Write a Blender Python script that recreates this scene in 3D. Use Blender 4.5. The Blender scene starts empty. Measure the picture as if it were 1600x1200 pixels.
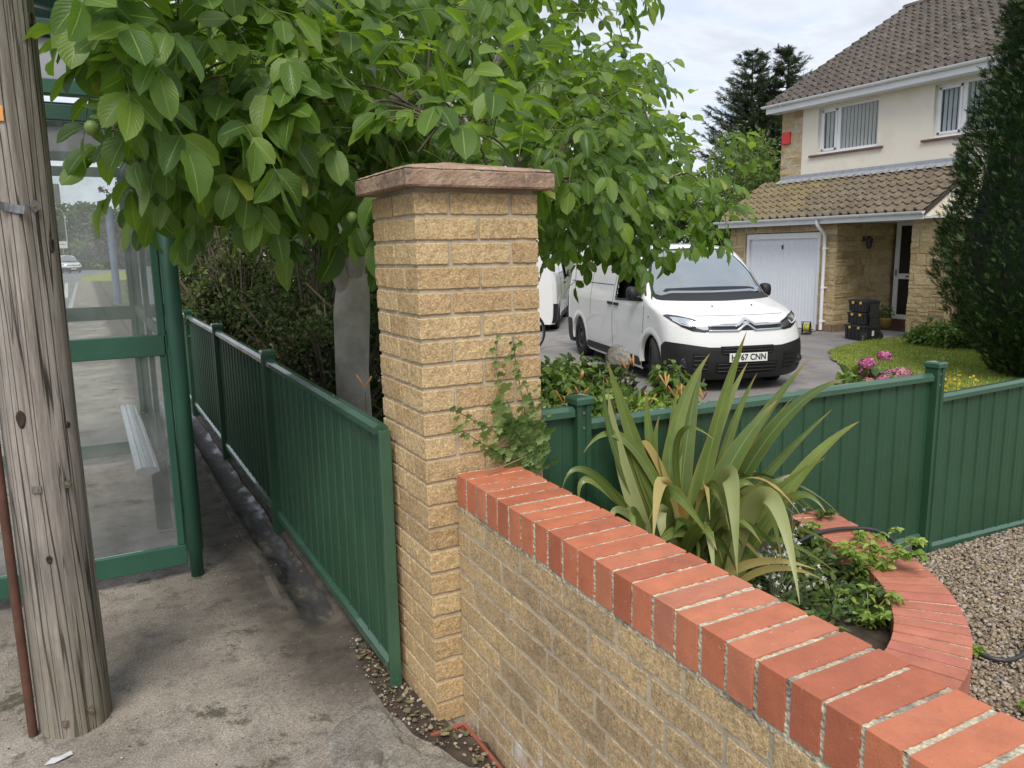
import bpy, math, random
import numpy as np
from mathutils import Vector, Matrix

scene = bpy.context.scene
# ---------------------------------------------------------------- camera
YAW, PITCH, ROLL = 0.4994, 0.1717, 0.0178
def cam_axes(p, y, r):
    f = np.array([math.sin(y)*math.cos(p), math.cos(y)*math.cos(p), -math.sin(p)])
    rt = np.array([math.cos(y), -math.sin(y), 0.0])
    dn = np.cross(f, rt)
    c, s = math.cos(r), math.sin(r)
    return c*rt+s*dn, -s*rt+c*dn, f
_r, _d, _f = cam_axes(PITCH, YAW, ROLL)
cd = bpy.data.cameras.new("camera")
cam = bpy.data.objects.new("camera", cd)
scene.collection.objects.link(cam)
cam.matrix_world = Matrix(((_r[0], -_d[0], -_f[0], -0.8765), (_r[1], -_d[1], -_f[1], -2.1572),
                           (_r[2], -_d[2], -_f[2], 1.5443), (0, 0, 0, 1)))
cd.sensor_width = 36.0
cd.lens = 27.035
cd.clip_start = 0.05
cd.clip_end = 2000.0
scene.camera = cam

# ---------------------------------------------------------------- world
w = bpy.data.worlds.new("World"); scene.world = w
w.use_nodes = True
nt = w.node_tree; nt.nodes.clear()
SUN_EL, SUN_AZ = math.radians(52), math.radians(212)    # azimuth clockwise from +Y
sky = nt.nodes.new("ShaderNodeTexSky"); sky.sky_type = 'NISHITA'; sky.sun_disc = False
sky.sun_elevation = SUN_EL; sky.sun_rotation = SUN_AZ; sky.dust_density = 2.0; sky.air_density = 1.0
tc = nt.nodes.new("ShaderNodeTexCoord")
sep = nt.nodes.new("ShaderNodeSeparateXYZ"); nt.links.new(tc.outputs['Generated'], sep.inputs[0])
# project the view direction on a flat cloud deck
mx = nt.nodes.new("ShaderNodeMath"); mx.operation = 'MAXIMUM'; mx.inputs[1].default_value = 0.0
nt.links.new(sep.outputs[2], mx.inputs[0])
ad = nt.nodes.new("ShaderNodeMath"); ad.operation = 'ADD'; ad.inputs[1].default_value = 0.16
nt.links.new(mx.outputs[0], ad.inputs[0])
dx = nt.nodes.new("ShaderNodeMath"); dx.operation = 'DIVIDE'
dy = nt.nodes.new("ShaderNodeMath"); dy.operation = 'DIVIDE'
nt.links.new(sep.outputs[0], dx.inputs[0]); nt.links.new(ad.outputs[0], dx.inputs[1])
nt.links.new(sep.outputs[1], dy.inputs[0]); nt.links.new(ad.outputs[0], dy.inputs[1])
cmb = nt.nodes.new("ShaderNodeCombineXYZ")
nt.links.new(dx.outputs[0], cmb.inputs[0]); nt.links.new(dy.outputs[0], cmb.inputs[1])
mpv = nt.nodes.new("ShaderNodeMapping"); mpv.inputs['Rotation'].default_value = (0, 0, 0.5)
mpv.inputs['Scale'].default_value = (1.0, 1.7, 1.0); mpv.inputs['Location'].default_value = (3.1, 1.7, 0)
nt.links.new(cmb.outputs[0], mpv.inputs[0])
nz = nt.nodes.new("ShaderNodeTexNoise"); nz.inputs['Scale'].default_value = 1.5
nz.inputs['Detail'].default_value = 7; nz.inputs['Roughness'].default_value = 0.56; nz.inputs['Distortion'].default_value = 0.35
nt.links.new(mpv.outputs[0], nz.inputs[0])
rp = nt.nodes.new("ShaderNodeValToRGB")
rp.color_ramp.elements[0].position = 0.30; rp.color_ramp.elements[0].color = (4.3, 5.2, 6.8, 1)
rp.color_ramp.elements[1].position = 0.72; rp.color_ramp.elements[1].color = (6.6, 6.7, 6.9, 1)
e = rp.color_ramp.elements.new(0.50); e.color = (6.2, 6.5, 7.1, 1)
e = rp.color_ramp.elements.new(0.60); e.color = (5.2, 5.45, 6.0, 1)
nt.links.new(nz.outputs[0], rp.inputs[0])
mixc = nt.nodes.new("ShaderNodeMixRGB"); mixc.inputs[0].default_value = 0.88
nt.links.new(sky.outputs[0], mixc.inputs[1]); nt.links.new(rp.outputs[0], mixc.inputs[2])
bg = nt.nodes.new("ShaderNodeBackground"); bg.inputs[1].default_value = 0.10
wo = nt.nodes.new("ShaderNodeOutputWorld")
nt.links.new(mixc.outputs[0], bg.inputs[0]); nt.links.new(bg.outputs[0], wo.inputs[0])
# ---------------------------------------------------------------- sun (veiled by thin cloud)
sl = bpy.data.lights.new("sun", 'SUN'); sl.energy = 1.9; sl.angle = math.radians(26)
sl.color = (1.0, 0.95, 0.87)
so = bpy.data.objects.new("sun", sl); scene.collection.objects.link(so)
sd = Vector((math.sin(SUN_AZ)*math.cos(SUN_EL), math.cos(SUN_AZ)*math.cos(SUN_EL), math.sin(SUN_EL)))
so.rotation_euler = sd.to_track_quat('Z', 'Y').to_euler()
so.location = sd*30
vs = scene.view_settings
vs.view_transform = 'Standard'; vs.look = 'None'; vs.gamma = 1; vs.use_curve_mapping = False
vs.exposure = 0.60
scene.render.engine = 'CYCLES'
scene.cycles.max_bounces = 7; scene.cycles.transparent_max_bounces = 12

# ================================================================ helpers
COL = scene.collection
RND = np.random.default_rng(7)
random.seed(5)
def R(*a): return np.array(a, float)

def _h(ix, iy, iz):
    n = (ix*374761393 + iy*668265263 + iz*2147483647 + 1013904223) & 0xFFFFFFFF
    n = ((n ^ (n >> 13))*1274126177) & 0xFFFFFFFF
    return ((n ^ (n >> 16)) & 0xFFFF)/65535.0
def vn(P, s=1.0):
    """value noise, 0..1, vectorised over rows of P"""
    P = np.asarray(P, float)*s + 137.0
    i = np.floor(P).astype(np.int64); f = P-i; f = f*f*(3-2*f)
    o = 0
    for a in (0, 1):
        for b in (0, 1):
            for c in (0, 1):
                wgt = (f[..., 0] if a else 1-f[..., 0])*(f[..., 1] if b else 1-f[..., 1])*(f[..., 2] if c else 1-f[..., 2])
                o = o + wgt*_h(i[..., 0]+a, i[..., 1]+b, i[..., 2]+c)
    return o
def fbm(P, s=1.0, o=3):
    r = 0; a = 0.5; t = 0
    for k in range(o):
        r = r+a*vn(P, s*2**k); t += a; a *= 0.5
    return r/t

class MB:
    """collects faces (quads and triangles) of one mesh"""
    def __init__(s): s.v = []; s.n = 0; s.f = []; s.m = []; s.uv = []
    def add(s, V, F, m=0, uv=None):
        V = np.asarray(V, float).reshape(-1, 3)
        F = np.asarray(F, np.int64)
        s.v.append(V); s.f.append(F+s.n); s.m.append(np.full(len(F), m, np.int32))
        s.uv.append(np.zeros((len(V), 2)) if uv is None else np.asarray(uv, float)); s.n += len(V)
        return s
    def box(s, c, d, m=0, rot=None):
        c = R(*c); h = R(*d)/2
        V = np.array([[x, y, z] for x in (-1, 1) for y in (-1, 1) for z in (-1, 1)], float)*h
        if rot is not None: V = V@np.array(rot).T
        return s.add(V+c, [[0, 1, 3, 2], [4, 6, 7, 5], [0, 4, 5, 1], [2, 3, 7, 6], [0, 2, 6, 4], [1, 5, 7, 3]], m)
    def bb(s, x0, x1, y0, y1, z0, z1, m=0):
        return s.box(((x0+x1)/2, (y0+y1)/2, (z0+z1)/2), (x1-x0, y1-y0, z1-z0), m)
    def tube(s, pts, r, n=8, m=0, caps=True):
        P = np.asarray(pts, float); k = len(P)
        r = np.full(k, r, float) if np.isscalar(r) else np.asarray(r, float)
        T = np.gradient(P, axis=0); T /= np.linalg.norm(T, axis=1)[:, None]+1e-9
        up = R(0, 0, 1) if abs(T[0, 2]) < 0.9 else R(1, 0, 0)
        V = []; a = np.arange(n)*2*math.pi/n
        u = np.cross(T[0], up); u /= np.linalg.norm(u)
        for i in range(k):
            u = u-T[i]*np.dot(u, T[i]); u /= np.linalg.norm(u)+1e-9
            w_ = np.cross(T[i], u)
            V.append(P[i]+r[i]*(np.cos(a)[:, None]*u+np.sin(a)[:, None]*w_))
        V = np.concatenate(V)
        F = [[i*n+j, i*n+(j+1) % n, (i+1)*n+(j+1) % n, (i+1)*n+j] for i in range(k-1) for j in range(n)]
        s.add(V, F, m)
        if caps:
            for i, sg in ((0, -1), (k-1, 1)):
                b = V[i*n:(i+1)*n]; c = b.mean(0)
                s.add(np.vstack([b, c]), [([j, (j+1) % n, n] if sg > 0 else [(j+1) % n, j, n]) for j in range(n)], m)
        return s
    def cyl(s, a, b, r, n=16, m=0): return s.tube([a, b], r, n, m)
    def lathe(s, c, prof, n=24, m=0):
        V = []; c = R(*c)
        for r_, z_ in prof:
            for j in range(n):
                t = 2*math.pi*j/n; V.append((c[0]+r_*math.cos(t), c[1]+r_*math.sin(t), c[2]+z_))
        k = len(prof)
        return s.add(V, [[i*n+j, i*n+(j+1) % n, (i+1)*n+(j+1) % n, (i+1)*n+j] for i in range(k-1) for j in range(n)], m)
    def grid(s, G, m=0, uv=None, flip=False):
        a, b = G.shape[:2]
        i, j = np.meshgrid(np.arange(a-1), np.arange(b-1), indexing='ij')
        q = (i*b+j).ravel()
        F = np.stack([q, q+b, q+b+1, q+1], 1)
        if flip: F = F[:, ::-1]
        return s.add(G.reshape(-1, 3), F, m, None if uv is None else uv.reshape(-1, 2))
    def prism(s, poly, z0, z1, m=0, ax=2):
        """polygon (list of 2d points) extruded along axis ax"""
        n = len(poly)
        def P(p, z):
            return {2: (p[0], p[1], z), 1: (p[0], z, p[1]), 0: (z, p[0], p[1])}[ax]
        V = [P(p, z0) for p in poly]+[P(p, z1) for p in poly]
        s.add(V, [[i, (i+1) % n, n+(i+1) % n, n+i] for i in range(n)], m)
        # caps as fans round the centroid
        for z in (z0, z1):
            c = np.mean(np.array(poly), 0)
            s.add([P(p, z) for p in poly]+[P(c, z)], [[i, (i+1) % n, n] for i in range(n)], m)
        return s
    def rbox(s, x0, x1, y0, y1, z0, z1, seg=0.02, r=0.006, amp=0.0, fs=60.0, m=0, skip='', xf=None, seed=0.0):
        """rounded box with rough faces"""
        lo = R(x0, y0, z0); hi = R(x1, y1, z1)
        for ax in range(3):
            o = [k for k in range(3) if k != ax]
            for sd_, val in ((0, lo[ax]), (1, hi[ax])):
                if ('xyz'[ax]+'-+'[sd_]) in skip: continue
                n0 = max(2, int(math.ceil((hi[o[0]]-lo[o[0]])/seg))+1); n1 = max(2, int(math.ceil((hi[o[1]]-lo[o[1]])/seg))+1)
                a = np.linspace(lo[o[0]], hi[o[0]], n0); b = np.linspace(lo[o[1]], hi[o[1]], n1)
                if r > 0 and n0 > 3: a[1] = lo[o[0]]+r; a[-2] = hi[o[0]]-r
                if r > 0 and n1 > 3: b[1] = lo[o[1]]+r; b[-2] = hi[o[1]]-r
                A, B = np.meshgrid(a, b, indexing='ij')
                G = np.zeros(A.shape+(3,)); G[..., ax] = val; G[..., o[0]] = A; G[..., o[1]] = B
                if r > 0:
                    rr = min(r, (hi-lo).min()*0.45)
                    Q = np.clip(G, lo+rr, hi-rr); d = G-Q; L = np.linalg.norm(d, axis=-1, keepdims=True)
                    G = Q+d/np.maximum(L, 1e-9)*np.where(L > 1e-6, rr, 0)
                if amp > 0:
                    cc = (lo+hi)/2
                    dv = (G-cc)/((hi-lo)/2); dv = dv*np.abs(dv)**3
                    G = G+dv*((fbm(G+seed, fs, 2)-0.5)*2*amp)[..., None]
                if xf is not None: G = xf(G)
                s.grid(G, m, flip=(sd_ == 0) ^ (ax == 1))
        return s
    def build(s, name, mats, parent=None, smooth=False, bevel=0.0, uv=False, angle=None):
        me = bpy.data.meshes.new(name)
        V = np.concatenate(s.v); nf = sum(len(f) for f in s.f)
        me.vertices.add(len(V)); me.vertices.foreach_set('co', V.ravel())
        lt = np.concatenate([np.full(len(f), f.shape[1]) for f in s.f])
        lv = np.concatenate([f.ravel() for f in s.f])
        me.loops.add(len(lv)); me.loops.foreach_set('vertex_index', lv.astype(np.int32))
        me.polygons.add(nf)
        st = np.concatenate([[0], np.cumsum(lt)[:-1]])
        me.polygons.foreach_set('loop_start', st.astype(np.int32))
        try: me.polygons.foreach_set('loop_total', lt.astype(np.int32))
        except Exception: pass
        me.polygons.foreach_set('material_index', np.concatenate(s.m))
        me.polygons.foreach_set('use_smooth', np.full(nf, bool(smooth)))
        if uv:
            U = np.concatenate(s.uv); l = me.uv_layers.new(name='uv')
            l.data.foreach_set('uv', U[lv].ravel())
        me.update(calc_edges=True); me.validate()
        if not isinstance(mats, (list, tuple)): mats = [mats]
        for m_ in mats: me.materials.append(m_)
        o = bpy.data.objects.new(name, me); COL.objects.link(o)
        if parent is not None: o.parent = parent
        if bevel > 0:
            b = o.modifiers.new('bevel', 'BEVEL'); b.width = bevel; b.segments = 2; b.limit_method = 'ANGLE'
            b.angle_limit = math.radians(35)
            me.polygons.foreach_set('use_smooth', np.ones(nf, bool))
            b.harden_normals = True
        return o

def tag(o, label=None, cat=None, group=None, kind=None):
    if label: o['label'] = label
    if cat: o['category'] = cat
    if group: o['group'] = group
    if kind: o['kind'] = kind
    return o
def empty(name, loc=(0, 0, 0), rz=0.0):
    o = bpy.data.objects.new(name, None); COL.objects.link(o)
    o.location = loc; o.rotation_euler = (0, 0, rz); o.empty_display_size = 0.1
    return o
def thing(name, label, cat, loc=(0, 0, 0), rz=0.0, group=None):
    return tag(empty(name, loc, rz), label, cat, group)
def copy_tree(o, parent=None):
    c = o.copy(); COL.objects.link(c)
    if parent is not None: c.parent = parent
    for ch in list(o.children): copy_tree(ch, c)
    return c
def lerp(a, b, t): return a+(b-a)*t
def rotm(axis, ang):
    return np.array(Matrix.Rotation(ang, 3, Vector(axis)))

# ================================================================ materials
def nm(name):
    m = bpy.data.materials.new(name); m.use_nodes = True
    t = m.node_tree; b = t.nodes['Principled BSDF']
    return m, t, b
def N(t, k, **kw):
    n = t.nodes.new(k)
    for a, v in kw.items():
        if a in n.inputs.keys(): n.inputs[a].default_value = v
        else: setattr(n, a, v)
    return n
def coords(t, kind='Object', scale=(1, 1, 1), rot=(0, 0, 0)):
    c = t.nodes.new('ShaderNodeTexCoord'); m = t.nodes.new('ShaderNodeMapping')
    m.inputs['Scale'].default_value = scale; m.inputs['Rotation'].default_value = rot
    t.links.new(c.outputs[kind], m.inputs[0]); return m.outputs[0]
def ramp(t, src, stops, interp='LINEAR'):
    r = t.nodes.new('ShaderNodeValToRGB'); cr = r.color_ramp; cr.interpolation = interp
    while len(cr.elements) < len(stops): cr.elements.new(0.5)
    for e_, (p, c) in zip(cr.elements, stops):
        e_.position = p; e_.color = (c, c, c, 1) if np.isscalar(c) else tuple(c)+((1,) if len(c) == 3 else ())
    t.links.new(src, r.inputs[0]); return r.outputs[0]
def noise(t, vec, scale, detail=4, rough=0.55, dist=0.0):
    n = t.nodes.new('ShaderNodeTexNoise'); n.inputs['Scale'].default_value = scale
    n.inputs['Detail'].default_value = detail; n.inputs['Roughness'].default_value = rough
    n.inputs['Distortion'].default_value = dist
    t.links.new(vec, n.inputs['Vector']); return n.outputs[0]
def mix(t, f, a, b, mode='MIX'):
    n = t.nodes.new('ShaderNodeMixRGB'); n.blend_type = mode
    for i, v in enumerate((f, a, b)):
        if hasattr(v, 'links') or isinstance(v, bpy.types.NodeSocket): t.links.new(v, n.inputs[i])
        elif i == 0: n.inputs[0].default_value = v
        else: n.inputs[i].default_value = tuple(v)+((1,) if len(v) == 3 else ())
    return n.outputs[0]
def math_(t, op, a, b=None):
    n = t.nodes.new('ShaderNodeMath'); n.operation = op
    for i, v in enumerate((a, b)):
        if v is None: continue
        if isinstance(v, bpy.types.NodeSocket): t.links.new(v, n.inputs[i])
        else: n.inputs[i].default_value = v
    return n.outputs[0]
def bump(t, b, h, strength=0.5, dist=0.01, prev=None):
    n = t.nodes.new('ShaderNodeBump'); n.inputs['Strength'].default_value = strength
    n.inputs['Distance'].default_value = dist
    t.links.new(h, n.inputs['Height'])
    if prev is not None: t.links.new(prev, n.inputs['Normal'])
    t.links.new(n.outputs[0], b.inputs['Normal']); return n.outputs[0]
def simple(name, c, rough=0.5, metal=0.0, var=0.12, scale=6.0, bmp=0.0, bscale=40.0, coat=0.0, dirt=None, spec=0.5):
    """plain material with slow tonal variation, optional fine bump and dirt patches"""
    m, t, b = nm(name); v = coords(t)
    n = noise(t, v, scale, 5)
    c = R(*c)
    col = ramp(t, n, [(0.3, tuple(c*(1-var))), (0.7, tuple(np.minimum(c*(1+var), 1)))])
    if dirt is not None:
        dn = ramp(t, noise(t, v, dirt[1], 6, 0.65), [(dirt[2], 0.0), (dirt[2]+0.15, dirt[3])])
        col = mix(t, dn, col, dirt[0])
    t.links.new(col, b.inputs['Base Color'])
    b.inputs['Roughness'].default_value = rough; b.inputs['Metallic'].default_value = metal
    b.inputs['Coat Weight'].default_value = coat; b.inputs['Specular IOR Level'].default_value = spec
    if bmp > 0: bump(t, b, noise(t, v, bscale, 4), bmp, 0.004)
    return m
def island(t):
    return t.nodes.new('ShaderNodeNewGeometry').outputs['Random Per Island']
def leafmat(name, stops, rough=0.45, trans=0.35, tcol=None, veins=False, spec=0.4):
    """foliage: colour by leaf, lighter underside, light passing through"""
    m, t, b = nm(name)
    r = island(t); col = ramp(t, r, stops)
    g = t.nodes.new('ShaderNodeNewGeometry')
    v = coords(t); col = mix(t, 0.35, col, ramp(t, noise(t, v, 9.0, 3), [(0.3, 0.55), (0.7, 1.0)]), 'MULTIPLY')
    col = mix(t, math_(t, 'MULTIPLY', g.outputs['Backfacing'], 0.35), col, (0.23, 0.30, 0.14))
    if veins:
        uvn = t.nodes.new('ShaderNodeUVMap'); s = t.nodes.new('ShaderNodeSeparateXYZ'); t.links.new(uvn.outputs[0], s.inputs[0])
        au = math_(t, 'ABSOLUTE', math_(t, 'SUBTRACT', s.outputs[0], 0.5))
        mid = ramp(t, au, [(0.0, 0.85), (0.035, 0.0)])
        ph = math_(t, 'ADD', math_(t, 'MULTIPLY', s.outputs[1], 52.0), math_(t, 'MULTIPLY', au, -42.0))
        sn = math_(t, 'SINE', ph)
        lat = ramp(t, sn, [(0.80, 0.0), (1.0, 0.10)])
        f = math_(t, 'MAXIMUM', mid, lat)
        col = mix(t, f, col, (0.34, 0.45, 0.13))
        bump(t, b, sn, 0.15, 0.002)
    t.links.new(col, b.inputs['Base Color']); b.inputs['Roughness'].default_value = rough
    b.inputs['Specular IOR Level'].default_value = spec
    tr = t.nodes.new('ShaderNodeBsdfTranslucent')
    t.links.new(mix(t, 1.0, col, tcol or (1.5, 1.75, 0.45), 'MULTIPLY'), tr.inputs[0])
    ms = t.nodes.new('ShaderNodeMixShader'); ms.inputs[0].default_value = trans
    t.links.new(b.outputs[0], ms.inputs[1]); t.links.new(tr.outputs[0], ms.inputs[2])
    t.links.new(ms.outputs[0], t.nodes['Material Output'].inputs[0])
    return m
# ================================================================ ground
def sstep(a, b, x):
    t = np.clip((np.asarray(x, float)-a)/(b-a), 0, 1); return t*t*(3-2*t)
def hgt(x, y):
    x = np.asarray(x, float); y = np.asarray(y, float)
    hn = -0.3*sstep(0.2, 3.4, x)*sstep(40, 25, y)
    hg = -0.30*sstep(2.5, 9.0, x)
    return np.where(x < 0.05, 0.0, lerp(hg, hn, sstep(0.06, 0.18, y)))

def sheet(name, mat, xs, ys, off, keep=None, fn=None, parent=None, smooth=True, kind='structure'):
    X, Y = np.meshgrid(xs, ys, indexing='ij')
    Z = hgt(X, Y)+off
    if fn is not None: Z = Z+fn(X, Y)
    G = np.stack([X, Y, Z], -1)
    mb = MB(); a, b = X.shape
    i, j = np.meshgrid(np.arange(a-1), np.arange(b-1), indexing='ij')
    qd = (i*b+j).ravel(); F = np.stack([qd, qd+b, qd+b+1, qd+1], 1)
    if keep is not None:
        cx = (X[:-1, :-1]+X[1:, 1:])/2; cy = (Y[:-1, :-1]+Y[1:, 1:])/2
        F = F[keep(cx, cy).ravel()]
    mb.add(G.reshape(-1, 3), F)
    o = mb.build(name, mat, parent, smooth=smooth)
    if kind: o['kind'] = kind
    return o

def sp(*segs):
    return np.unique(np.concatenate([np.arange(a, b, s) for a, b, s in segs]))
m_earth = simple('earth', (0.085, 0.095, 0.04), 0.95, var=0.5, scale=0.6, bmp=0.6, bscale=12)
xs = sp((-900, -100, 100), (-100, -10, 10), (-10, 0.01, 0.4), (0.06, 0.4, 0.06), (0.4, 16, 0.4), (16, 100, 10), (100, 901, 100))
ys = sp((-300, -100, 100), (-100, -6, 10), (-6, 0, 0.4), (0, 0.3, 0.06), (0.3, 14, 0.5), (14, 200, 10), (200, 1200, 100))
sheet('ground', m_earth, xs, ys, -0.03, None, lambda X, Y: np.where((X < 0.1) & (Y < 60) & (Y > -7), -0.10, 0.0))

def inside(x, y, P):
    c = np.zeros(np.shape(x), bool); n = len(P)
    for i in range(n):
        x1, y1 = P[i]; x2, y2 = P[(i+1) % n]
        c ^= ((y1 > y) != (y2 > y)) & (x < (x2-x1)*(y-y1)/(y2-y1+1e-12)+x1)
    return c
# --- pavement
def pave_mat():
    m, t, b = nm('pavement_mat')
    v = coords(t); s = N(t, 'ShaderNodeSeparateXYZ'); t.links.new(v, s.inputs[0])
    big = noise(t, v, 1.3, 5, 0.6); mid = noise(t, v, 7.0, 6, 0.7); fine = noise(t, v, 150.0, 5, 0.8)
    col = ramp(t, big, [(0.30, (0.160, 0.136, 0.112)), (0.50, (0.28, 0.243, 0.202)), (0.66, (0.40, 0.356, 0.30))])
    col = mix(t, 0.75, col, ramp(t, mid, [(0.34, 0.42), (0.45, 0.90), (0.62, 1.15)]), 'MULTIPLY')
    col = mix(t, 0.8, col, ramp(t, fine, [(0.36, 0.35), (0.5, 0.95), (0.64, 1.6)]), 'MULTIPLY')
    # pale chips of aggregate and dark moss
    vo = N(t, 'ShaderNodeTexVoronoi', Scale=80.0); t.links.new(v, vo.inputs['Vector'])
    chips = math_(t, 'MULTIPLY', ramp(t, vo.outputs['Distance'], [(0.10, 1.0), (0.17, 0.0)]), ramp(t, noise(t, v, 5.0, 3), [(0.50, 0.0), (0.66, 0.75)]))
    col = mix(t, chips, col, (0.50, 0.47, 0.42))
    moss = ramp(t, noise(t, v, 3.6, 9, 0.78, 0.3), [(0.555, 0.0), (0.62, 0.85)])
    col = mix(t, moss, col, (0.060, 0.055, 0.030))
    # silt by the drain channel and fence, plus shade painted in round the shelter foot
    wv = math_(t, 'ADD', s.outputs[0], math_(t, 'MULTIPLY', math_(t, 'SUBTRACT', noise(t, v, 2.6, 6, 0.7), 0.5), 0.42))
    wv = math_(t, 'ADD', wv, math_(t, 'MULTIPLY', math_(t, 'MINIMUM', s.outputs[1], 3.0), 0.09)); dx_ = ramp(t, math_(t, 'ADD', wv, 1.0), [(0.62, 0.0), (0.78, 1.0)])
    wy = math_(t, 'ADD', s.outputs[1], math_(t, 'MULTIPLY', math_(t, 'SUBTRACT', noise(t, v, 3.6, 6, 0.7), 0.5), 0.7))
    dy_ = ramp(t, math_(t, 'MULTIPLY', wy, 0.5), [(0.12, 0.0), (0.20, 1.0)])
    silt_shade = math_(t, 'MULTIPLY', math_(t, 'MULTIPLY', dx_, dy_), 0.90)
    col = mix(t, silt_shade, col, mix(t, ramp(t, mid, [(0.35, 0.0), (0.65, 1.0)]), (0.042, 0.034, 0.027), (0.115, 0.094, 0.074)))
    t.links.new(col, b.inputs['Base Color']); b.inputs['Roughness'].default_value = 0.9
    h = math_(t, 'ADD', math_(t, 'MULTIPLY', fine, 0.6), math_(t, 'MULTIPLY', mid, 0.8))
    bump(t, b, h, 0.75, 0.012)
    return m
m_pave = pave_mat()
def pv_bump(X, Y):
    P = np.stack([X, Y, X*0], -1)
    z = (fbm(P, 2.2, 3)-0.5)*0.016+(fbm(P, 16, 3)-0.5)*0.005
    ch = np.clip(1-((X+0.125)/0.085)**2, 0, 1)*sstep(0.75, 1.15, Y)
    return z*sstep(14, 9, Y)-0.065*ch
def pv_keep(x, y):
    return (x < 0.12) & (x > lerp(-2.3, -1.35, sstep(12, 26, y)))
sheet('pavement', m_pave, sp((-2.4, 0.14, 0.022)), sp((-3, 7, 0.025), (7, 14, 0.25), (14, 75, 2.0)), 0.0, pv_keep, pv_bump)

m_kerb = simple('kerb_stone', (0.17, 0.15, 0.125), 0.9, var=0.35, scale=10, bmp=0.7, bscale=50, dirt=((0.05, 0.042, 0.034), 5, 0.42, 0.95))
mb = MB()
ky = np.linspace(0.93, 12, 60)
def kx(y): return -0.245+0.03*sstep(1.5, 6.5, y)
G = []
for y in ky:
    j = 0.004*math.sin(y*9)
    e0 = 0.0 if y > 0.96 else -0.012
    G.append([(kx(y)-0.026+j, y, -0.02), (kx(y)-0.016+j, y, 0.007+e0), (kx(y)+0.010+j, y, 0.005+e0), (kx(y)+0.020+j, y, -0.03)])
mb.grid(np.array(G)); tag(mb.build('kerb_edging', m_kerb, smooth=False), kind='structure')

# wet silt in the channel: a thin film of water with islands of mud
def wet_mat():
    m, t, b = nm('wet_silt'); v = coords(t, scale=(1, 0.45, 1))
    n = noise(t, v, 9.0, 6, 0.7); n2 = noise(t, v, 40, 4)
    col = ramp(t, n, [(0.35, (0.018, 0.017, 0.018)), (0.55, (0.05, 0.045, 0.04)), (0.72, (0.17, 0.15, 0.12))])
    t.links.new(col, b.inputs['Base Color'])
    t.links.new(ramp(t, n, [(0.38, 0.28), (0.56, 0.8)]), b.inputs['Roughness'])
    bump(t, b, math_(t, 'ADD', n, math_(t, 'MULTIPLY', n2, 0.3)), 0.22, 0.010)
    return m
mb = MB(); G = []
for y in np.linspace(0.95, 12, 220):
    wv = 0.012*math.sin(y*5.3)+0.008*math.sin(y*13)
    rr = []
    for k in range(9):
        x = lerp(kx(y)+0.026+wv*0.3-0.03*sstep(1.0, 0.8, y), -0.062+wv*0.4, k/8)
        rr.append((x, y, -0.030+0.022*abs(k/4-1)**2.2+0.004-0.02*sstep(1.15, 0.95, y)))
    G.append(rr)
mb.grid(np.array(G)); tag(mb.build('drain_channel', wet_mat(), smooth=True), kind='structure')

# concrete haunching by the pillar foot, and the earth strip against the brickwork
def grit_mat(name, c1, c2, dirtc):
    m, t, b = nm(name); v = coords(t); a = noise(t, v, 6, 6, 0.7); f = noise(t, v, 130, 4, 0.75); g = noise(t, v, 34, 5, 0.75)
    col = ramp(t, a, [(0.35, c1), (0.62, c2)]); col = mix(t, 0.8, col, ramp(t, f, [(0.34, 0.4), (0.5, 0.95), (0.66, 1.5)]), 'MULTIPLY')
    col = mix(t, ramp(t, g, [(0.52, 0.0), (0.66, 0.75)]), col, dirtc); t.links.new(col, b.inputs['Base Color']); b.inputs['Roughness'].default_value = 0.93
    bump(t, b, math_(t, 'ADD', math_(t, 'MULTIPLY', f, 0.6), g), 0.8, 0.008); return m
m_conc = grit_mat('old_concrete', (0.22, 0.20, 0.165), (0.31, 0.285, 0.24), (0.12, 0.105, 0.08))
def slab(name, pts, z, mat, seed):
    rng = np.random.default_rng(seed); P = np.array(pts, float); Q = []
    for i in range(len(P)):
        a, b_ = P[i], P[(i+1) % len(P)]
        for k in range(6): Q.append(lerp(a, b_, k/6)+rng.normal(0, 0.006, 2))
    Q = np.array(Q); lo = Q.min(0); hi = Q.max(0)
    X, Y = np.meshgrid(np.arange(lo[0], hi[0], 0.006), np.arange(lo[1], hi[1], 0.006), indexing='ij')
    # distance to the ragged edge: the slab thins out towards it
    d = np.full(X.shape, 9.0)
    for i in range(len(Q)):
        a, b_ = Q[i], Q[(i+1) % len(Q)]; ab = b_-a; t = np.clip(((X-a[0])*ab[0]+(Y-a[1])*ab[1])/(ab@ab+1e-9), 0, 1); d = np.minimum(d, np.hypot(X-a[0]-t*ab[0], Y-a[1]-t*ab[1]))
    ins = inside(X, Y, Q); N_ = np.stack([X, Y, X*0], -1)
    Z = np.where(ins, z*sstep(0, 0.02, d)+0.004, -0.012)+(fbm(N_, 30, 3)-0.5)*0.006
    G = np.stack([X, Y, Z], -1); m_ = MB(); m_.grid(G)
    c = ins[:-1, :-1] | ins[1:, 1:] | ins[:-1, 1:] | ins[1:, :-1]; m_.f[0] = m_.f[0][c.ravel()]; m_.m[0] = m_.m[0][c.ravel()]
    return tag(m_.build(name, mat, smooth=True), kind='structure')
slab('concrete_patch', [(-0.14, 0.02), (-0.10, -0.10), (-0.03, -0.20), (0.045, -0.30), (0.05, -0.52), (-0.12, -0.55), (-0.22, -0.34), (-0.23, -0.12), (-0.20, 0.0)], 0.016, m_conc, 3)
slab('tarmac_patch', [(-0.19, 0.22), (-0.11, 0.20), (-0.12, 0.02), (-0.24, -0.10), (-0.36, -0.05), (-0.34, 0.14)], 0.010, grit_mat('grey_screed', (0.17, 0.155, 0.135), (0.27, 0.25, 0.22), (0.09, 0.08, 0.065)), 4)
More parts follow.
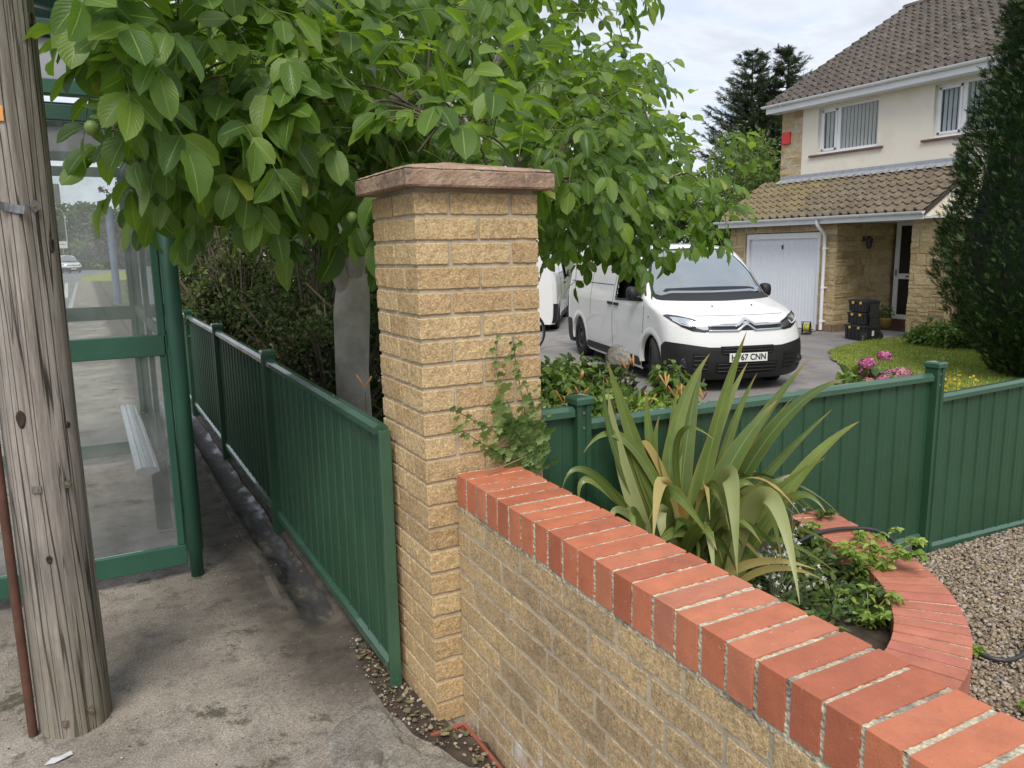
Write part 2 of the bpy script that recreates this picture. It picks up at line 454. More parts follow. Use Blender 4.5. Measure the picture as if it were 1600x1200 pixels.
m_soil = simple('dark_soil', (0.055, 0.040, 0.028), 0.95, var=0.5, scale=18, bmp=0.9, bscale=60)
mb = MB(); G = []
for k, (y, x0, x1) in enumerate([(0.60, -0.10, -0.03), (0.35, -0.13, -0.01), (0.15, -0.13, 0.01), (0.0, -0.10, 0.02), (-0.08, -0.06, 0.03), (-0.2, -0.03, 0.10), (-0.35, 0.03, 0.10), (-0.7, 0.05, 0.10)]):
    G.append([(lerp(x0, x1, i/6)+0.006*math.sin(9*k+i*3), y, (-0.01 if i == 0 else 0.012+0.006*math.sin(7*k+5*i))) for i in range(7)])
mb.grid(np.array(G), flip=True); tag(mb.build('soil_strip', m_soil, smooth=True), kind='structure')

# --- road, verge
m_road = simple('road_asphalt', (0.20, 0.205, 0.21), 0.85, var=0.15, scale=0.5, bmp=0.3, bscale=60)
mb = MB()
G = np.array([[(lerp(-2.3, -1.35, float(sstep(12, 26, y)))-0.12, y, -0.0), (-12, y, 0.0)] for y in list(range(-10, 60, 4))+[60]])
G[..., 2] = -0.022
mb.grid(G); mb.add([(-12, 60, -.022), (-1.47, 60, -.022), (16, 140, -.02), (-16, 160, -.02)], [[0, 1, 2, 3]])
# pale lane markings at the junction
tag(mb.build('road', m_road), kind='structure')
mb = MB(); k0 = [(lerp(-2.3, -1.35, float(sstep(12, 26, y))), y) for y in np.arange(-10, 60, 2.0)]
G = np.array([[(x-0.12, y, -0.12), (x-0.12, y, 0.005), (x+0.01, y, 0.008), (x+0.01, y, -0.05)] for x, y in k0])
mb.grid(G); tag(mb.build('kerb', simple('pale_kerb', (0.42, 0.40, 0.36), 0.85, var=0.2), None), kind='structure')
mb = MB()
for a, b_ in (((-1.75, 34), (-2.1, 56)), ((-2.6, 40), (-2.75, 62))):
    a = R(*a); b_ = R(*b_); mb.add([(a[0], a[1], -.016), (a[0]+.16, a[1], -.016), (b_[0]+.16, b_[1], -.016), (b_[0], b_[1], -.016)], [[0, 1, 2, 3]])
tag(mb.build('road_marking', simple('marking_paint', (0.62, 0.6, 0.5), 0.8)), kind='structure')
def grass_mat(name, c1, c2, c3):
    m, t, b = nm(name); v = coords(t)
    a = noise(t, v, 1.6, 5, 0.65); f = noise(t, v, 45, 4, 0.7)
    col = ramp(t, a, [(0.3, c1), (0.5, c2), (0.7, c3)])
    col = mix(t, 0.8, col, ramp(t, f, [(0.3, 0.45), (0.7, 1.4)]), 'MULTIPLY')
    t.links.new(col, b.inputs['Base Color']); b.inputs['Roughness'].default_value = 0.9
    bump(t, b, f, 0.9, 0.03); return m
m_grass = grass_mat('lawn_grass', (0.19, 0.235, 0.035), (0.29, 0.33, 0.06), (0.38, 0.39, 0.11))
mb = MB(); q_ = [(-1.1, 58), (-1.3, 64), (-0.9, 74), (1.2, 92), (6, 100), (6, 62), (0.6, 58)]
c_ = np.mean(np.array(q_), 0)
mb.add([(x, y, -0.0) for x, y in q_]+[(c_[0], c_[1], 0.12)], [[i, (i+1) % 7, 7] for i in range(7)])
mb.add([(x, y, 0.0) for x, y in q_]+[(x, y, -0.12) for x, y in q_], [[i, (i+1) % 7, 7+(i+1) % 7, 7+i] for i in range(7)])
tag(mb.build('verge', m_grass), kind='structure')

# --- neighbour's drive and lawn
m_drive = simple('driveway_asphalt', (0.225, 0.21, 0.20), 0.9, var=0.22, scale=1.2, bmp=0.5, bscale=60, dirt=((0.13, 0.12, 0.11), 3, 0.5, 0.6))
def lawn_in(x, y):   # lawn lies right of a curved edge
    e = np.interp(y, [0.1, 3.2, 4.2, 5.2, 6.2, 6.9, 7.4, 7.5], [5.2, 6.3, 7.4, 8.8, 9.6, 10.4, 11.9, 30])
    return (x > e) & (y > 0.3)
def drive_keep(x, y): return (x > 2.8) & (y > 0.35) & (~lawn_in(x-0.05, y)) & (x < 16)
sheet('driveway', m_drive, sp((2.8, 16, 0.1)), sp((0.35, 26, 0.1)), 0.0, drive_keep)
def lawn_fn(X, Y):
    P = np.stack([X, Y, X*0], -1); return (fbm(P, 6, 3)-0.5)*0.03+0.02
sheet('lawn', m_grass, sp((5, 16, 0.06)), sp((0.3, 7.6, 0.06)), 0.01, lambda x, y: lawn_in(x, y) & (x < 13.2), lawn_fn)
# blades: nobody could count them
def blades(name, n, region, hmin, hmax, mat, wd=0.004, zoff=0.0, seed=1):
    rng = np.random.default_rng(seed); P = region(rng, n); n = len(P)
    a = rng.uniform(0, 2*math.pi, n); h = rng.uniform(hmin, hmax, n); ln = rng.uniform(-0.5, 0.5, (n, 2))*h[:, None]
    u = np.stack([np.cos(a), np.sin(a), a*0], 1)*wd
    z = hgt(P[:, 0], P[:, 1])+zoff
    B = np.column_stack([P, z]); T = B+np.column_stack([ln, h]); M_ = (B+T)/2+np.column_stack([-ln*0.15, 0*h])
    V = np.stack([B-u, B+u, M_+u*0.8, M_-u*0.8, T], 1).reshape(-1, 3)
    i = np.arange(n)[:, None]*5
    mb_ = MB(); mb_.add(V, i+np.array([[0, 1, 2, 3]])); mb_.f.append(i+np.array([[3, 2, 4]])); mb_.m.append(np.zeros(n, np.int32))
    return tag(mb_.build(name, mat), kind='stuff')
m_blade = leafmat('grass_blade', [(0.0, (0.15, 0.22, 0.03)), (0.5, (0.26, 0.33, 0.05)), (1.0, (0.40, 0.40, 0.12))], trans=0.3)
def lawn_region(rng, n):
    P = np.column_stack([rng.uniform(5.2, 13, n*2), rng.uniform(0.5, 7.4, n*2)])
    return P[lawn_in(P[:, 0], P[:, 1])][:n]
tag(blades('lawn_blades', 60000, lawn_region, 0.025, 0.06, m_blade, 0.006, 0.02), 'short mown grass of the front lawn beside the drive', 'grass')

# ================================================================ green metal fences
def paint_mat(name, c, rough=0.32, dirt=0.35):
    m, t, b = nm(name); v = coords(t)
    n = noise(t, v, 3.0, 5); c = R(*c)
    col = ramp(t, n, [(0.3, tuple(c*0.88)), (0.7, tuple(c*1.12))])
    vs_ = coords(t, scale=(14, 14, 1.2)); st = noise(t, vs_, 3, 5, 0.7)
    col = mix(t, ramp(t, st, [(0.56, 0.0), (0.85, dirt*0.45)]), col, tuple(c*1.5+0.03))
    col = mix(t, ramp(t, noise(t, v, 60, 3, 0.8), [(0.66, 0.0), (0.72, 0.5)]), col, tuple(c*2.2+0.05))
    t.links.new(col, b.inputs['Base Color'])
    t.links.new(ramp(t, n, [(0.3, rough), (0.7, rough+0.16)]), b.inputs['Roughness'])
    b.inputs['Specular IOR Level'].default_value = 0.5
    return m
m_green = paint_mat('fence_green', (0.026, 0.076, 0.040))
m_green_rail = paint_mat('fence_rail_green', (0.040, 0.105, 0.064), 0.22, 0.15); m_green_rail.node_tree.nodes['Principled BSDF'].inputs['Coat Weight'].default_value = 0.6
m_bolt = simple('zinc_bolt', (0.35, 0.36, 0.36), 0.4, 0.9)

def fence_panel(root, a, b, z0a, z1a, z0b, z1b, side, xf):
    """sheet between stations a..b along local X, front face towards -Y*side"""
    mb = MB(); L = b-a; n = max(1, round(L/0.124)); p = L/n
    prof = [(0.0, 0.0), (0.004, 0.007), (0.009, 0.007), (0.013, 0.0), (0.045, 0.0), (0.048, 0.0018), (0.052, 0.0018), (0.055, 0), (0.085, 0.0), (0.088, 0.0018), (0.092, 0.0018), (0.095, 0)]
    G = []
    for i in range(n):
        for dx_, dz_ in prof:
            x = a+i*p+dx_*p/0.124; f = (x-a)/L
            G.append([(x, -side*dz_, lerp(z0a, z0b, f)+0.012), (x, -side*dz_, lerp(z1a, z1b, f)-0.02)])
    G.append([(b, 0, z0b+0.012), (b, 0, z1b-0.02)])
    mb.grid(xf(np.array(G)))
    mb.build('panel_sheet', m_green, root)
    for nm_, za, zb, h, wdt in (('top_rail', z1a, z1b, 0.036, 0.050), ('bottom_rail', z0a+0.03, z0b+0.03, 0.045, 0.036)):
        mb = MB()
        pr = [(-wdt/2, -h), (-wdt/2+0.0, -0.014), (-wdt/2+0.014, 0), (wdt/2-0.014, 0), (wdt/2, -0.014), (wdt/2, -h)]
        G = np.array([[(x, yy, z+zz) for yy, zz in pr+[pr[0]]] for x, z in ((a+0.004, za), (b-0.004, zb))])
        mb.grid(xf(G), flip=True)
        for g_ in G: mb.add(xf(g_[:6]), [[0, 1, 4, 5], [1, 2, 3, 4]])
        mb.build(nm_, m_green_rail, root)
def fence_post(root, x, z0, z1, side, xf, end=False):
    mb = MB()
    pr = [(-0.030, -0.033), (-0.010, -0.033), (-0.008, -0.026), (0.008, -0.026), (0.010, -0.033), (0.030, -0.033), (0.030, 0.033), (-0.030, 0.033)]
    pr += [pr[0]]
    G = np.array([[(x+u, v_, z) for u, v_ in pr] for z in (z0, z1)])
    mb.grid(xf(G))
    o = mb.build('post', m_green, root)
    mb = MB()
    rings = [(0.036, 0.040, z1-0.012), (0.036, 0.040, z1+0.006), (0.031, 0.034, z1+0.014), (0.002, 0.002, z1+0.018)]
    G = np.array([[(x+sx*a_, sy*b_, z) for sx, sy in ((-1, -1), (1, -1), (1, 1), (-1, 1), (-1, -1))] for a_, b_, z in rings])
    mb.grid(xf(G), flip=False); mb.build('post_cap', m_green_rail, o)
    for z in (z1-0.045, z1-0.10):
        mb = MB(); c = xf(R(x+0.0, -side*0.026, z)); d = xf(R(x+0.0, -side*0.030, z)); mb.tube([c, d], 0.006, 8); mb.build('bolt', m_bolt, o)

# street fence, running away along the pavement
def xf_left(G):
    G = np.asarray(G, float); o = np.empty_like(G)
    o[..., 0] = -0.045-G[..., 1]*-1; o[..., 1] = G[..., 0]; o[..., 2] = G[..., 2]; return o
fl = thing('metal_fence', 'long dark green metal fence running along the pavement behind the bus shelter', 'fence')
st = [0.27, 2.16, 4.02, 5.92, 7.80, 9.7, 11.6, 13.5]
zt = [0.972, 0.988, 0.996, 0.99, 0.98, 0.98, 0.98, 0.98]; zb = [0.078, 0.092, 0.10, 0.105, 0.10, 0.1, 0.1, 0.1]
for i in range(7):
    fence_panel(fl, st[i]+0.03, st[i+1]-0.03, zb[i], zt[i], zb[i+1], zt[i+1], 1, xf_left)
for i in range(1, 8): fence_post(fl, st[i], -0.03, zt[i]+0.03, 1, xf_left)
mb = MB(); mb.bb(-0.066, -0.026, 0.262, 0.282, 0.0, 0.955); mb.build('end_channel', m_green_rail, fl, bevel=0.003)
# boundary fence between the gravel and the neighbour's drive, stepping down
def xf_right(G):
    G = np.asarray(G, float).copy(); G[..., 1] = 0.12+G[..., 1]; return G
fr = thing('metal_fence', 'green metal boundary fence stepping down beside the gravel, in front of the white van', 'fence')
fence_panel(fr, 0.43, 0.612, 0.14, 0.992, 0.14, 0.990, 1, xf_right)
fence_panel(fr, 0.672, 2.702, 0.078, 0.936, 0.066, 0.918, 1, xf_right)
fence_panel(fr, 2.776, 4.72, -0.005, 0.806, -0.09, 0.826, 1, xf_right)
fence_panel(fr, 4.78, 6.75, -0.14, 0.72, -0.2, 0.72, 1, xf_right)
for x, z0, z1 in ((0.642, 0.0, 1.01), (2.738, -0.05, 0.958), (4.75, -0.15, 0.85), (6.78, -0.3, 0.74)): fence_post(fr, x, z0, z1, 1, xf_right)

# ================================================================ brick pillar
def brick_mat(name, stops, rough_h=0.9, fscale=150.0, soot=None, lime=None):
    m, t, b = nm(name); v = coords(t)
    base = ramp(t, island(t), stops)
    f = noise(t, v, fscale, 3, 0.8); g = noise(t, v, fscale*0.42, 3, 0.7); l = noise(t, v, 6, 4, 0.6)
    col = mix(t, 0.9, base, ramp(t, f, [(0.35, 0.58), (0.5, 0.98), (0.65, 1.36)]), 'MULTIPLY')
    col = mix(t, 0.6, col, ramp(t, g, [(0.33, 0.62), (0.6, 1.15)]), 'MULTIPLY')
    col = mix(t, 0.5, col, ramp(t, l, [(0.3, 0.78), (0.7, 1.15)]), 'MULTIPLY')
    if soot:
        s = ramp(t, noise(t, v, soot[0], 8, 0.72), [(soot[1], 0.0), (soot[1]+0.16, soot[2])])
        col = mix(t, s, col, (0.085, 0.068, 0.05))
    if lime:
        sp_ = N(t, 'ShaderNodeSeparateXYZ'); t.links.new(v, sp_.inputs[0])
        lo_ = ramp(t, sp_.outputs[2], [(0.12, 1.0), (0.45, 0.0)])
        s = math_(t, 'MULTIPLY', lo_, ramp(t, noise(t, v, 7, 6, 0.7), [(0.56, 0.0), (0.68, lime)]))
        col = mix(t, s, col, (0.62, 0.6, 0.56))
    t.links.new(col, b.inputs['Base Color']); b.inputs['Roughness'].default_value = rough_h
    bump(t, b, math_(t, 'ADD', f, math_(t, 'MULTIPLY', g, 1.2)), 0.65, 0.005)
    return m
buff = [(0.0, (0.45, 0.305, 0.155)), (0.4, (0.53, 0.372, 0.19)), (0.75, (0.585, 0.425, 0.225)), (1.0, (0.51, 0.35, 0.18))]
m_buff = brick_mat('buff_brick', buff, soot=(2.2, 0.68, 0.5))
m_buff_wall = brick_mat('weathered_buff_brick', [(0.0, (0.42, 0.30, 0.165)), (0.5, (0.50, 0.36, 0.19)), (1.0, (0.56, 0.40, 0.21))], soot=(3.0, 0.50, 0.55), lime=0.8)
m_mortar = simple('mortar', (0.45, 0.375, 0.27), 0.95, var=0.2, scale=12, bmp=0.8, bscale=120)
m_mortar_g = simple('grey_mortar', (0.42, 0.355, 0.25), 0.95, var=0.25, scale=12, bmp=0.8, bscale=120)
PW, PD = 0.424, 0.385
def lean(G):
    G = np.array(G); G[..., 1] += 0.0134*G[..., 2]; G[..., 0] -= 0.0035*G[..., 2]; return G
# islands must be whole bricks for the colour to vary by brick, so each brick gets one welded shell
def brick(mb, x0, x1, y0, y1, z0, z1, m=0, xf=None, amp=0.0035, r=0.007, seg=0.013, nwarp=70):
    n = [max(2, int(round((b_-a_)/seg))) for a_, b_ in ((x0, x1), (y0, y1), (z0, z1))]
    key = {}; V = []; F = []
    lo = R(x0, y0, z0); hi = R(x1, y1, z1)
    ax = [np.linspace(lo[k], hi[k], n[k]+1) for k in range(3)]
    for k in range(3):
        if n[k] > 2: ax[k][1] = lo[k]+r*0.7; ax[k][-2] = hi[k]-r*0.7
    def vid(i, j, k):
        t = (i, j, k)
        if t not in key: key[t] = len(V); V.append((ax[0][i], ax[1][j], ax[2][k]))
        return key[t]
    nx, ny, nz_ = n
    for i in range(nx):
        for j in range(ny):
            F.append((vid(i, j, 0), vid(i, j+1, 0), vid(i+1, j+1, 0), vid(i+1, j, 0)))
            F.append((vid(i, j, nz_), vid(i+1, j, nz_), vid(i+1, j+1, nz_), vid(i, j+1, nz_)))
    for i in range(nx):
        for k in range(nz_):
            F.append((vid(i, 0, k), vid(i+1, 0, k), vid(i+1, 0, k+1), vid(i, 0, k+1)))
            F.append((vid(i, ny, k), vid(i, ny, k+1), vid(i+1, ny, k+1), vid(i+1, ny, k)))
    for j in range(ny):
        for k in range(nz_):
            F.append((vid(0, j, k), vid(0, j, k+1), vid(0, j+1, k+1), vid(0, j+1, k)))
            F.append((vid(nx, j, k), vid(nx, j+1, k), vid(nx, j+1, k+1), vid(nx, j, k+1)))
    G = np.array(V); Q = np.clip(G, lo+r, hi-r); d = G-Q; L = np.linalg.norm(d, axis=1, keepdims=True)
    G = Q+d/np.maximum(L, 1e-9)*np.where(L > 1e-6, r, 0)
    cc = (lo+hi)/2; dv = (G-cc)/((hi-lo)/2); dv = dv*np.abs(dv)**3
    nn = (fbm(G, nwarp, 2)-0.5)*2*amp
    G = G+dv*nn[:, None]
    if xf is not None: G = xf(G)
    mb.add(G, F, m)
pil = thing('brick_pillar', 'tall square buff brick pillar with a pyramid stone cap, ivy climbing its front', 'pillar')
mb = MB(); core = MB(); rng = np.random.default_rng(11)
core.bb(0.0055, PW-0.0055, 0.0055, PD-0.0055, -0.05, 1.722, 1)
for k in range(23):
    z1 = 1.725-0.075*k-0.005; z0 = z1-0.064
    if k % 2 == 0:
        L_ = [(0, 0.106, 0, 0.185), (0.117, 0.318, 0, 0.10), (0.329, PW, 0, 0.185), (0, 0.106, 0.196, PD), (0.117, 0.318, PD-0.1, PD), (0.329, PW, 0.196, PD)]
    else:
        L_ = [(0, 0.207, 0, 0.10), (0.217, PW, 0, 0.10), (0, 0.1, 0.111, 0.262), (PW-0.1, PW, 0.111, 0.262), (0, 0.207, 0.273, PD), (0.217, PW, 0.273, PD)]
    for a_, b_, c_, d_ in L_:
        j = rng.normal(0, 0.0012, 4)
        brick(mb, a_+j[0]*(a_ > 0), b_+j[1]*(b_ < PW), c_, d_, z0+j[2]*.6, z1+j[3]*.6, 0, lean, amp=0.0020, r=0.0038)
V = core.v[0]; core.v[0] = lean(V)
mb.v += core.v; mb.f += [f+mb.n for f in core.f]; mb.m += core.m; mb.uv += core.uv; mb.n += core.n
o = mb.build('brick_shaft', [m_buff, m_mortar], pil)
# flat shading for the mortar core
def cap_mat():
    m, t, b = nm('cap_stone'); v = coords(t)
    n = noise(t, v, 7, 6, 0.7); f = noise(t, v, 120, 4, 0.75)
    col = ramp(t, n, [(0.3, (0.19, 0.125, 0.09)), (0.5, (0.34, 0.225, 0.155)), (0.68, (0.44, 0.32, 0.23))])
    vs_ = coords(t, scale=(1, 1, 0.22)); st_ = noise(t, vs_, 60, 4, 0.7)
    col = mix(t, ramp(t, st_, [(0.56, 0.0), (0.68, 0.6)]), col, (0.46, 0.38, 0.29))
    col = mix(t, 0.6, col, ramp(t, f, [(0.3, 0.6), (0.7, 1.35)]), 'MULTIPLY')
    gk = ramp(t, noise(t, v, 13, 5, 0.7), [(0.56, 0.0), (0.66, 0.6)])
    col = mix(t, gk, col, (0.13, 0.11, 0.09))
    t.links.new(col, b.inputs['Base Color']); b.inputs['Roughness'].default_value = 0.92
    bump(t, b, math_(t, 'ADD', n, f), 0.6, 0.006); return m
mb = MB(); ov = 0.040
a_ = np.linspace(-1, 1, 41)
U, W_ = np.meshgrid(a_, a_, indexing='ij')
cx_, cy_ = PW/2, PD/2; hx, hy = PW/2+ov, PD/2+ov
mx_ = np.maximum(np.abs(U), np.abs(W_))
P_ = np.stack([cx_+U*hx, cy_+W_*hy, U*0], -1)
Z = 1.792+0.040*(1-mx_)-0.006*sstep(0.96, 1.0, mx_)+(fbm(P_, 30, 3)-0.5)*0.004
T_ = np.stack([P_[..., 0], P_[..., 1], Z], -1)
mb.grid(lean(T_))
# the four edges and underside
for ax_, sg in ((0, -1), (0, 1), (1, -1), (1, 1)):
    zz = np.linspace(1.786, 1.733, 9); G = np.zeros((41, 9, 3))
    for i, u in enumerate(a_):
        for j, z in enumerate(zz):
            rnd = 0.004*(1 if j in (0, 8) else 0)
            dd = (float(fbm(R(u*3+sg, z*14, ax_*7.0), 6, 3))-0.5)*0.006
            hh = 1-(rnd-dd)/0.25
            p = [cx_+(sg*hx*hh if ax_ == 0 else u*hx*(1-0.0)), cy_+(sg*hy*hh if ax_ == 1 else u*hy), z]
            G[i, j] = p
    G[:, 0] = G[:, 0]
    mb.grid(lean(G), flip=(sg == 1) ^ (ax_ == 1))
mb.add(lean(np.array([(cx_-hx, cy_-hy, 1.734), (cx_-hx, cy_+hy, 1.734), (cx_+hx, cy_+hy, 1.734), (cx_+hx, cy_-hy, 1.734)])), [[0, 1, 2, 3]])
mb.build('capstone', cap_mat(), pil, smooth=False)
mb = MB(); mb.bb(0.012, PW-0.012, 0.012, PD-0.012, 1.722, 1.736); mb.v[0] = lean(mb.v[0]); mb.build('bed_joint', m_mortar_g, pil)

# ================================================================ front wall
WX0, WZ, WS, WA = 0.0894, 0.8518, -0.0057, -0.0171
def wxf(G):
    """local (across, along, up) -> world; along runs from the pillar towards the camera"""
    G = np.asarray(G, float); o = np.empty_like(G); s = G[..., 1]; a = G[..., 0]
    o[..., 0] = WX0+s*math.sin(WA)+a*math.cos(WA); o[..., 1] = -s*math.cos(WA)+a*math.sin(WA)
    o[..., 2] = G[..., 2]+WS*s; return o
WL = 3.4
def red_mat(name, base, rough=0.55):
    m, t, b = nm(name); v = coords(t)
    col = ramp(t, island(t), base)
    l = noise(t, v, 14, 5, 0.65); f = noise(t, v, 220, 2, 0.7)
    col = mix(t, 0.7, col, ramp(t, l, [(0.3, 0.74), (0.7, 1.14)]), 'MULTIPLY')
    col = mix(t, ramp(t, noise(t, v, 26, 7, 0.8), [(0.58, 0.0), (0.74, 0.5)]), col, (0.20, 0.10, 0.07))
    col = mix(t, ramp(t, noise(t, v, 95, 3, 0.7), [(0.68, 0.0), (0.72, 0.55)]), col, (0.62, 0.48, 0.38))
    col = mix(t, ramp(t, f, [(0.66, 0.0), (0.72, 0.7)]), col, (0.20, 0.07, 0.045))
    col = mix(t, ramp(t, noise(t, v, 5, 7, 0.75), [(0.60, 0.0), (0.8, 0.35)]), col, (0.55, 0.33, 0.25))
    t.links.new(col, b.inputs['Base Color']); b.inputs['Roughness'].default_value = rough
    bump(t, b, math_(t, 'ADD', l, math_(t, 'MULTIPLY', f, 0.5)), 0.45, 0.004); return m
m_red = red_mat('red_engineering_brick', [(0.0, (0.39, 0.115, 0.058)), (0.35, (0.48, 0.150, 0.074)), (0.7, (0.52, 0.172, 0.086)), (1.0, (0.47, 0.175, 0.102))])
def gritty():
    m, t, b = nm('gritty_mortar'); v = coords(t)
    vo = N(t, 'ShaderNodeTexVoronoi', Scale=110.0); t.links.new(v, vo.inputs['Vector'])
    col = ramp(t, noise(t, v, 60, 4, 0.7), [(0.35, (0.36, 0.32, 0.23)), (0.6, (0.62, 0.56, 0.42))])
    col = mix(t, ramp(t, noise(t, v, 9, 4, 0.7), [(0.52, 0.0), (0.62, 0.7)]), col, (0.14, 0.14, 0.125))
    t.links.new(col, b.inputs['Base Color']); b.inputs['Roughness'].default_value = 0.95
    bump(t, b, vo.outputs['Distance'], 0.9, 0.006); return m
m_grit = gritty()
wall = thing('brick_wall', 'low buff brick garden wall running from the pillar, topped with red bricks on edge', 'wall')
mb = MB(); rng = np.random.default_rng(21)
mb.bb(0.0065, 0.206, 0.0, WL, -0.08, 0.7488, 1); mb.v[-1] = wxf(mb.v[-1])
for k in range(10):
    z1 = 0.7488-0.010-0.075*k; z0 = z1-0.064
    s = 0.006-(0.1125 if k % 2 else 0.03)-0.03*(k % 3)
    while s < WL:
        L_ = 0.215+rng.normal(0, 0.002)
        if s+L_ > 0.02:
            brick(mb, 0.0045+rng.normal(0, 0.0006), 0.09, max(s, 0.004), min(s+L_, WL), z0, z1, 0, wxf, amp=0.0028, r=0.004, seg=0.016)
        s += L_+0.0105
mb.build('brickwork', [m_buff_wall, m_mortar_g], wall)
mb = MB(); PIT = 0.07097
for k in range(int(WL/PIT)):
    s0 = 0.005+k*PIT+0.0060+rng.normal(0, 0.0007); s1 = 0.005+(k+1)*PIT-0.0060+rng.normal(0, 0.0007)
    dz = rng.normal(0, 0.0008)
    brick(mb, 0.0+rng.normal(0, 0.0008), 0.215+rng.normal(0, 0.0008), s0, s1, WZ-0.1005+dz, WZ+dz, 0, wxf, amp=0.0005, r=0.0022, seg=0.03)
mb.build('coping', [m_red], wall)
mb = MB(); n_ = 900
A = np.linspace(0.0045, 0.2105, 24); S = np.linspace(0, WL, n_)
AA, SS = np.meshgrid(A, S, indexing='ij'); P_ = np.stack([AA, SS, AA*0], -1)
Zt = WZ-0.0035+(fbm(P_, 160, 2)-0.5)*0.006
mb.grid(wxf(np.stack([AA, SS, Zt], -1)), flip=True)
ZZ = np.linspace(WZ-0.114, WZ-0.004, 12); Z2, S2 = np.meshgrid(ZZ, S, indexing='ij'); P_ = np.stack([Z2, S2, Z2*0], -1)
mb.grid(wxf(np.stack([0.0045+(fbm(P_, 160, 2)-0.5)*0.005, S2, Z2], -1)))
mb.grid(wxf(np.stack([0.2105-(fbm(P_, 160, 2)-0.5)*0.005, S2, Z2], -1)), flip=True)
mb.build('coping_mortar', m_grit, wall, smooth=True)
# terracotta edging at the foot of the wall
m_terra = simple('terracotta', (0.30, 0.085, 0.05), 0.7, var=0.25, scale=10, bmp=0.3)
ed = MB(); ed.bb(-0.05, 0.075, -0.062, -0.05, -0.02, 0.02); ed.bb(0.062, 0.074, -1.2, -0.064, -0.02, 0.022)
tag(ed.build('brick_edging', m_terra, bevel=0.002), 'thin terracotta edging strip in the soil at the foot of the wall', 'edging')

# ================================================================ curved planter wall
ZC = 0.362
outer = np.array([(1.985, 0.085), (1.935, -0.03), (1.900, -0.155), (1.835, -0.34), (1.753, -0.518), (1.650, -0.672), (1.511, -0.815), (1.374, -0.925), (1.214, -1.015), (1.0, -1.09), (0.75, -1.14), (0.5, -1.165), (0.30, -1.175)])
# smooth and resample the outer line
def resample(P, step, it=3):
    P = np.asarray(P, float)
    for _ in range(it):
        Q = [P[0]]
        for i in range(len(P)-1): Q += [P[i]*0.75+P[i+1]*0.25, P[i]*0.25+P[i+1]*0.75]
        Q.append(P[-1]); P = np.array(Q)
    d = np.r_[0, np.cumsum(np.linalg.norm(np.diff(P, axis=0), axis=1))]
    t = np.arange(0, d[-1], step)
    return np.column_stack([np.interp(t, d, P[:, k]) for k in range(P.shape[1])])
oc = resample(outer, 0.0745)
tg = np.gradient(oc, axis=0); tg /= np.linalg.norm(tg, axis=1)[:, None]
inn = np.column_stack([tg[:, 1], -tg[:, 0]])   # turn right of travel = towards the bed
inn *= np.sign(((np.array([1.0, -0.3])-oc)*inn).sum(1))[:, None]
pw_ = thing('planter_wall', 'low curved raised-bed wall of red bricks on edge, beside the gravel', 'wall')
m_red2 = red_mat('worn_red_brick', [(0.0, (0.40, 0.135, 0.085)), (0.5, (0.52, 0.19, 0.12)), (1.0, (0.47, 0.155, 0.11))], 0.7)
mb = MB(); rng = np.random.default_rng(5)
for i in range(len(oc)-1):
    c = (oc[i]+oc[i+1])/2; t_ = (oc[i+1]-oc[i]); t_ /= np.linalg.norm(t_); n2 = (inn[i]+inn[i+1]); n2 /= np.linalg.norm(n2)
    def bx(G, c=c, t_=t_, n2=n2):
        o = np.empty_like(G); tap = 1-0.13*(G[..., 0]/0.215)
        o[..., 0] = c[0]+t_[0]*G[..., 1]*tap+n2[0]*G[..., 0]; o[..., 1] = c[1]+t_[1]*G[..., 1]*tap+n2[1]*G[..., 0]; o[..., 2] = G[..., 2]; return o
    dz = rng.normal(0, 0.0012)
    brick(mb, rng.normal(0, 0.001), 0.215, -0.0312, 0.0312, ZC-0.1+dz, ZC+dz, 0, bx, amp=0.0007, r=0.003, seg=0.04)
mb.build('coping', m_red2, pw_)
mb = MB(); ic = oc+inn*0.211; o2 = oc+inn*0.004
G = np.array([[(*o2[i], -0.05), (*o2[i], ZC-0.006), (*ic[i], ZC-0.006), (*ic[i], -0.05)] for i in range(len(oc))])
mb.grid(G, flip=True); mb.build('coping_mortar', m_grit, pw_)
mb = MB(); rng = np.random.default_rng(9)
fine = resample(outer, 0.02); tf = np.gradient(fine, axis=0); tf /= np.linalg.norm(tf, axis=1)[:, None]
ni = np.column_stack([tf[:, 1], -tf[:, 0]]); ni *= np.sign(((np.array([1.0, -0.3])-fine)*ni).sum(1))[:, None]
def cxf(side):
    def f(G):
        s = np.clip(G[..., 1]/0.02, 0, len(fine)-1.001); i = s.astype(int); fr_ = (s-i)[..., None]
        p = fine[i]*(1-fr_)+fine[i+1]*fr_; n_2 = ni[i]*(1-fr_)+ni[i+1]*fr_
        o = np.empty_like(G); a = G[..., 0] if side == 0 else 0.215-G[..., 0]
        o[..., :2] = p+n_2*a[..., None]; o[..., 2] = G[..., 2]; return o
    return f
for side in (0, 1):
    for k in range(5):
        z1 = ZC-0.112-0.075*k; s = -0.1*(k % 2)-0.02
        while s < len(fine)*0.02-0.25:
            if s > 0: brick(mb, 0.001, 0.02, s, s+0.215, z1-0.064, z1, 0, cxf(side), amp=0.001, r=0.002, seg=0.05)
            s += 0.226
mb.build('brickwork', m_red2, pw_, smooth=True)

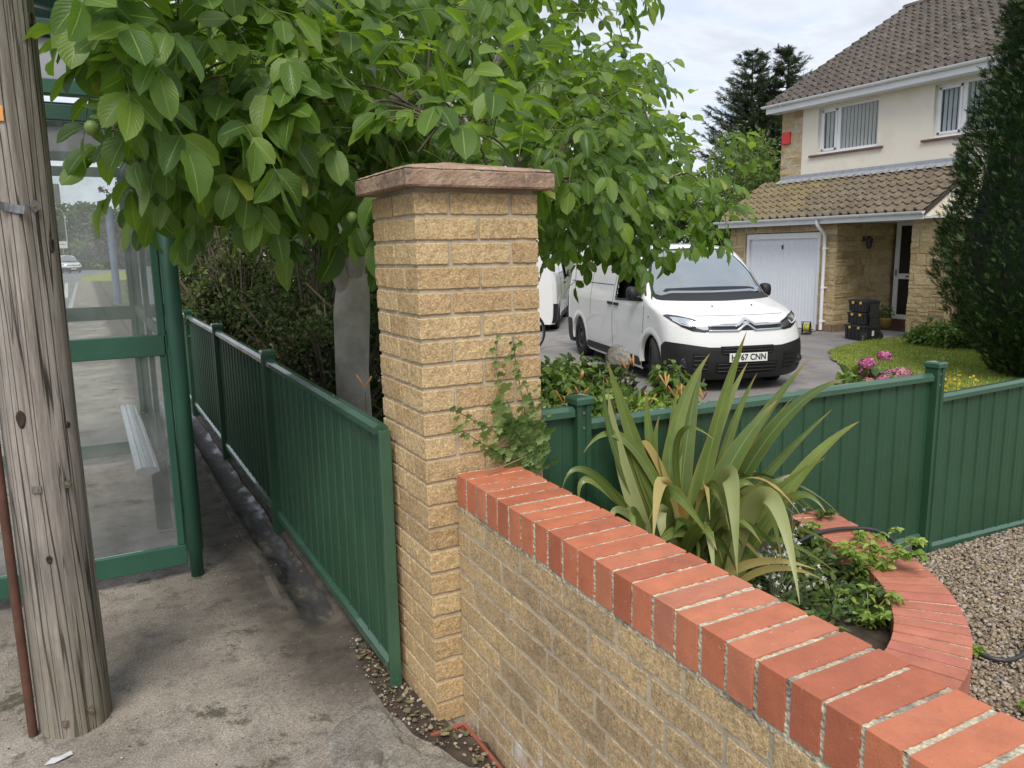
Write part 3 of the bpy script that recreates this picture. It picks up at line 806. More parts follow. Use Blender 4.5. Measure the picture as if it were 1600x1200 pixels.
# soil in the raised bed
poly = np.vstack([oc+inn*0.1, [(0.28, -1.15), (0.28, 0.10)], [(1.9, 0.1)]])
def soil_fn(X, Y):
    P = np.stack([X, Y, X*0], -1); return (fbm(P, 5, 3)-0.5)*0.09+(fbm(P, 40, 2)-0.5)*0.03
X0 = sp((0.27, 1.98, 0.02)); Y0 = sp((-1.2, 0.12, 0.02))
X, Y = np.meshgrid(X0, Y0, indexing='ij')
sheet('soil_bed', m_soil, X0, Y0, 0.275, lambda x, y: inside(x, y, poly), lambda X, Y: soil_fn(X, Y)-hgt(X, Y))

# ================================================================ gravel
m_grav_base = simple('gravel_bed', (0.24, 0.20, 0.145), 0.95, var=0.4, scale=25, bmp=1.0, bscale=70)
def grav_keep(x, y): return (x > 0.9) & (y < 0.12) & ~inside(x, y, np.vstack([oc+inn*0.1, [(0.0, -1.15), (0.0, 0.5)], [(1.9, 0.5)]]))
sheet('gravel_base', m_grav_base, sp((0.3, 8, 0.06)), sp((-4, 0.12, 0.06)), -0.012, grav_keep)
def pebbles(name, n, xr, yr, smin, smax, mat, seed, keep=None, zoff=0.0, dens=None, flat=0.62):
    rng = np.random.default_rng(seed)
    P = np.column_stack([rng.uniform(*xr, n), rng.uniform(*yr, n)])
    if keep is not None: P = P[keep(P[:, 0], P[:, 1])]
    if dens is not None: P = P[rng.uniform(0, 1, len(P)) < dens(P[:, 0], P[:, 1])]
    n = len(P)
    ph = (1+5**0.5)/2
    I = np.array([(-1, ph, 0), (1, ph, 0), (-1, -ph, 0), (1, -ph, 0), (0, -1, ph), (0, 1, ph), (0, -1, -ph), (0, 1, -ph), (ph, 0, -1), (ph, 0, 1), (-ph, 0, -1), (-ph, 0, 1)])/1.9
    FI = np.array([(0, 11, 5), (0, 5, 1), (0, 1, 7), (0, 7, 10), (0, 10, 11), (1, 5, 9), (5, 11, 4), (11, 10, 2), (10, 7, 6), (7, 1, 8), (3, 9, 4), (3, 4, 2), (3, 2, 6), (3, 6, 8), (3, 8, 9), (4, 9, 5), (2, 4, 11), (6, 2, 10), (8, 6, 7), (9, 8, 1)])
    s = rng.uniform(0, 1, n)**2*(smax-smin)+smin
    V = I[None]*(1+rng.normal(0, 0.16, (n, 12, 1)))*s[:, None, None]*0.5
    V = V*np.stack([rng.uniform(0.8, 1.5, n), rng.uniform(0.7, 1.1, n), rng.uniform(flat-0.2, flat+0.2, n)], 1)[:, None, :]
    a = rng.uniform(0, 2*math.pi, n); b = rng.normal(0, 0.35, n)
    x, y, z = V[..., 0], V[..., 1], V[..., 2]
    y, z = y*np.cos(b)[:, None]-z*np.sin(b)[:, None], y*np.sin(b)[:, None]+z*np.cos(b)[:, None]
    x, y = x*np.cos(a)[:, None]-y*np.sin(a)[:, None], x*np.sin(a)[:, None]+y*np.cos(a)[:, None]
    V = np.stack([x, y, z], -1)
    V[..., 0] += P[:, :1]; V[..., 1] += P[:, 1:]
    V[..., 2] += (hgt(P[:, 0], P[:, 1])+zoff+rng.uniform(-0.002, 0.006, n))[:, None]
    mb_ = MB(); mb_.add(V.reshape(-1, 3), (np.arange(n)[:, None, None]*12+FI[None]).reshape(-1, 3))
    return tag(mb_.build(name, mat, smooth=True), kind='stuff')
def pebble_mat(name, stops):
    m, t, b = nm(name); v = coords(t)
    col = ramp(t, island(t), stops)
    col = mix(t, 0.6, col, ramp(t, noise(t, v, 150, 3, 0.7), [(0.3, 0.65), (0.7, 1.25)]), 'MULTIPLY')
    t.links.new(col, b.inputs['Base Color']); b.inputs['Roughness'].default_value = 0.75; return m
m_peb = pebble_mat('pebbles', [(0.0, (0.14, 0.105, 0.075)), (0.25, (0.32, 0.235, 0.14)), (0.45, (0.38, 0.31, 0.22)), (0.65, (0.22, 0.165, 0.11)), (0.85, (0.48, 0.42, 0.35)), (1.0, (0.17, 0.16, 0.155))])
gk2 = lambda x, y: (y < 0.09) & ~inside(x, y, np.vstack([oc, [(0.0, -1.17), (0.0, 0.5)], [(1.98, 0.5)]]))
tag(pebbles('gravel', 52000, (1.1, 4.3), (-1.7, 0.09), 0.007, 0.024, m_peb, 3, gk2, 0.0), 'loose beige and grey shingle covering the ground beyond the curved red brick bed', 'gravel')
# grit, chips and dead leaf scraps
m_lit = pebble_mat('litter', [(0.0, (0.05, 0.04, 0.03)), (0.3, (0.16, 0.12, 0.08)), (0.6, (0.28, 0.22, 0.15)), (0.85, (0.45, 0.40, 0.33)), (1.0, (0.30, 0.15, 0.08))])
tag(pebbles('grit', 1500, (-1.8, 0.0), (-0.9, 2.2), 0.003, 0.009, m_lit, 8, None, 0.004, dens=lambda x, y: 0.25+0.75*(vn(np.column_stack([x, y, x*0]), 3.0) > 0.55)), 'scattered grit and pale chips on the worn pavement', 'grit')
tag(pebbles('foot_debris', 900, (-0.15, 0.09), (-0.6, 0.7), 0.005, 0.020, m_lit, 9, lambda x, y: (x < np.interp(y, [-0.6, -0.1, 0, 0.3, 0.7], [0.085, 0.06, -0.005, -0.005, -0.06])) & (x > np.interp(y, [-0.6, -0.3, -0.1, 0.1, 0.35, 0.7], [0.05, 0.03, -0.06, -0.12, -0.12, -0.09])), 0.016), 'soil crumbs and debris along the foot of the pillar and fence', 'debris')
def flakes(name, n, reg, s0, s1, mat, seed, zoff=0.01):
    """curled dead leaf flakes"""
    rng = np.random.default_rng(seed); P = reg(rng, n); n = len(P)
    s = rng.uniform(s0, s1, n); a = rng.uniform(0, 6.28, n); tl = rng.normal(0, 0.35, (n, 2))
    base = np.array([(-1, 0, 0.12), (-0.4, 0.42, 0.25), (0.4, 0.38, 0.2), (1, 0, 0.3), (0.4, -0.4, 0.0), (-0.4, -0.38, 0.05), (0, 0, 0.0)])
    V = base[None]*s[:, None, None]*0.5
    x = V[..., 0]*np.cos(a)[:, None]-V[..., 1]*np.sin(a)[:, None]; y = V[..., 0]*np.sin(a)[:, None]+V[..., 1]*np.cos(a)[:, None]
    z = V[..., 2]+x*tl[:, :1]+y*tl[:, 1:]+P[:, 2:3]+zoff
    V = np.stack([x+P[:, :1], y+P[:, 1:2], z], -1)
    F = np.array([(0, 1, 6), (1, 2, 6), (2, 3, 6), (3, 4, 6), (4, 5, 6), (5, 0, 6)])
    mb_ = MB(); mb_.add(V.reshape(-1, 3), (np.arange(n)[:, None, None]*7+F[None]).reshape(-1, 3))
    return mb_.build(name, mat)
m_dead = leafmat('dead_leaf', [(0.0, (0.07, 0.035, 0.02)), (0.5, (0.18, 0.095, 0.045)), (0.85, (0.32, 0.20, 0.11)), (1.0, (0.45, 0.36, 0.24))], rough=0.8, trans=0.1, tcol=(1.1, 1, 0.8))
def reg1(rng, n):
    y = rng.uniform(-0.5, 0.6, n); x = np.interp(y, [-0.5, -0.1, 0.1, 0.6], [0.06, 0.01, -0.05, -0.08])+rng.normal(0, 0.022, n)
    k = ~((x > -0.012) & (y > -0.01)) & (x < 0.075); x, y = x[k], y[k]
    return np.column_stack([x, y, x*0+0.014])
tag(flakes('dead_leaves', 75, reg1, 0.012, 0.034, m_dead, 4), 'brown dead leaves caught in the gap beside the pillar', 'leaf litter', kind='stuff')
def reg2(rng, n):
    P = np.column_stack([rng.uniform(-1.7, -0.05, n), rng.uniform(-0.6, 3.4, n), np.zeros(n)]); return P
tag(flakes('leaf_scraps', 40, reg2, 0.008, 0.022, m_dead, 14, 0.003), 'tiny dry leaf scraps lying on the pavement', 'leaf litter', kind='stuff')
mb = MB(); sc = np.array([(-0.045, -0.012, 0.002), (-0.02, 0.012, 0.010), (0.02, 0.016, 0.006), (0.045, 0.018, 0.014), (0.052, 0.006, 0.004), (0.03, -0.010, 0.008), (-0.01, -0.020, 0.003), (0.0, -0.001, 0.012)])
mb.add(sc*0.8+R(-1.10, 0.43, 0.006), [[i, (i+1) % 7, 7] for i in range(7)])
tag(mb.build('plastic_scrap', simple('white_plastic', (0.50, 0.52, 0.54), 0.4)), 'scrap of white plastic lying at the foot of the wooden pole', 'litter')
# ================================================================ wooden pole
def wood_mat():
    m, t, b = nm('weathered_wood')
    v = coords(t, scale=(1, 1, 0.05)); v2 = coords(t, scale=(1, 1, 0.02)); vf = coords(t)
    g = noise(t, v, 38, 7, 0.7, 0.4); f = noise(t, v, 150, 4, 0.8); l = noise(t, vf, 2.4, 4, 0.6)
    col = ramp(t, g, [(0.28, (0.17, 0.145, 0.125)), (0.45, (0.275, 0.242, 0.208)), (0.60, (0.35, 0.313, 0.273)), (0.78, (0.45, 0.41, 0.365))])
    col = mix(t, 0.75, col, ramp(t, f, [(0.3, 0.55), (0.7, 1.3)]), 'MULTIPLY')
    col = mix(t, 0.8, col, ramp(t, l, [(0.3, 0.68), (0.7, 1.18)]), 'MULTIPLY')
    c = noise(t, v2, 11, 3, 0.55, 0.0)
    d1 = math_(t, 'ABSOLUTE', math_(t, 'SUBTRACT', c, 0.5)); d2 = math_(t, 'ABSOLUTE', math_(t, 'SUBTRACT', c, 0.42)); d3 = math_(t, 'ABSOLUTE', math_(t, 'SUBTRACT', c, 0.58))
    d = math_(t, 'MINIMUM', math_(t, 'MINIMUM', d1, d2), d3)
    crack = ramp(t, d, [(0.0, 1.0), (0.0035, 0.9), (0.009, 0.0)])
    c2 = noise(t, v2, 31, 2, 0.5); dd = math_(t, 'ABSOLUTE', math_(t, 'SUBTRACT', c2, 0.5))
    fcr = math_(t, 'MULTIPLY', ramp(t, dd, [(0.0, 1.0), (0.012, 0.0)]), ramp(t, noise(t, vf, 4, 2), [(0.45, 0.0), (0.6, 0.8)]))
    cr_ = math_(t, 'MAXIMUM', crack, fcr)
    col = mix(t, math_(t, 'MULTIPLY', cr_, 0.93), col, (0.018, 0.013, 0.010))
    # greenish base
    s = N(t, 'ShaderNodeSeparateXYZ'); t.links.new(vf, s.inputs[0])
    gr = math_(t, 'MULTIPLY', ramp(t, s.outputs[2], [(0.0, 0.7), (0.55, 0.0)]), ramp(t, noise(t, vf, 9, 4), [(0.35, 0.2), (0.65, 1.0)]))
    col = mix(t, gr, col, (0.17, 0.155, 0.085))
    t.links.new(col, b.inputs['Base Color']); b.inputs['Roughness'].default_value = 0.9
    h = math_(t, 'SUBTRACT', math_(t, 'ADD', math_(t, 'MULTIPLY', g, 0.5), math_(t, 'MULTIPLY', f, 0.25)), math_(t, 'MULTIPLY', cr_, 1.0))
    bump(t, b, h, 0.7, 0.006); return m
PX, PY = -1.052, 0.655
pole = thing('wooden_pole', 'weathered grey-brown wooden utility pole with long cracks and small metal plates', 'pole', (PX, PY, 0))
mb = MB(); G = []
for z in np.linspace(-0.1, 6.5, 400):
    r = 0.108-0.004*min(z, 6); row = []
    for k in range(97):
        a = 2*math.pi*k/96
        wz = 0.0025*math.sin(3*a+z*0.7)+0.0015*math.sin(7*a-z*0.4)+0.001*math.sin(13*a+z)
        lx = 0.014*max(z-1.0, 0)
        row.append((lx+(r+wz)*math.cos(a), (r+wz)*math.sin(a), z))
    G.append(row)
mb.grid(np.array(G), flip=True); mb.build('shaft', wood_mat(), pole, smooth=True)
dir_cam = R(-0.8765-PX, -2.1572-PY, 0); dir_cam /= np.linalg.norm(dir_cam); rt_ = R(-dir_cam[1], dir_cam[0], 0)
def on_pole(wx, wz):
    """point on the pole's face towards the pavement, offset wx to the right as seen from there"""
    r = 0.108-0.004*wz; s = np.clip(wx/r, -0.98, 0.98); c = math.sqrt(1-s*s)
    lx = 0.014*max(wz-1.0, 0)
    n = dir_cam*c+rt_*s
    return n*(r+0.001)+R(lx, 0, wz), n
m_gal = simple('galvanised_steel', (0.30, 0.31, 0.33), 0.45, 0.85, var=0.3, scale=30, bmp=0.15)
m_rust = simple('rusty_iron', (0.10, 0.045, 0.028), 0.75, 0.1, var=0.3, scale=14, bmp=0.4, bscale=50)
def plate(nm_, wx, wz, wd, h, rot, bolt_c=True, curl=0.0):
    p, n = on_pole(wx, wz); u = np.cross(R(0, 0, 1), n); c_, s_ = math.cos(rot), math.sin(rot)
    U = u*c_+R(0, 0, 1)*s_; W = -u*s_+R(0, 0, 1)*c_
    mb = MB(); G = []
    for i in range(7):
        a = i/6-0.5; row = []
        for j, (bz, off) in enumerate(((-0.5, 0.0), (-0.5, 0.0065), (0.5, 0.0065), (0.5, 0.0))):
            q_ = p+U*a*wd+W*bz*h+n*(off+curl*abs(a-0.1)**2-abs(a)**2*wd*wd/0.8)
            row.append(q_)
        G.append(row)
    mb.grid(np.array(G)); mb.grid(np.array([[g[0], g[1], g[2], g[3]] for g in (G[0], G[0])]))
    o = mb.build(nm_, m_gal, pole)
    if bolt_c:
        mb = MB(); c = p+n*0.001+(U*(-wd*0.28) if wd > 0.04 else 0); mb.tube([c, c+n*0.011], 0.006, 10)
        mb.build('bolt_head', simple('rusty_bolt', (0.33, 0.22, 0.10), 0.5, 0.6), o, smooth=False)
plate('strap', -0.014, 1.693, 0.075, 0.024, -0.20, True, 0.08)
plate('washer_plate', 0.046, 1.698, 0.026, 0.026, 0.6)
plate('washer_plate', -0.027, 0.845, 0.026, 0.022, 0.0)
plate('washer_plate', 0.052, 0.845, 0.022, 0.022, -0.1)
plate('washer_plate', -0.030, 0.055, 0.018, 0.022, 0.0)
plate('washer_plate', 0.042, 0.075, 0.018, 0.022, 0.3)
# orange number plate, wrapped on the face
mb = MB(); G = []
for i in range(9):
    p0, n = on_pole(-0.082+i*0.0095, 1.955-0.02); p1, _ = on_pole(-0.082+i*0.0095, 1.955+0.022); G.append([p0+n*0.006, p1+n*0.006])
mb.grid(np.array(G)); og = mb.build('tag_plate', simple('orange_enamel', (0.78, 0.36, 0.10), 0.45, var=0.06), pole)
mb = MB()
for wx, wz, r_ in ((-0.029, 1.945, 0.0032), (-0.020, 1.944, 0.0032)):
    p, n = on_pole(wx, wz); mb = MB(); mb.tube([p+n*0.0062, p+n*0.0074], r_, 8); mb.build('hole', simple('black_hole', (0.02, 0.015, 0.01), 0.9), og)
mb = MB(); p, n = on_pole(-0.020, 2.222); mb.tube([p-n*0.004, p+n*0.006, p+n*0.010], [0.020, 0.018, 0.008], 14); mb.build('bolt_head', m_rust, pole, smooth=True)
m_knot = simple('wood_knot', (0.035, 0.024, 0.018), 0.9, var=0.5, scale=60, bmp=0.9)
for wx, wz, a_, b_ in ((-0.045, 1.066, 0.011, 0.022), (0.074, 1.03, 0.006, 0.008), (-0.018, 0.615, 0.007, 0.011), (0.085, 2.235, 0.008, 0.017), (0.080, 1.585, 0.006, 0.018)):
    p, n = on_pole(wx, wz); u = np.cross(R(0, 0, 1), n); G = []
    for rr, off in ((1.35, -0.001), (1.1, 0.0055), (0.8, 0.005), (0.4, 0.004), (0.02, 0.003)):
        G.append([p+u*a_*rr*math.cos(t)*(1+0.12*math.sin(3*t))+R(0, 0, 1)*b_*rr*math.sin(t)+n*off for t in np.linspace(0, 2*math.pi, 17)])
    mb = MB(); mb.grid(np.array(G)); mb.build('knot', m_knot, pole, smooth=True)
# brown cable guard up the road side
pts = []
for z in np.linspace(-0.05, 6.4, 40):
    p, n = on_pole(-0.1085+0.004*z, z); pts.append(p+n*0.006-rt_*0.012+rt_*0.004*z*0)
mb = MB(); mb.tube(pts, 0.014, 12); mb.build('cable_guard', m_rust, pole, smooth=True)

# ================================================================ bus shelter
m_sh = paint_mat('shelter_green', (0.030, 0.105, 0.066), 0.42, 0.5)
m_shd = paint_mat('shelter_dark_green', (0.022, 0.070, 0.050), 0.45, 0.4)
def glass_mat(name, film=0.10, tint=(0.90, 0.94, 0.92)):
    m, t, b = nm(name); t.nodes.remove(b); out = t.nodes['Material Output']
    tr = t.nodes.new('ShaderNodeBsdfTransparent'); tr.inputs[0].default_value = tint+(1,)
    gl = t.nodes.new('ShaderNodeBsdfGlossy'); gl.inputs['Roughness'].default_value = 0.03
    df = t.nodes.new('ShaderNodeBsdfDiffuse'); df.inputs[0].default_value = (0.75, 0.76, 0.74, 1)
    fr = t.nodes.new('ShaderNodeFresnel'); fr.inputs[0].default_value = 1.35
    v = coords(t); nn = ramp(t, noise(t, v, 4, 6, 0.7), [(0.3, film*0.4), (0.75, film*1.9)])
    m1 = t.nodes.new('ShaderNodeMixShader'); t.links.new(nn, m1.inputs[0]); t.links.new(tr.outputs[0], m1.inputs[1]); t.links.new(df.outputs[0], m1.inputs[2])
    m2 = t.nodes.new('ShaderNodeMixShader'); t.links.new(fr.outputs[0], m2.inputs[0]); t.links.new(m1.outputs[0], m2.inputs[1]); t.links.new(gl.outputs[0], m2.inputs[2])
    t.links.new(m2.outputs[0], out.inputs[0]); return m
m_glass = glass_mat('dusty_glass', 0.10, (0.97, 0.985, 0.98))
m_glass_d = glass_mat('dirty_glass', 0.22, (0.90, 0.94, 0.92))
sh = thing('bus_shelter', 'green framed bus shelter with clear glazed panels on the pavement behind the wooden pole', 'bus shelter', (-1.2, 1.7, 0))
def shp(nm_, x0, x1, y0, y1, z0, z1, mat=m_sh, bev=0.004):
    mb = MB(); mb.bb(x0+1.2, x1+1.2, y0-1.7, y1-1.7, z0, z1); return mb.build(nm_, mat, sh, bevel=bev)
for y in (1.727, 4.28):
    mb = MB(); mb.lathe((-0.537+1.2, y-1.7, 0), [(0.0, -0.02), (0.030, -0.02), (0.030, 0.13), (0.0375, 0.135), (0.0375, 2.5), (0, 2.5)], 28)
    mb.build('corner_post', m_sh, sh, smooth=True)
    mb = MB(); mb.lathe((-1.86+1.2, y-1.7, 0), [(0.0, -0.02), (0.0375, -0.02), (0.0375, 2.5), (0, 2.5)], 28); mb.build('corner_post', m_sh, sh, smooth=True)
for y, mt in ((1.75, m_sh), (4.28, m_shd)):
    e = 0.024
    shp('bottom_rail', -1.83, -0.575, y-e, y+e, 0.065, 0.165, mt)
    shp('middle_rail', -1.83, -0.575, y-e, y+e, 1.092, 1.190, mt)
    shp('stile', -0.612, -0.575, y-0.018, y+0.018, 0.165, 1.092, mt); shp('stile', -0.612, -0.575, y-0.018, y+0.018, 1.19, 2.12, mt)
    shp('stile_bead', -0.590, -0.582, y-0.024, y-0.0185, 0.17, 2.1, m_sh, 0.0015)
    shp('lower_beam', -1.85, -0.57, y-0.03, y+0.03, 2.12, 2.185, m_shd); shp('upper_beam', -1.87, -0.56, y-0.034, y+0.034, 2.225, 2.285, mt)
    shp('top_beam', -1.90, -0.52, y-0.034, y+0.034, 2.455, 2.52, m_shd)
    shp('fascia_panel', -1.86, -0.57, y-0.006, y+0.006, 2.2855, 2.4545, simple('grey_fascia', (0.36, 0.36, 0.40), 0.5))
    shp('glass_pane', -1.83, -0.6125, y-0.003, y+0.003, 0.1655, 1.0915, m_glass, 0); shp('glass_pane', -1.83, -0.6125, y-0.003, y+0.003, 1.1905, 2.1195, m_glass, 0)
# back wall, towards the fence
for y in (3.05,):
    shp('back_post', -0.585, -0.545, y-0.03, y+0.03, 0.0, 2.2, m_shd)
for y0, y1 in ((1.775, 3.02), (3.08, 4.25)):
    shp('back_rail', -0.58, -0.55, y0, y1, 0.30, 0.35, m_shd); shp('back_rail', -0.58, -0.55, y0, y1, 1.13, 1.19, m_shd)
    shp('back_glass', -0.569, -0.563, y0, y1, 0.351, 1.129, m_glass_d, 0); shp('back_glass', -0.569, -0.563, y0, y1, 1.191, 2.12, m_glass_d, 0)
shp('back_beam', -0.59, -0.545, 1.76, 4.27, 2.12, 2.22, m_shd)
shp('front_beam', -1.88, -1.84, 1.76, 4.27, 2.12, 2.22, m_shd)
# timetable case hanging from the far beam
shp('timetable_case', -1.32, -0.98, 4.20, 4.235, 1.93, 2.06, simple('grey_case', (0.30, 0.31, 0.32), 0.5))
# roof: shallow barrel of clouded sheet on hoops
mb = MB(); G = []
for i in range(13):
    a = math.pi*(i/12); x = -1.205-0.70*math.cos(a); z = 2.53+0.20*math.sin(a)
    G.append([(x+1.2, 1.68-1.7, z), (x+1.2, 4.36-1.7, z)])
mb.grid(np.array(G)); mb.build('roof_sheet', glass_mat('clouded_sheet', 0.35, (0.7, 0.72, 0.72)), sh, smooth=True)
for y in (2.4, 3.05, 3.7):
    shp('roof_bar', -1.88, -0.55, y-0.02, y+0.02, 2.47, 2.52, m_shd)
# bench
mb = MB()
prof = [(-0.747, 0.440), (-0.742, 0.452), (-0.718, 0.456), (-0.714, 0.450), (-0.708, 0.457), (-0.690, 0.457), (-0.685, 0.450), (-0.679, 0.456), (-0.660, 0.452), (-0.655, 0.447), (-0.650, 0.452), (-0.635, 0.446), (-0.632, 0.43), (-0.69, 0.405), (-0.742, 0.42), (-0.747, 0.440)]
G = np.array([[(x+1.2, y-1.7, z) for x, z in prof] for y in (2.20, 4.22)]); mb.grid(G)
c = np.mean(np.array(prof), 0)
for y in (2.20, 4.22): mb.add([(x+1.2, y-1.7, z) for x, z in prof]+[(c[0]+1.2, y-1.7, c[1])], [[i, i+1, len(prof)] for i in range(len(prof)-1)])
mb.build('bench_seat', simple('brushed_aluminium', (0.62, 0.63, 0.63), 0.35, 0.55, var=0.12, scale=20, bmp=0.1), sh)
for y in (2.55, 3.95): shp('bench_bracket', -0.655, -0.60, y-0.02, y+0.02, 0.40, 0.43, m_shd); shp('bench_leg', -0.66, -0.58, y-0.035, y+0.035, 0.0, 0.41, m_shd)

# ================================================================ things far down the road
def at(x, y, z=0): return (x, y, z)
m_tr = leafmat('distant_foliage', [(0.0, (0.022, 0.045, 0.012)), (0.5, (0.06, 0.105, 0.028)), (1.0, (0.13, 0.18, 0.05))], trans=0.25)
m_tr2 = leafmat('pale_foliage', [(0.0, (0.05, 0.085, 0.02)), (0.5, (0.11, 0.165, 0.04)), (1.0, (0.2, 0.26, 0.08))], trans=0.3)
m_purple = leafmat('purple_foliage', [(0.0, (0.022, 0.014, 0.016)), (0.5, (0.06, 0.035, 0.038)), (1.0, (0.10, 0.075, 0.055))], trans=0.15, tcol=(1.3, 0.9, 0.9))
m_bark = simple('bark', (0.16, 0.12, 0.085), 0.9, var=0.35, scale=8, bmp=0.8, bscale=30)
m_bark_d = simple('dark_bark', (0.075, 0.058, 0.045), 0.9, var=0.35, scale=8, bmp=0.8, bscale=30)
def leafpts(lobes, n, rng, shell=0.5, gap=0.45, gs=1.3, floor=None):
    """points in a union of ellipsoids, denser outside, with noise-made gaps"""
    lobes = np.array(lobes, float); vol = (lobes[:, 3]*lobes[:, 4]*lobes[:, 5])**(2/3)
    k = rng.choice(len(lobes), n*2, p=vol/vol.sum())
    d = rng.normal(size=(n*2, 3)); d /= np.linalg.norm(d, axis=1)[:, None]
    r = shell+(1-shell)*rng.uniform(0, 1, n*2)**0.6
    P = lobes[k, :3]+d*r[:, None]*lobes[k, 3:6]
    keep = fbm(P, gs, 2) > gap
    if floor is not None: keep &= P[:, 2] > floor
    P, d = P[keep][:n], d[keep][:n]
    return P, d
def leafquads(mb, P, d, size, rng, aspect=0.55, droop=0.3, m=0, spread=0.9):
    """bent leaf: two quads folded on the midrib"""
    n = len(P); s = size*rng.uniform(0.6, 1.25, n)[:, None]
    ax = d+rng.normal(0, spread, (n, 3))+R(0, 0, -droop); ax /= np.linalg.norm(ax, axis=1)[:, None]
    nn = rng.normal(0, 0.6, (n, 3))+d*0.6+R(0, 0, 0.7)
    sd_ = np.cross(ax, nn); sd_ /= np.linalg.norm(sd_, axis=1)[:, None]+1e-9
    up = np.cross(sd_, ax)
    b = P; t_ = P+ax*s-up*s*0.12; mid = P+ax*s*0.5+up*s*0.04
    l = mid+sd_*s*aspect*0.5+up*s*0.08; r = mid-sd_*s*aspect*0.5+up*s*0.08
    V = np.stack([b, l, t_, r], 1).reshape(-1, 3)
    i = np.arange(n)[:, None]*4
    mb.add(V, np.concatenate([i+np.array([[0, 1, 2]]), i+np.array([[0, 2, 3]])]), m); return mb
def simple_tree(name, label, cat, base, trunk_h, tr, lobes, n, size, mat, seed, group=None, bark=m_bark, gap=0.42, gs=0.6, shell=0.35):
    rng = np.random.default_rng(seed); o = thing(name, label, cat, base, 0, group)
    top = R(0, 0, trunk_h); mb = MB()
    mb.tube([(0, 0, -0.3), (tr*0.3, 0, trunk_h*0.5), top], [tr*1.2, tr, tr*0.7], 9)
    for lb in lobes:
        c = R(*lb[:3]); mb.tube([top*0.85, (top*0.6+c*0.4)+R(0, 0, 0.1), c], [tr*0.55, tr*0.35, tr*0.1], 6)
    mb.build('trunk', bark, o, smooth=True)
    mb = MB(); P, d = leafpts(lobes, n, rng, shell, gap, gs)
    leafquads(mb, P, d, size, rng); mb.build('crown', mat, o)
    return o
def blob(rng, c, r, k, sq=0.8):
    L = [(*c, r*0.75, r*0.75, r*0.7*sq)]
    for _ in range(k):
        a = rng.uniform(0, 6.28); z = rng.uniform(-0.7, 0.9)*r*sq; rr = r*math.sqrt(max(0.1, 1-(z/(r*sq*1.15))**2))*rng.uniform(0.45, 0.8)
        s = r*rng.uniform(0.28, 0.5); L.append((c[0]+rr*math.cos(a), c[1]+rr*math.sin(a), c[2]+z, s, s, s*0.85))
    return L
rng = np.random.default_rng(3)
far = [(-7.5, 150, 5.5, 4.6, 0), (-1.5, 162, 7.5, 5.6, 0), (5.5, 150, 6.4, 5.2, 1), (-15, 165, 8, 6, 1), (12, 165, 8, 6.5, 0), (19, 150, 7, 6, 1), (2.0, 118, 3.0, 2.4, 1), (-24, 158, 9, 7, 0)]
for i, (x, y, zc, r, k) in enumerate(far):
    lb = ['dark green broad tree across the far end of the road', 'pale green bushy tree across the far end of the road'][k]
    lb = ['rounded dark tree left of the distant lamp post', 'tallest dark tree behind the distant lamp post', 'pale green tree behind the grass verge', 'broad pale tree beyond the far van, seen past the wooden pole', 'dark tree behind the purple leaved tree', 'pale tree furthest right behind the street hedge', 'small pale bush at the far side of the grass verge', 'large dark tree hidden mostly by the wooden pole'][i]
    simple_tree('broad_tree', lb, 'tree', (x, y, 0), zc*0.5, 0.25, blob(rng, (0, 0, zc), r, 9)+[(-3, -2, 1.6, 3.6, 2, 2.2), (3, -2, 1.4, 3.6, 2, 2.0), (0, -1, 2.2, 3.4, 2.4, 2.6)], 4200, 0.9, (m_tr, m_tr2)[k], 40+i, 'trees at the far end of the road')
simple_tree('purple_tree', 'dark purple leaved tree standing beside the pavement beyond the bus shelter', 'tree', (1.6, 31, 0), 1.9, 0.14, [(-1.0, 0, 2.3, 1.2, 1.2, 0.8), (-0.6, 0, 3.4, 1.3, 1.2, 1.1), (0.2, 0.3, 4.6, 1.3, 1.3, 1.3), (0.9, 0, 2.9, 1.3, 1.2, 1.2), (-1.6, 0.2, 1.9, 0.6, 0.6, 0.35)], 5200, 0.24, m_purple, 61, bark=m_bark_d)
simple_tree('street_bush', 'pale green clipped bush at the pavement edge beyond the bus shelter', 'bush', (0.95, 24.0, 0), 0.5, 0.05, [(0, 0, 0.65, 0.75, 1.6, 0.75), (0.1, -0.8, 0.95, 0.5, 0.7, 0.5), (0.0, 0.9, 0.5, 0.8, 0.9, 0.55)], 4200, 0.10, m_tr2, 62)
# blue-grey post on the pavement
mb = MB(); mb.lathe((0, 0, 0), [(0.0, 0), (0.115, 0), (0.115, 0.9), (0.118, 0.92), (0.118, 1.02), (0.112, 1.04), (0.112, 3.2), (0, 3.2)], 20)
o = mb.build('street_post', simple('blue_grey_paint', (0.13, 0.17, 0.25), 0.5, var=0.1), None, smooth=False); o.location = (-0.02, 26.8, 0)
tag(o, 'blue-grey round post on the pavement seen through the shelter glass', 'post')
lampp = thing('street_lamp', 'thin grey lamp post rising before the distant trees', 'street lamp', (-2.6, 118, 0))
mb = MB(); mb.tube([(0, 0, 0), (0, 0, 7.2), (-0.3, -0.2, 7.9), (-1.0, -0.6, 8.1)], [0.11, 0.07, 0.06, 0.05], 10); mb.build('column', simple('lamp_grey', (0.42, 0.44, 0.44), 0.5), lampp)
mb = MB(); mb.box((-1.3, -0.8, 8.1), (0.7, 0.25, 0.14)); mb.build('lantern', simple('lamp_head', (0.3, 0.31, 0.31), 0.5), lampp, bevel=0.03)
sg = thing('road_sign', 'small white rectangular road sign above the distant van', 'road sign', (-2.9, 104, 0))
mb = MB(); mb.cyl((0, 0, 0), (0, 0, 3.6), 0.04, 8); mb.build('sign_post', simple('sign_post_grey', (0.4, 0.4, 0.4), 0.5), sg)
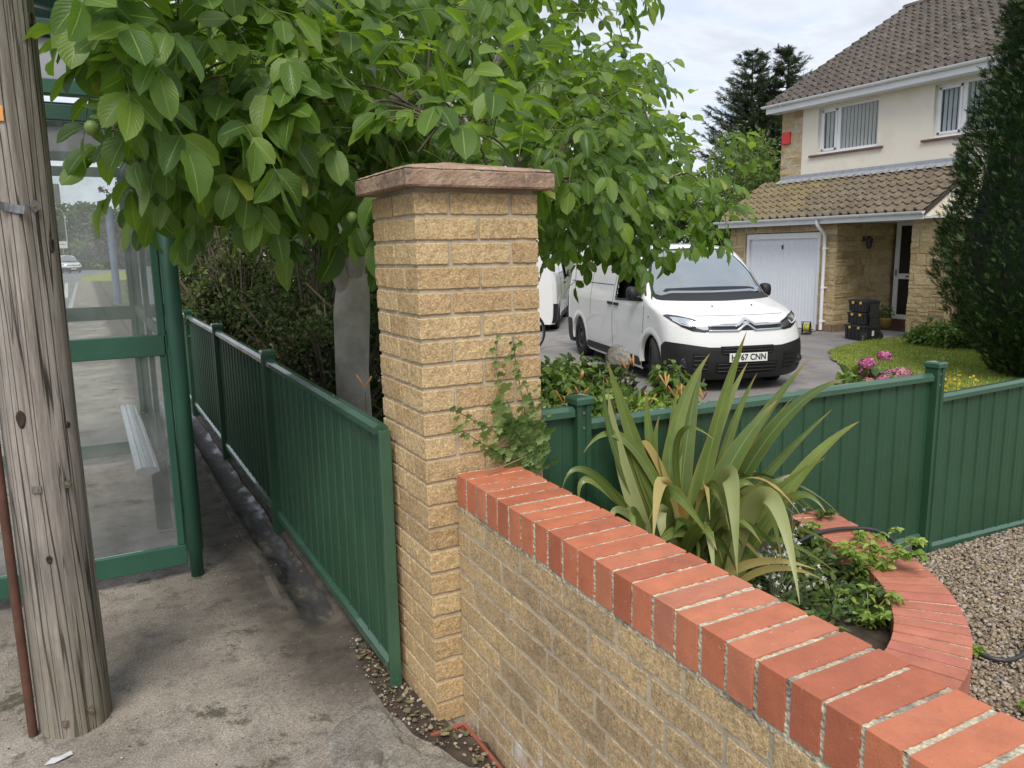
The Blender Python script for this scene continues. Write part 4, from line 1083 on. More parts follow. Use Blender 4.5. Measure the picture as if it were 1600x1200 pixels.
mb = MB(); mb.box((0, -0.05, 3.15), (0.95, 0.03, 0.80)); p_ = mb.build('sign_face', simple('sign_white', (0.75, 0.73, 0.72), 0.5), sg, bevel=0.005)
mb = MB(); mb.box((0, -0.068, 3.2), (0.6, 0.004, 0.09)); mb.build('sign_bar', simple('sign_red', (0.5, 0.12, 0.1), 0.5), p_)
# ================================================================ neighbour's house
GZ = -0.30
house = thing('detached_house', 'cream rendered and stone faced two storey house with brown tiled roofs and white garage door', 'house', (13.0, 7.0, GZ))
HO = R(13.0, 7.0, GZ)
def hb(mb, x0, x1, y0, y1, z0, z1, m=0):
    return mb.bb(x0-HO[0], x1-HO[0], y0-HO[1], y1-HO[1], z0-HO[2], z1-HO[2], m)
def hbuild(mb, nm_, mat, parent=None, **k): return mb.build(nm_, mat, parent or house, **k)
m_render = simple('cream_render', (0.76, 0.705, 0.60), 0.9, var=0.05, scale=1.2, bmp=0.25, bscale=90, dirt=((0.50, 0.45, 0.36), 1.2, 0.5, 0.35))
m_stone = brick_mat('cotswold_block', [(0.0, (0.34, 0.245, 0.12)), (0.35, (0.46, 0.345, 0.18)), (0.7, (0.53, 0.41, 0.23)), (1.0, (0.42, 0.32, 0.18))], fscale=60.0, soot=(1.5, 0.60, 0.45))
m_upvc = simple('white_upvc', (0.78, 0.79, 0.80), 0.3, var=0.03)
m_upvc_d = simple('weathered_fascia', (0.76, 0.78, 0.80), 0.4, var=0.05, dirt=((0.3, 0.3, 0.28), 6, 0.62, 0.3))
m_dark_in = simple('dark_interior', (0.02, 0.018, 0.016), 0.9)
def window_glass(name, tint=0.25):
    m, t, b = nm(name)
    b.inputs['Base Color'].default_value = (0.02, 0.022, 0.025, 1); b.inputs['Roughness'].default_value = 0.04
    b.inputs['Specular IOR Level'].default_value = 0.8
    tr = t.nodes.new('ShaderNodeBsdfTransparent'); tr.inputs[0].default_value = (0.85, 0.9, 0.9, 1)
    ms = t.nodes.new('ShaderNodeMixShader'); ms.inputs[0].default_value = tint
    t.links.new(tr.outputs[0], ms.inputs[1]); t.links.new(b.outputs[0], ms.inputs[2]); 
    gl = t.nodes.new('ShaderNodeBsdfGlossy'); gl.inputs['Roughness'].default_value = 0.02
    fr = t.nodes.new('ShaderNodeFresnel'); fr.inputs[0].default_value = 1.4
    m2 = t.nodes.new('ShaderNodeMixShader'); t.links.new(fr.outputs[0], m2.inputs[0]); t.links.new(ms.outputs[0], m2.inputs[1]); t.links.new(gl.outputs[0], m2.inputs[2])
    t.links.new(m2.outputs[0], t.nodes['Material Output'].inputs[0]); return m
m_wg = window_glass('window_glass', 0.06)
# stone facing built of coursed blocks; each block is one rough shell
def stone_face(mb, axis, fixed, a0, a1, z0, z1, sign, seed):
    """blocks on the plane axis=fixed, spanning a0..a1 on the other axis; sign = outward direction"""
    rng = np.random.default_rng(seed); z = z0
    while z < z1-0.02:
        h = rng.choice([0.07, 0.11, 0.15, 0.22], p=[0.15, 0.2, 0.35, 0.3]); h = min(h, z1-z)
        if z1-(z+h) < 0.05: h = z1-z
        a = a0
        while a < a1-0.01:
            w_ = rng.uniform(0.16, 0.42) if h > 0.08 else rng.uniform(0.22, 0.5)
            if a1-(a+w_) < 0.1: w_ = a1-a
            pr = rng.uniform(0.004, 0.022)
            rows = [(a+0.005, a+w_-0.005, z+0.005, z+h-0.005)]
            if h >= 0.15 and rng.uniform() < 0.4:
                mz = z+h*rng.choice([0.35, 0.5, 0.65]); rows = [(a+0.005, a+w_-0.005, z+0.005, mz-0.004), (a+0.005, a+w_-0.005, mz+0.004, z+h-0.005)]
            for b0, b1, c0, c1 in rows:
                f0, f1 = (fixed-0.02*sign, fixed+pr*sign) if sign > 0 else (fixed+pr*sign, fixed+0.02)
                if axis == 0: brick(mb, f0-HO[0], f1-HO[0], b0-HO[1], b1-HO[1], c0-HO[2], c1-HO[2], 0, None, amp=0.012, r=0.009, seg=0.06, nwarp=14)
                else: brick(mb, b0-HO[0], b1-HO[0], f0-HO[1], f1-HO[1], c0-HO[2], c1-HO[2], 0, None, amp=0.012, r=0.009, seg=0.06, nwarp=14)
            a += w_
        z += h
X1, X2, XD = 13.0, 14.3, 14.85
YL, YR = 12.02, 6.52           # left and right ends of the ground floor front
# ground floor walls: stone faces over a mortar-coloured core
mb = MB()
hb(mb, X1+0.02, X1+0.3, 11.55, YL, GZ-0.1, 2.06, 1); stone_face(mb, 0, X1+0.02, 11.57, YL, GZ, 1.98, -1, 1)
hb(mb, X1+0.02, X1+0.3, 9.37, 11.55, 1.84, 2.06, 1); stone_face(mb, 0, X1+0.02, 9.40, 11.56, 1.85, 1.99, -1, 2)
hb(mb, X1+0.02, XD+0.3, 8.96, 9.37, GZ-0.1, 2.06, 1); stone_face(mb, 0, X1+0.02, 8.95, 9.37, GZ+0.14, 1.99, -1, 3)
stone_face(mb, 1, 8.96, X1+0.02, XD+0.1, GZ+0.14, 2.0, -1, 4)
hbuild(mb, 'stone_wall', [m_stone, m_mortar]); mb = MB()
hb(mb, X1+0.02, X1+0.42, YR, 7.26, GZ-0.1, 2.06, 1); stone_face(mb, 0, X1+0.02, YR, 7.27, GZ+0.14, 1.99, -1, 5)
stone_face(mb, 1, YR, X1+0.02, X1+0.42, GZ+0.14, 1.99, -1, 6); stone_face(mb, 1, 7.26, X1+0.02, X1+0.42, GZ, 1.99, 1, 7)
hbuild(mb, 'porch_pier', [m_stone, m_mortar])
mb = MB()      # darker plinth course
hb(mb, X1+0.0, X1+0.03, 8.95, 9.37, GZ-0.05, GZ+0.14); hb(mb, X1, XD, 8.945, 8.96, GZ-0.05, GZ+0.14); m_pl = simple('plinth_brick', (0.22, 0.15, 0.10), 0.9, var=0.3, scale=9, bmp=0.5); hbuild(mb, 'plinth', m_pl)
mb = MB(); hb(mb, X1, X1+0.43, YR-0.01, 7.27, GZ-0.05, GZ+0.14); hbuild(mb, 'plinth', m_pl)
# upper storey
mb = MB()
ys_ = [2.2, 6.30, 7.86, 9.10, 10.66, 11.10]; zs_ = [2.0, 3.62, 4.645, 4.86]
G = np.array([[(X2-HO[0], y-HO[1], z-HO[2]) for z in zs_] for y in ys_]); mb.grid(G)
k_ = np.array([not (i in (1, 3) and j == 1) for i in range(5) for j in range(3)]); mb.f[-1] = mb.f[-1][k_]; mb.m[-1] = mb.m[-1][k_]
for y0_, y1_ in ((6.30, 7.86), (9.10, 10.66)):    # reveals
    mb.add(np.array([(X2, y0_, 3.62), (X2, y1_, 3.62), (X2, y1_, 4.645), (X2, y0_, 4.645), (X2+.2, y0_, 3.62), (X2+.2, y1_, 3.62), (X2+.2, y1_, 4.645), (X2+.2, y0_, 4.645)])-HO, [[0, 1, 5, 4], [1, 2, 6, 5], [2, 3, 7, 6], [3, 0, 4, 7]])
hb(mb, X2+0.9, 23.6, 2.2, 11.10, 2.0, 4.86); hb(mb, X2+0.02, 23.6, 11.10, 11.74, -0.2, 4.86)
hb(mb, XD+0.2, 23.5, 2.2, 8.9, GZ-0.1, 2.1); hb(mb, X1+0.302, 23.5, 9.4, 11.98, GZ-0.1, 2.05)
hbuild(mb, 'rendered_wall', m_render)
mb = MB(); stone_face(mb, 0, X2+0.02, 11.10, 11.74, 2.98, 4.72, -1, 8); stone_face(mb, 1, 11.74, X2+0.02, X2+0.5, 2.7, 4.72, 1, 18); hb(mb, X2+0.01, X2+0.03, 11.11, 11.73, 2.9, 4.75, 1)
hbuild(mb, 'stone_strip', [m_stone, m_mortar])

# --- roofs of interlocking tiles
def tile_mat(name, base, lich, moss):
    m, t, b = nm(name); v = coords(t)
    n = noise(t, v, 1.4, 5, 0.6); f = noise(t, v, 30, 5, 0.75); g = noise(t, v, 5.0, 4, 0.65)
    col = ramp(t, n, [(0.35, tuple(R(*base)*0.8)), (0.65, tuple(R(*base)*1.2))])
    col = mix(t, 0.85, col, ramp(t, f, [(0.3, 0.5), (0.7, 1.5)]), 'MULTIPLY')
    col = mix(t, ramp(t, g, [(0.5, 0.0), (0.7, 0.6)]), col, lich)
    col = mix(t, ramp(t, noise(t, v, 22, 6, 0.8), [(0.65, 0.0), (0.70, 0.9)]), col, (0.48, 0.46, 0.40))
    if moss:
        s = N(t, 'ShaderNodeSeparateXYZ'); t.links.new(v, s.inputs[0])
        yy = ramp(t, math_(t, 'MULTIPLY', math_(t, 'ADD', s.outputs[1], math_(t, 'MULTIPLY', n, 1.5)), 0.1), [(0.30, 0.0), (0.42, 1.0), (0.60, 0.9)])
        col = mix(t, math_(t, 'MULTIPLY', yy, ramp(t, noise(t, v, 3.0, 6, 0.72), [(0.40, 0.0), (0.58, 0.62)])), col, moss)
    t.links.new(col, b.inputs['Base Color']); b.inputs['Roughness'].default_value = 0.92
    bump(t, b, f, 0.6, 0.01); return m
m_tile = tile_mat('brown_roof_tile', (0.088, 0.074, 0.063), (0.20, 0.165, 0.13), None)
m_tile2 = tile_mat('mossy_roof_tile', (0.155, 0.125, 0.09), (0.27, 0.225, 0.15), (0.27, 0.215, 0.085))
def tiled(name, mat, e0, e1, r0, r1, courses, pitch, parent=None, thick=0.036):
    """tiles between an eave line e0-e1 and the top line r0-r1 (world points)"""
    e0, e1, r0, r1 = map(lambda p: R(*p), (e0, e1, r0, r1))
    nrm = np.cross(e1-e0, r0-e0); nrm /= np.linalg.norm(nrm)
    if nrm[2] < 0: nrm = -nrm
    L = np.linalg.norm(e1-e0); k = 10; nr = max(1, int(L/pitch)); n = nr*k
    u = np.linspace(0, 1, n+1); ph = (np.arange(n+1) % k)/k
    prof = np.where(ph < 0.45, np.sin(ph/0.45*math.pi)*0.052, -0.004+0*ph)
    rng = np.random.default_rng(int(L*10)); mb = MB()
    for c in range(courses):
        v0, v1 = c/courses, (c+1)/courses+0.01
        a = e0[None]*(1-u[:, None])+e1[None]*u[:, None]; b = r0[None]*(1-u[:, None])+r1[None]*u[:, None]
        jit = np.repeat(rng.normal(0, 0.0028, nr+1), k)[:n+1]
        lo = a*(1-v0)+b*v0; hi = a*(1-min(v1, 1))+b*min(v1, 1)
        sk = np.repeat(rng.normal(0, 0.006, nr+1), k)[:n+1]
        dn = (a-b); dn /= np.linalg.norm(dn, axis=1)[:, None]
        P0 = lo+nrm*(prof+thick+jit)[:, None]+dn*sk[:, None]; P1 = hi+nrm*(prof*0.9+jit*0.5)[:, None]
        Pb = lo+nrm*(prof-0.002)[:, None]+dn*sk[:, None]
        mb.grid(np.stack([Pb-HO, P0-HO, P1-HO], 1))
    o = hbuild(mb, name, mat, parent)
    mb = MB(); off = nrm*0.012
    mb.add(np.array([e0-off, e1-off, r1-off, r0-off])-HO, [[0, 1, 2, 3]]); mb.add(np.array([e0-off*6, e1-off*6, r1-off*6, r0-off*6])-HO, [[0, 1, 2, 3]])
    for p, q_ in ((e0, r0), (e1, r1)): mb.add(np.array([p-off, q_-off, q_-off*8, p-off*8])-HO, [[0, 1, 2, 3]])
    hbuild(mb, 'roof_board', simple('roof_board_dark', (0.05, 0.04, 0.035), 0.8), o)
    return o
EX, EZ = 13.95, 4.86; RX, RZ = 19.0, 7.72
tiled('upper_roof', m_tile, (EX, 11.95, EZ), (EX, 2.0, EZ), (RX, 11.95, RZ), (RX, 2.0, RZ), 17, 0.2)
tiled('rear_roof', m_tile, (24.05, 2.0, EZ), (24.05, 11.95, EZ), (RX, 2.0, RZ), (RX, 11.95, RZ), 18, 0.3)
mb = MB(); G = np.array([[(RX-HO[0]+0.13*math.cos(a), y-HO[1], RZ-HO[2]+0.0+0.11*math.sin(a)) for a in np.linspace(0, math.pi, 9)] for y in np.linspace(2, 11.97, 31)])
mb.grid(G); hbuild(mb, 'ridge_tiles', m_tile, smooth=True)
mb = MB()     # gable wall
mb.prism([(X2+0.05-HO[0], 4.8-HO[2]), (23.6-HO[0], 4.8-HO[2]), (RX-HO[0], RZ-0.15-HO[2])], 11.5-HO[1], 11.73-HO[1], ax=1)
hbuild(mb, 'gable', m_render)
# lean-to roof over garage and porch
LX, LZ = 12.74, 2.135
tiled('porch_roof', m_tile2, (LX, 12.22, LZ), (LX, 6.88, LZ), (14.32, 12.22, 3.08), (14.32, 6.88, 3.08), 7, 0.2)
mb = MB(); G = []
rng = np.random.default_rng(4)
for y in np.arange(6.9, 11.75, 0.075):
    w_ = 0.012*math.sin(y*41)+rng.normal(0, 0.004); G.append([(14.12-HO[0]+w_, y-HO[1], 3.03+0.012*math.sin(y*41)-HO[2]), (14.285-HO[0], y-HO[1], 3.125-HO[2]), (14.285-HO[0], y-HO[1], 3.20-HO[2])])
mb.grid(np.array(G)); hbuild(mb, 'lead_flashing', simple('lead', (0.33, 0.35, 0.38), 0.5, 0.2, var=0.15, scale=12))
mb = MB(); mb.prism([(12.80-HO[0], 2.045-HO[2]), (14.28-HO[0], 2.045-HO[2]), (14.28-HO[0], 2.98-HO[2]), (12.80-HO[0], 2.12-HO[2])], 6.90-HO[1], 7.0-HO[1], ax=1)
hbuild(mb, 'porch_cheek', m_render)
mb = MB(); hb(mb, 12.8, XD+0.3, 6.55, 9.0, 2.0, 2.04); hbuild(mb, 'porch_soffit', m_upvc_d)
def gutter(nm_, x, z, y0, y1, brackets):
    mb = MB(); a = np.linspace(math.pi*1.0, math.pi*2.0, 9)
    prof = [(x+0.055*math.cos(t), z+0.055*math.sin(t)*0.95) for t in a]
    G = np.array([[(px-HO[0], y-HO[1], pz-HO[2]) for px, pz in prof] for y in (y0, y1)]); mb.grid(G)
    G2 = G.copy(); G2[..., 2] += 0.004; G2[..., 0] *= 1; mb.grid(G2+R(0, 0, 0.001), flip=True)
    for y in (y0, y1): mb.add([(px-HO[0], y-HO[1], pz-HO[2]) for px, pz in prof]+[(x-HO[0], y-HO[1], z-HO[2])], [[i, i+1, 9] for i in range(8)])
    o = hbuild(mb, nm_, m_upvc, smooth=True)
    for y in brackets:
        mb = MB(); pr = [(x+0.061*math.cos(t), z+0.061*math.sin(t)) for t in a]
        G = np.array([[(px-HO[0], yy-HO[1], pz-HO[2]) for px, pz in pr] for yy in (y-0.03, y+0.03)]); mb.grid(G); mb.build('gutter_bracket', m_upvc, o, smooth=True)
gutter('gutter', 12.70, 2.13, 12.26, 6.86, (11.6, 10.4, 9.25, 8.2, 7.1))
gutter('gutter', 13.90, 4.855, 12.0, 2.0, (11.4, 10.2, 8.95, 7.7, 6.5))
mb = MB(); hb(mb, 12.76, 12.79, 6.9, 12.2, 1.985, 2.12); hbuild(mb, 'fascia', m_upvc_d)
mb = MB(); hb(mb, 13.955, 13.985, 2.0, 11.93, 4.68, 4.845); hb(mb, 13.985, 14.32, 2.0, 11.9, 4.69, 4.70); hbuild(mb, 'fascia', m_upvc_d)
# downpipe with swan neck
mb = MB(); pts = [(12.72, 9.24, 2.09), (12.72, 9.24, 1.99), (12.78, 9.22, 1.90), (12.90, 9.20, 1.80), (12.945, 9.20, 1.74), (12.945, 9.20, 0.8), (12.945, 9.20, -0.26)]
mb.tube(np.array(pts)-HO, 0.036, 14); dp = hbuild(mb, 'downpipe', m_upvc, smooth=True)
for z in (1.45, 0.62, -0.1):
    mb = MB(); mb.tube(np.array([(12.945, 9.20, z), (12.945, 9.20, z+0.05)])-HO, 0.043, 14); hb(mb, 12.95, 13.03, 9.14, 9.26, z+0.01, z+0.04); mb.build('pipe_clip', m_upvc, dp)
# garage door
gd = MB(); y0, y1 = 9.47, 11.46; n = 22; G = []
for i in range(n*6+1):
    y = y0+(y1-y0)*i/(n*6); k = i % 6; d = 0.0 if k in (0,) else 0.009
    if i % (6*11) == 0: d = -0.006
    G.append([(X1+0.13-d-HO[0], y-HO[1], GZ+0.015-HO[2]), (X1+0.13-d-HO[0], y-HO[1], 1.70-HO[2])])
gd.grid(np.array(G)); g_ = hbuild(gd, 'garage_door', simple('white_painted_door', (0.72, 0.75, 0.80), 0.35, var=0.03))
mb = MB(); hb(mb, X1+0.095, X1+0.122, 10.47, 10.50, 1.47, 1.56); mb.build('handle', simple('black_plastic', (0.015, 0.015, 0.016), 0.4), g_, bevel=0.004)
mb = MB(); hb(mb, X1+0.06, X1+0.14, 9.40, 9.47, GZ, 1.82); hb(mb, X1+0.06, X1+0.14, 11.46, 11.53, GZ, 1.82); hb(mb, X1+0.06, X1+0.14, 9.472, 11.458, 1.70, 1.82)
hbuild(mb, 'garage_door_frame', m_upvc)
# windows
def window(y0, y1, z0, z1, mull, blinds, x=X2):
    xo = x+0.035
    mb = MB(); fw = 0.06
    hb(mb, x-0.004, xo+0.05, y0-0.001, y1+0.001, z0, z0+fw); hb(mb, x-0.004, xo+0.05, y0, y1, z1-fw, z1)
    hb(mb, x-0.004, xo+0.05, y0, y0+fw, z0+fw, z1-fw); hb(mb, x-0.004, xo+0.05, y1-fw, y1, z0+fw, z1-fw)
    hb(mb, x-0.004, xo+0.05, mull-0.045, mull+0.045, z0+fw, z1-fw)
    o = hbuild(mb, 'window', m_upvc, bevel=0.006)
    for a, b, casement in ((y0+fw, mull-0.045, False), (mull+0.045, y1-fw, True)):
        if casement:
            mb = MB()
            for c in ((a, b, z0+fw, z0+fw+0.05), (a, b, z1-fw-0.05, z1-fw), (a, a+0.05, z0+fw, z1-fw), (b-0.05, b, z0+fw, z1-fw)): hb(mb, x-0.018, x+0.03, *c)
            mb.build('casement', m_upvc, o, bevel=0.005); a += 0.045; b -= 0.045
        mb = MB(); mb.add(np.array([(x+0.015, a, z0+fw-0.005), (x+0.015, b, z0+fw-0.005), (x+0.015, b, z1-fw+0.005), (x+0.015, a, z1-fw+0.005)])-HO, [[0, 1, 2, 3]]); mb.build('pane', m_wg, o)
        mb = MB(); nb = max(3, int((b-a)/0.088))
        for i in range(nb):
            yy = a+(i+0.5)*(b-a)/nb; ang = 2.15; c_, s_ = math.cos(ang)*0.030, math.sin(ang)*0.030
            xx = x+0.075
            mb.add(np.array([(xx-c_, yy-s_, z0+fw), (xx+c_, yy+s_, z0+fw), (xx+c_, yy+s_, z1-fw), (xx-c_, yy-s_, z1-fw)])-HO, [[0, 1, 2, 3]])
        mb.build('blind', simple('pale_blind', blinds, 0.8, var=0.05), o)
    mb = MB(); hb(mb, X2-0.055, x-0.005, y0-0.16, y1+0.20, z0-0.055, z0-0.012); mb.build('sill', simple('brown_sill_tile', (0.15, 0.075, 0.06), 0.6, var=0.2), o, bevel=0.004)
    return o
# the two upstairs windows sit in real recesses; a dark room lies behind each
window(9.10, 10.66, 3.625, 4.645, 10.15, (0.62, 0.60, 0.55), X2+0.08)
window(6.30, 7.86, 3.62, 4.645, 7.28, (0.66, 0.68, 0.70), X2+0.08)
mb = MB(); hb(mb, X2+0.6, X2+0.62, 5.9, 11.0, 3.3, 4.8); hb(mb, X2+0.2, X2+0.6, 8.4, 8.5, 3.3, 4.8)
hbuild(mb, 'room_back', m_dark_in)
# front door in the porch: white frame, two dark panes
dy0, dy1 = 7.95, 8.86; mb = MB()
for c in ((dy0, dy0+0.08, GZ+0.2, 2.0), (dy1-0.10, dy1, GZ+0.2, 2.0), (dy0+0.08, dy1-0.10, 1.93, 2.0), (dy0+0.08, dy1-0.10, GZ+0.2, GZ+0.30), (dy0+0.08, dy1-0.10, 0.78, 0.90)):
    hb(mb, XD-0.03, XD+0.05, *c)
dr = hbuild(mb, 'front_door', m_upvc, bevel=0.006)
mb = MB(); hb(mb, XD-0.0, XD+0.01, dy0+0.08, dy1-0.1, GZ+0.3, 0.78); hb(mb, XD-0.0, XD+0.01, dy0+0.08, dy1-0.1, 0.90, 1.93); mb.build('pane', simple('dark_door_glass', (0.025, 0.022, 0.02), 0.08), dr)
mb = MB(); hb(mb, XD-0.045, XD-0.03, 8.36, 8.56, 0.82, 0.855); mb.build('letterbox', simple('bronze', (0.10, 0.08, 0.05), 0.4, 0.6), dr, bevel=0.004)
mb = MB(); hb(mb, XD-0.06, XD-0.03, 8.78, 8.81, 0.85, 0.98); mb.build('handle', m_gal, dr, bevel=0.004)
mb = MB(); hb(mb, XD-0.02, XD+0.2, dy0-0.3, 8.945, GZ-0.05, GZ+0.2); hbuild(mb, 'door_step', simple('red_brown_step', (0.15, 0.07, 0.05), 0.8, var=0.3, scale=9))
mb = MB(); hb(mb, XD+0.02, XD+0.25, 6.5, dy0, GZ-0.05, 2.0); hbuild(mb, 'porch_side_panel', simple('dark_timber', (0.05, 0.035, 0.028), 0.7))
mb = MB(); hb(mb, XD-0.62, XD-0.06, 7.9, 8.7, GZ+0.002, GZ+0.02); hbuild(mb, 'door_mat', simple('dark_mat', (0.03, 0.022, 0.018), 0.95))
# porch lantern
ln = MB(); c = R(13.85, 8.93, 1.66)-HO
ln.tube([c+R(0, 0.02, 0.02), c+R(0, -0.08, 0.06), c+R(0, -0.13, 0.0)], 0.010, 8); ln.lathe(c+R(0, 0.02, -0.06), [(0, 0), (0.03, 0.02), (0.035, 0.10), (0, 0.13)], 10)
lo_ = hbuild(ln, 'wall_lantern', simple('black_iron', (0.012, 0.012, 0.013), 0.45))
mb = MB(); mb.lathe(c+R(0, -0.13, -0.19), [(0.0, -0.03), (0.02, -0.02), (0.05, 0.0), (0.075, 0.17), (0.085, 0.18), (0.03, 0.235), (0.0, 0.26)], 6); mb.build('lamp_cage', simple('smoky_lantern', (0.03, 0.03, 0.032), 0.25), lo_)
# red alarm box
mb = MB(); hb(mb, X2-0.045, X2+0.02, 11.45, 11.69, 3.96, 4.24); hbuild(mb, 'alarm_box', simple('red_plastic', (0.62, 0.035, 0.035), 0.4, var=0.04), bevel=0.012)
# ================================================================ the white van on the drive
VL, VW = 4.95, 0.955            # length, half width
H_S = np.array([0.17, 0.22, 0.30, 0.42, 0.56, 0.66, 0.78, 0.86, 0.93, 0.99, 1.04, 1.09, 1.14, 1.19, 1.26, 1.36, 1.50, 1.64, 1.76, 1.84, 1.885, 1.91])
S_S = np.array([0.16, 0.07, 0.025, 0.0, 0.0, 0.015, 0.04, 0.06, 0.095, 0.17, 0.30, 0.48, 0.68, 0.90, 1.02, 1.13, 1.30, 1.48, 1.66, 1.84, 2.10, 2.60])
def v_s0(h): return np.interp(h, H_S, S_S)
def v_w(h): return np.interp(h, [0.17, 0.25, 0.35, 0.55, 0.80, 1.05, 1.18, 1.40, 1.60, 1.74, 1.83, 1.885, 1.91], [0.90, 0.93, 0.945, 0.955, 0.955, 0.945, 0.925, 0.885, 0.845, 0.81, 0.765, 0.66, 0.40])
def v_R(h): return np.interp(h, [0.17, 0.4, 0.7, 0.95, 1.10, 1.25, 1.5, 1.8, 1.91], [0.42, 0.46, 0.52, 0.62, 0.62, 0.42, 0.36, 0.34, 0.5])
def v_front(t, h):
    """s of the nose/bonnet/screen at offset t, height h"""
    t = np.asarray(t, float); h = np.asarray(h, float)
    u = np.clip(np.abs(t)/v_w(h), 0, 0.9999); p = 2.5
    return v_s0(h)+v_R(h)*(1-(1-u**p)**(1/p))
def v_side(s, h):
    """half width at station s, height h"""
    s = np.asarray(s, float); h = np.asarray(h, float); p = 2.5
    d = np.clip((s-v_s0(h))/v_R(h), 0, 1)
    a = (1-(1-d)**p)**(1/p)
    e = np.clip((VL-s)/0.16, 0, 1); b = 0.90+0.10*(1-(1-e)**3)
    return v_w(h)*a*b
m_vanp = nm('van_white_paint')
m, t, b = m_vanp; b.inputs['Base Color'].default_value = (0.80, 0.80, 0.79, 1); b.inputs['Roughness'].default_value = 0.32
b.inputs['Coat Weight'].default_value = 0.9; b.inputs['Coat Roughness'].default_value = 0.04
m_vanp = m
m_vblk = simple('unpainted_black_plastic', (0.011, 0.0115, 0.012), 0.55, var=0.1, bmp=0.15, bscale=200)
m_vdark = simple('black_void', (0.004, 0.004, 0.004), 0.9)
m_tyre = simple('tyre_rubber', (0.018, 0.018, 0.018), 0.85, bmp=0.3, bscale=90)
m_chrome = simple('chrome', (0.82, 0.83, 0.85), 0.12, 1.0, var=0.02)
m_screen, t, b = nm('windscreen_glass')
b.inputs['Base Color'].default_value = (0.13, 0.16, 0.17, 1); b.inputs['Roughness'].default_value = 0.03; b.inputs['Specular IOR Level'].default_value = 1.0
b.inputs['Coat Weight'].default_value = 1.0; b.inputs['Coat Roughness'].default_value = 0.01; b.inputs['Coat IOR'].default_value = 2.9
m_vglass, t, b = nm('side_glass'); b.inputs['Base Color'].default_value = (0.006, 0.007, 0.008, 1); b.inputs['Roughness'].default_value = 0.06
WH = [(0.88, 0.33), (0.88+3.275, 0.33)]; WR = 0.335

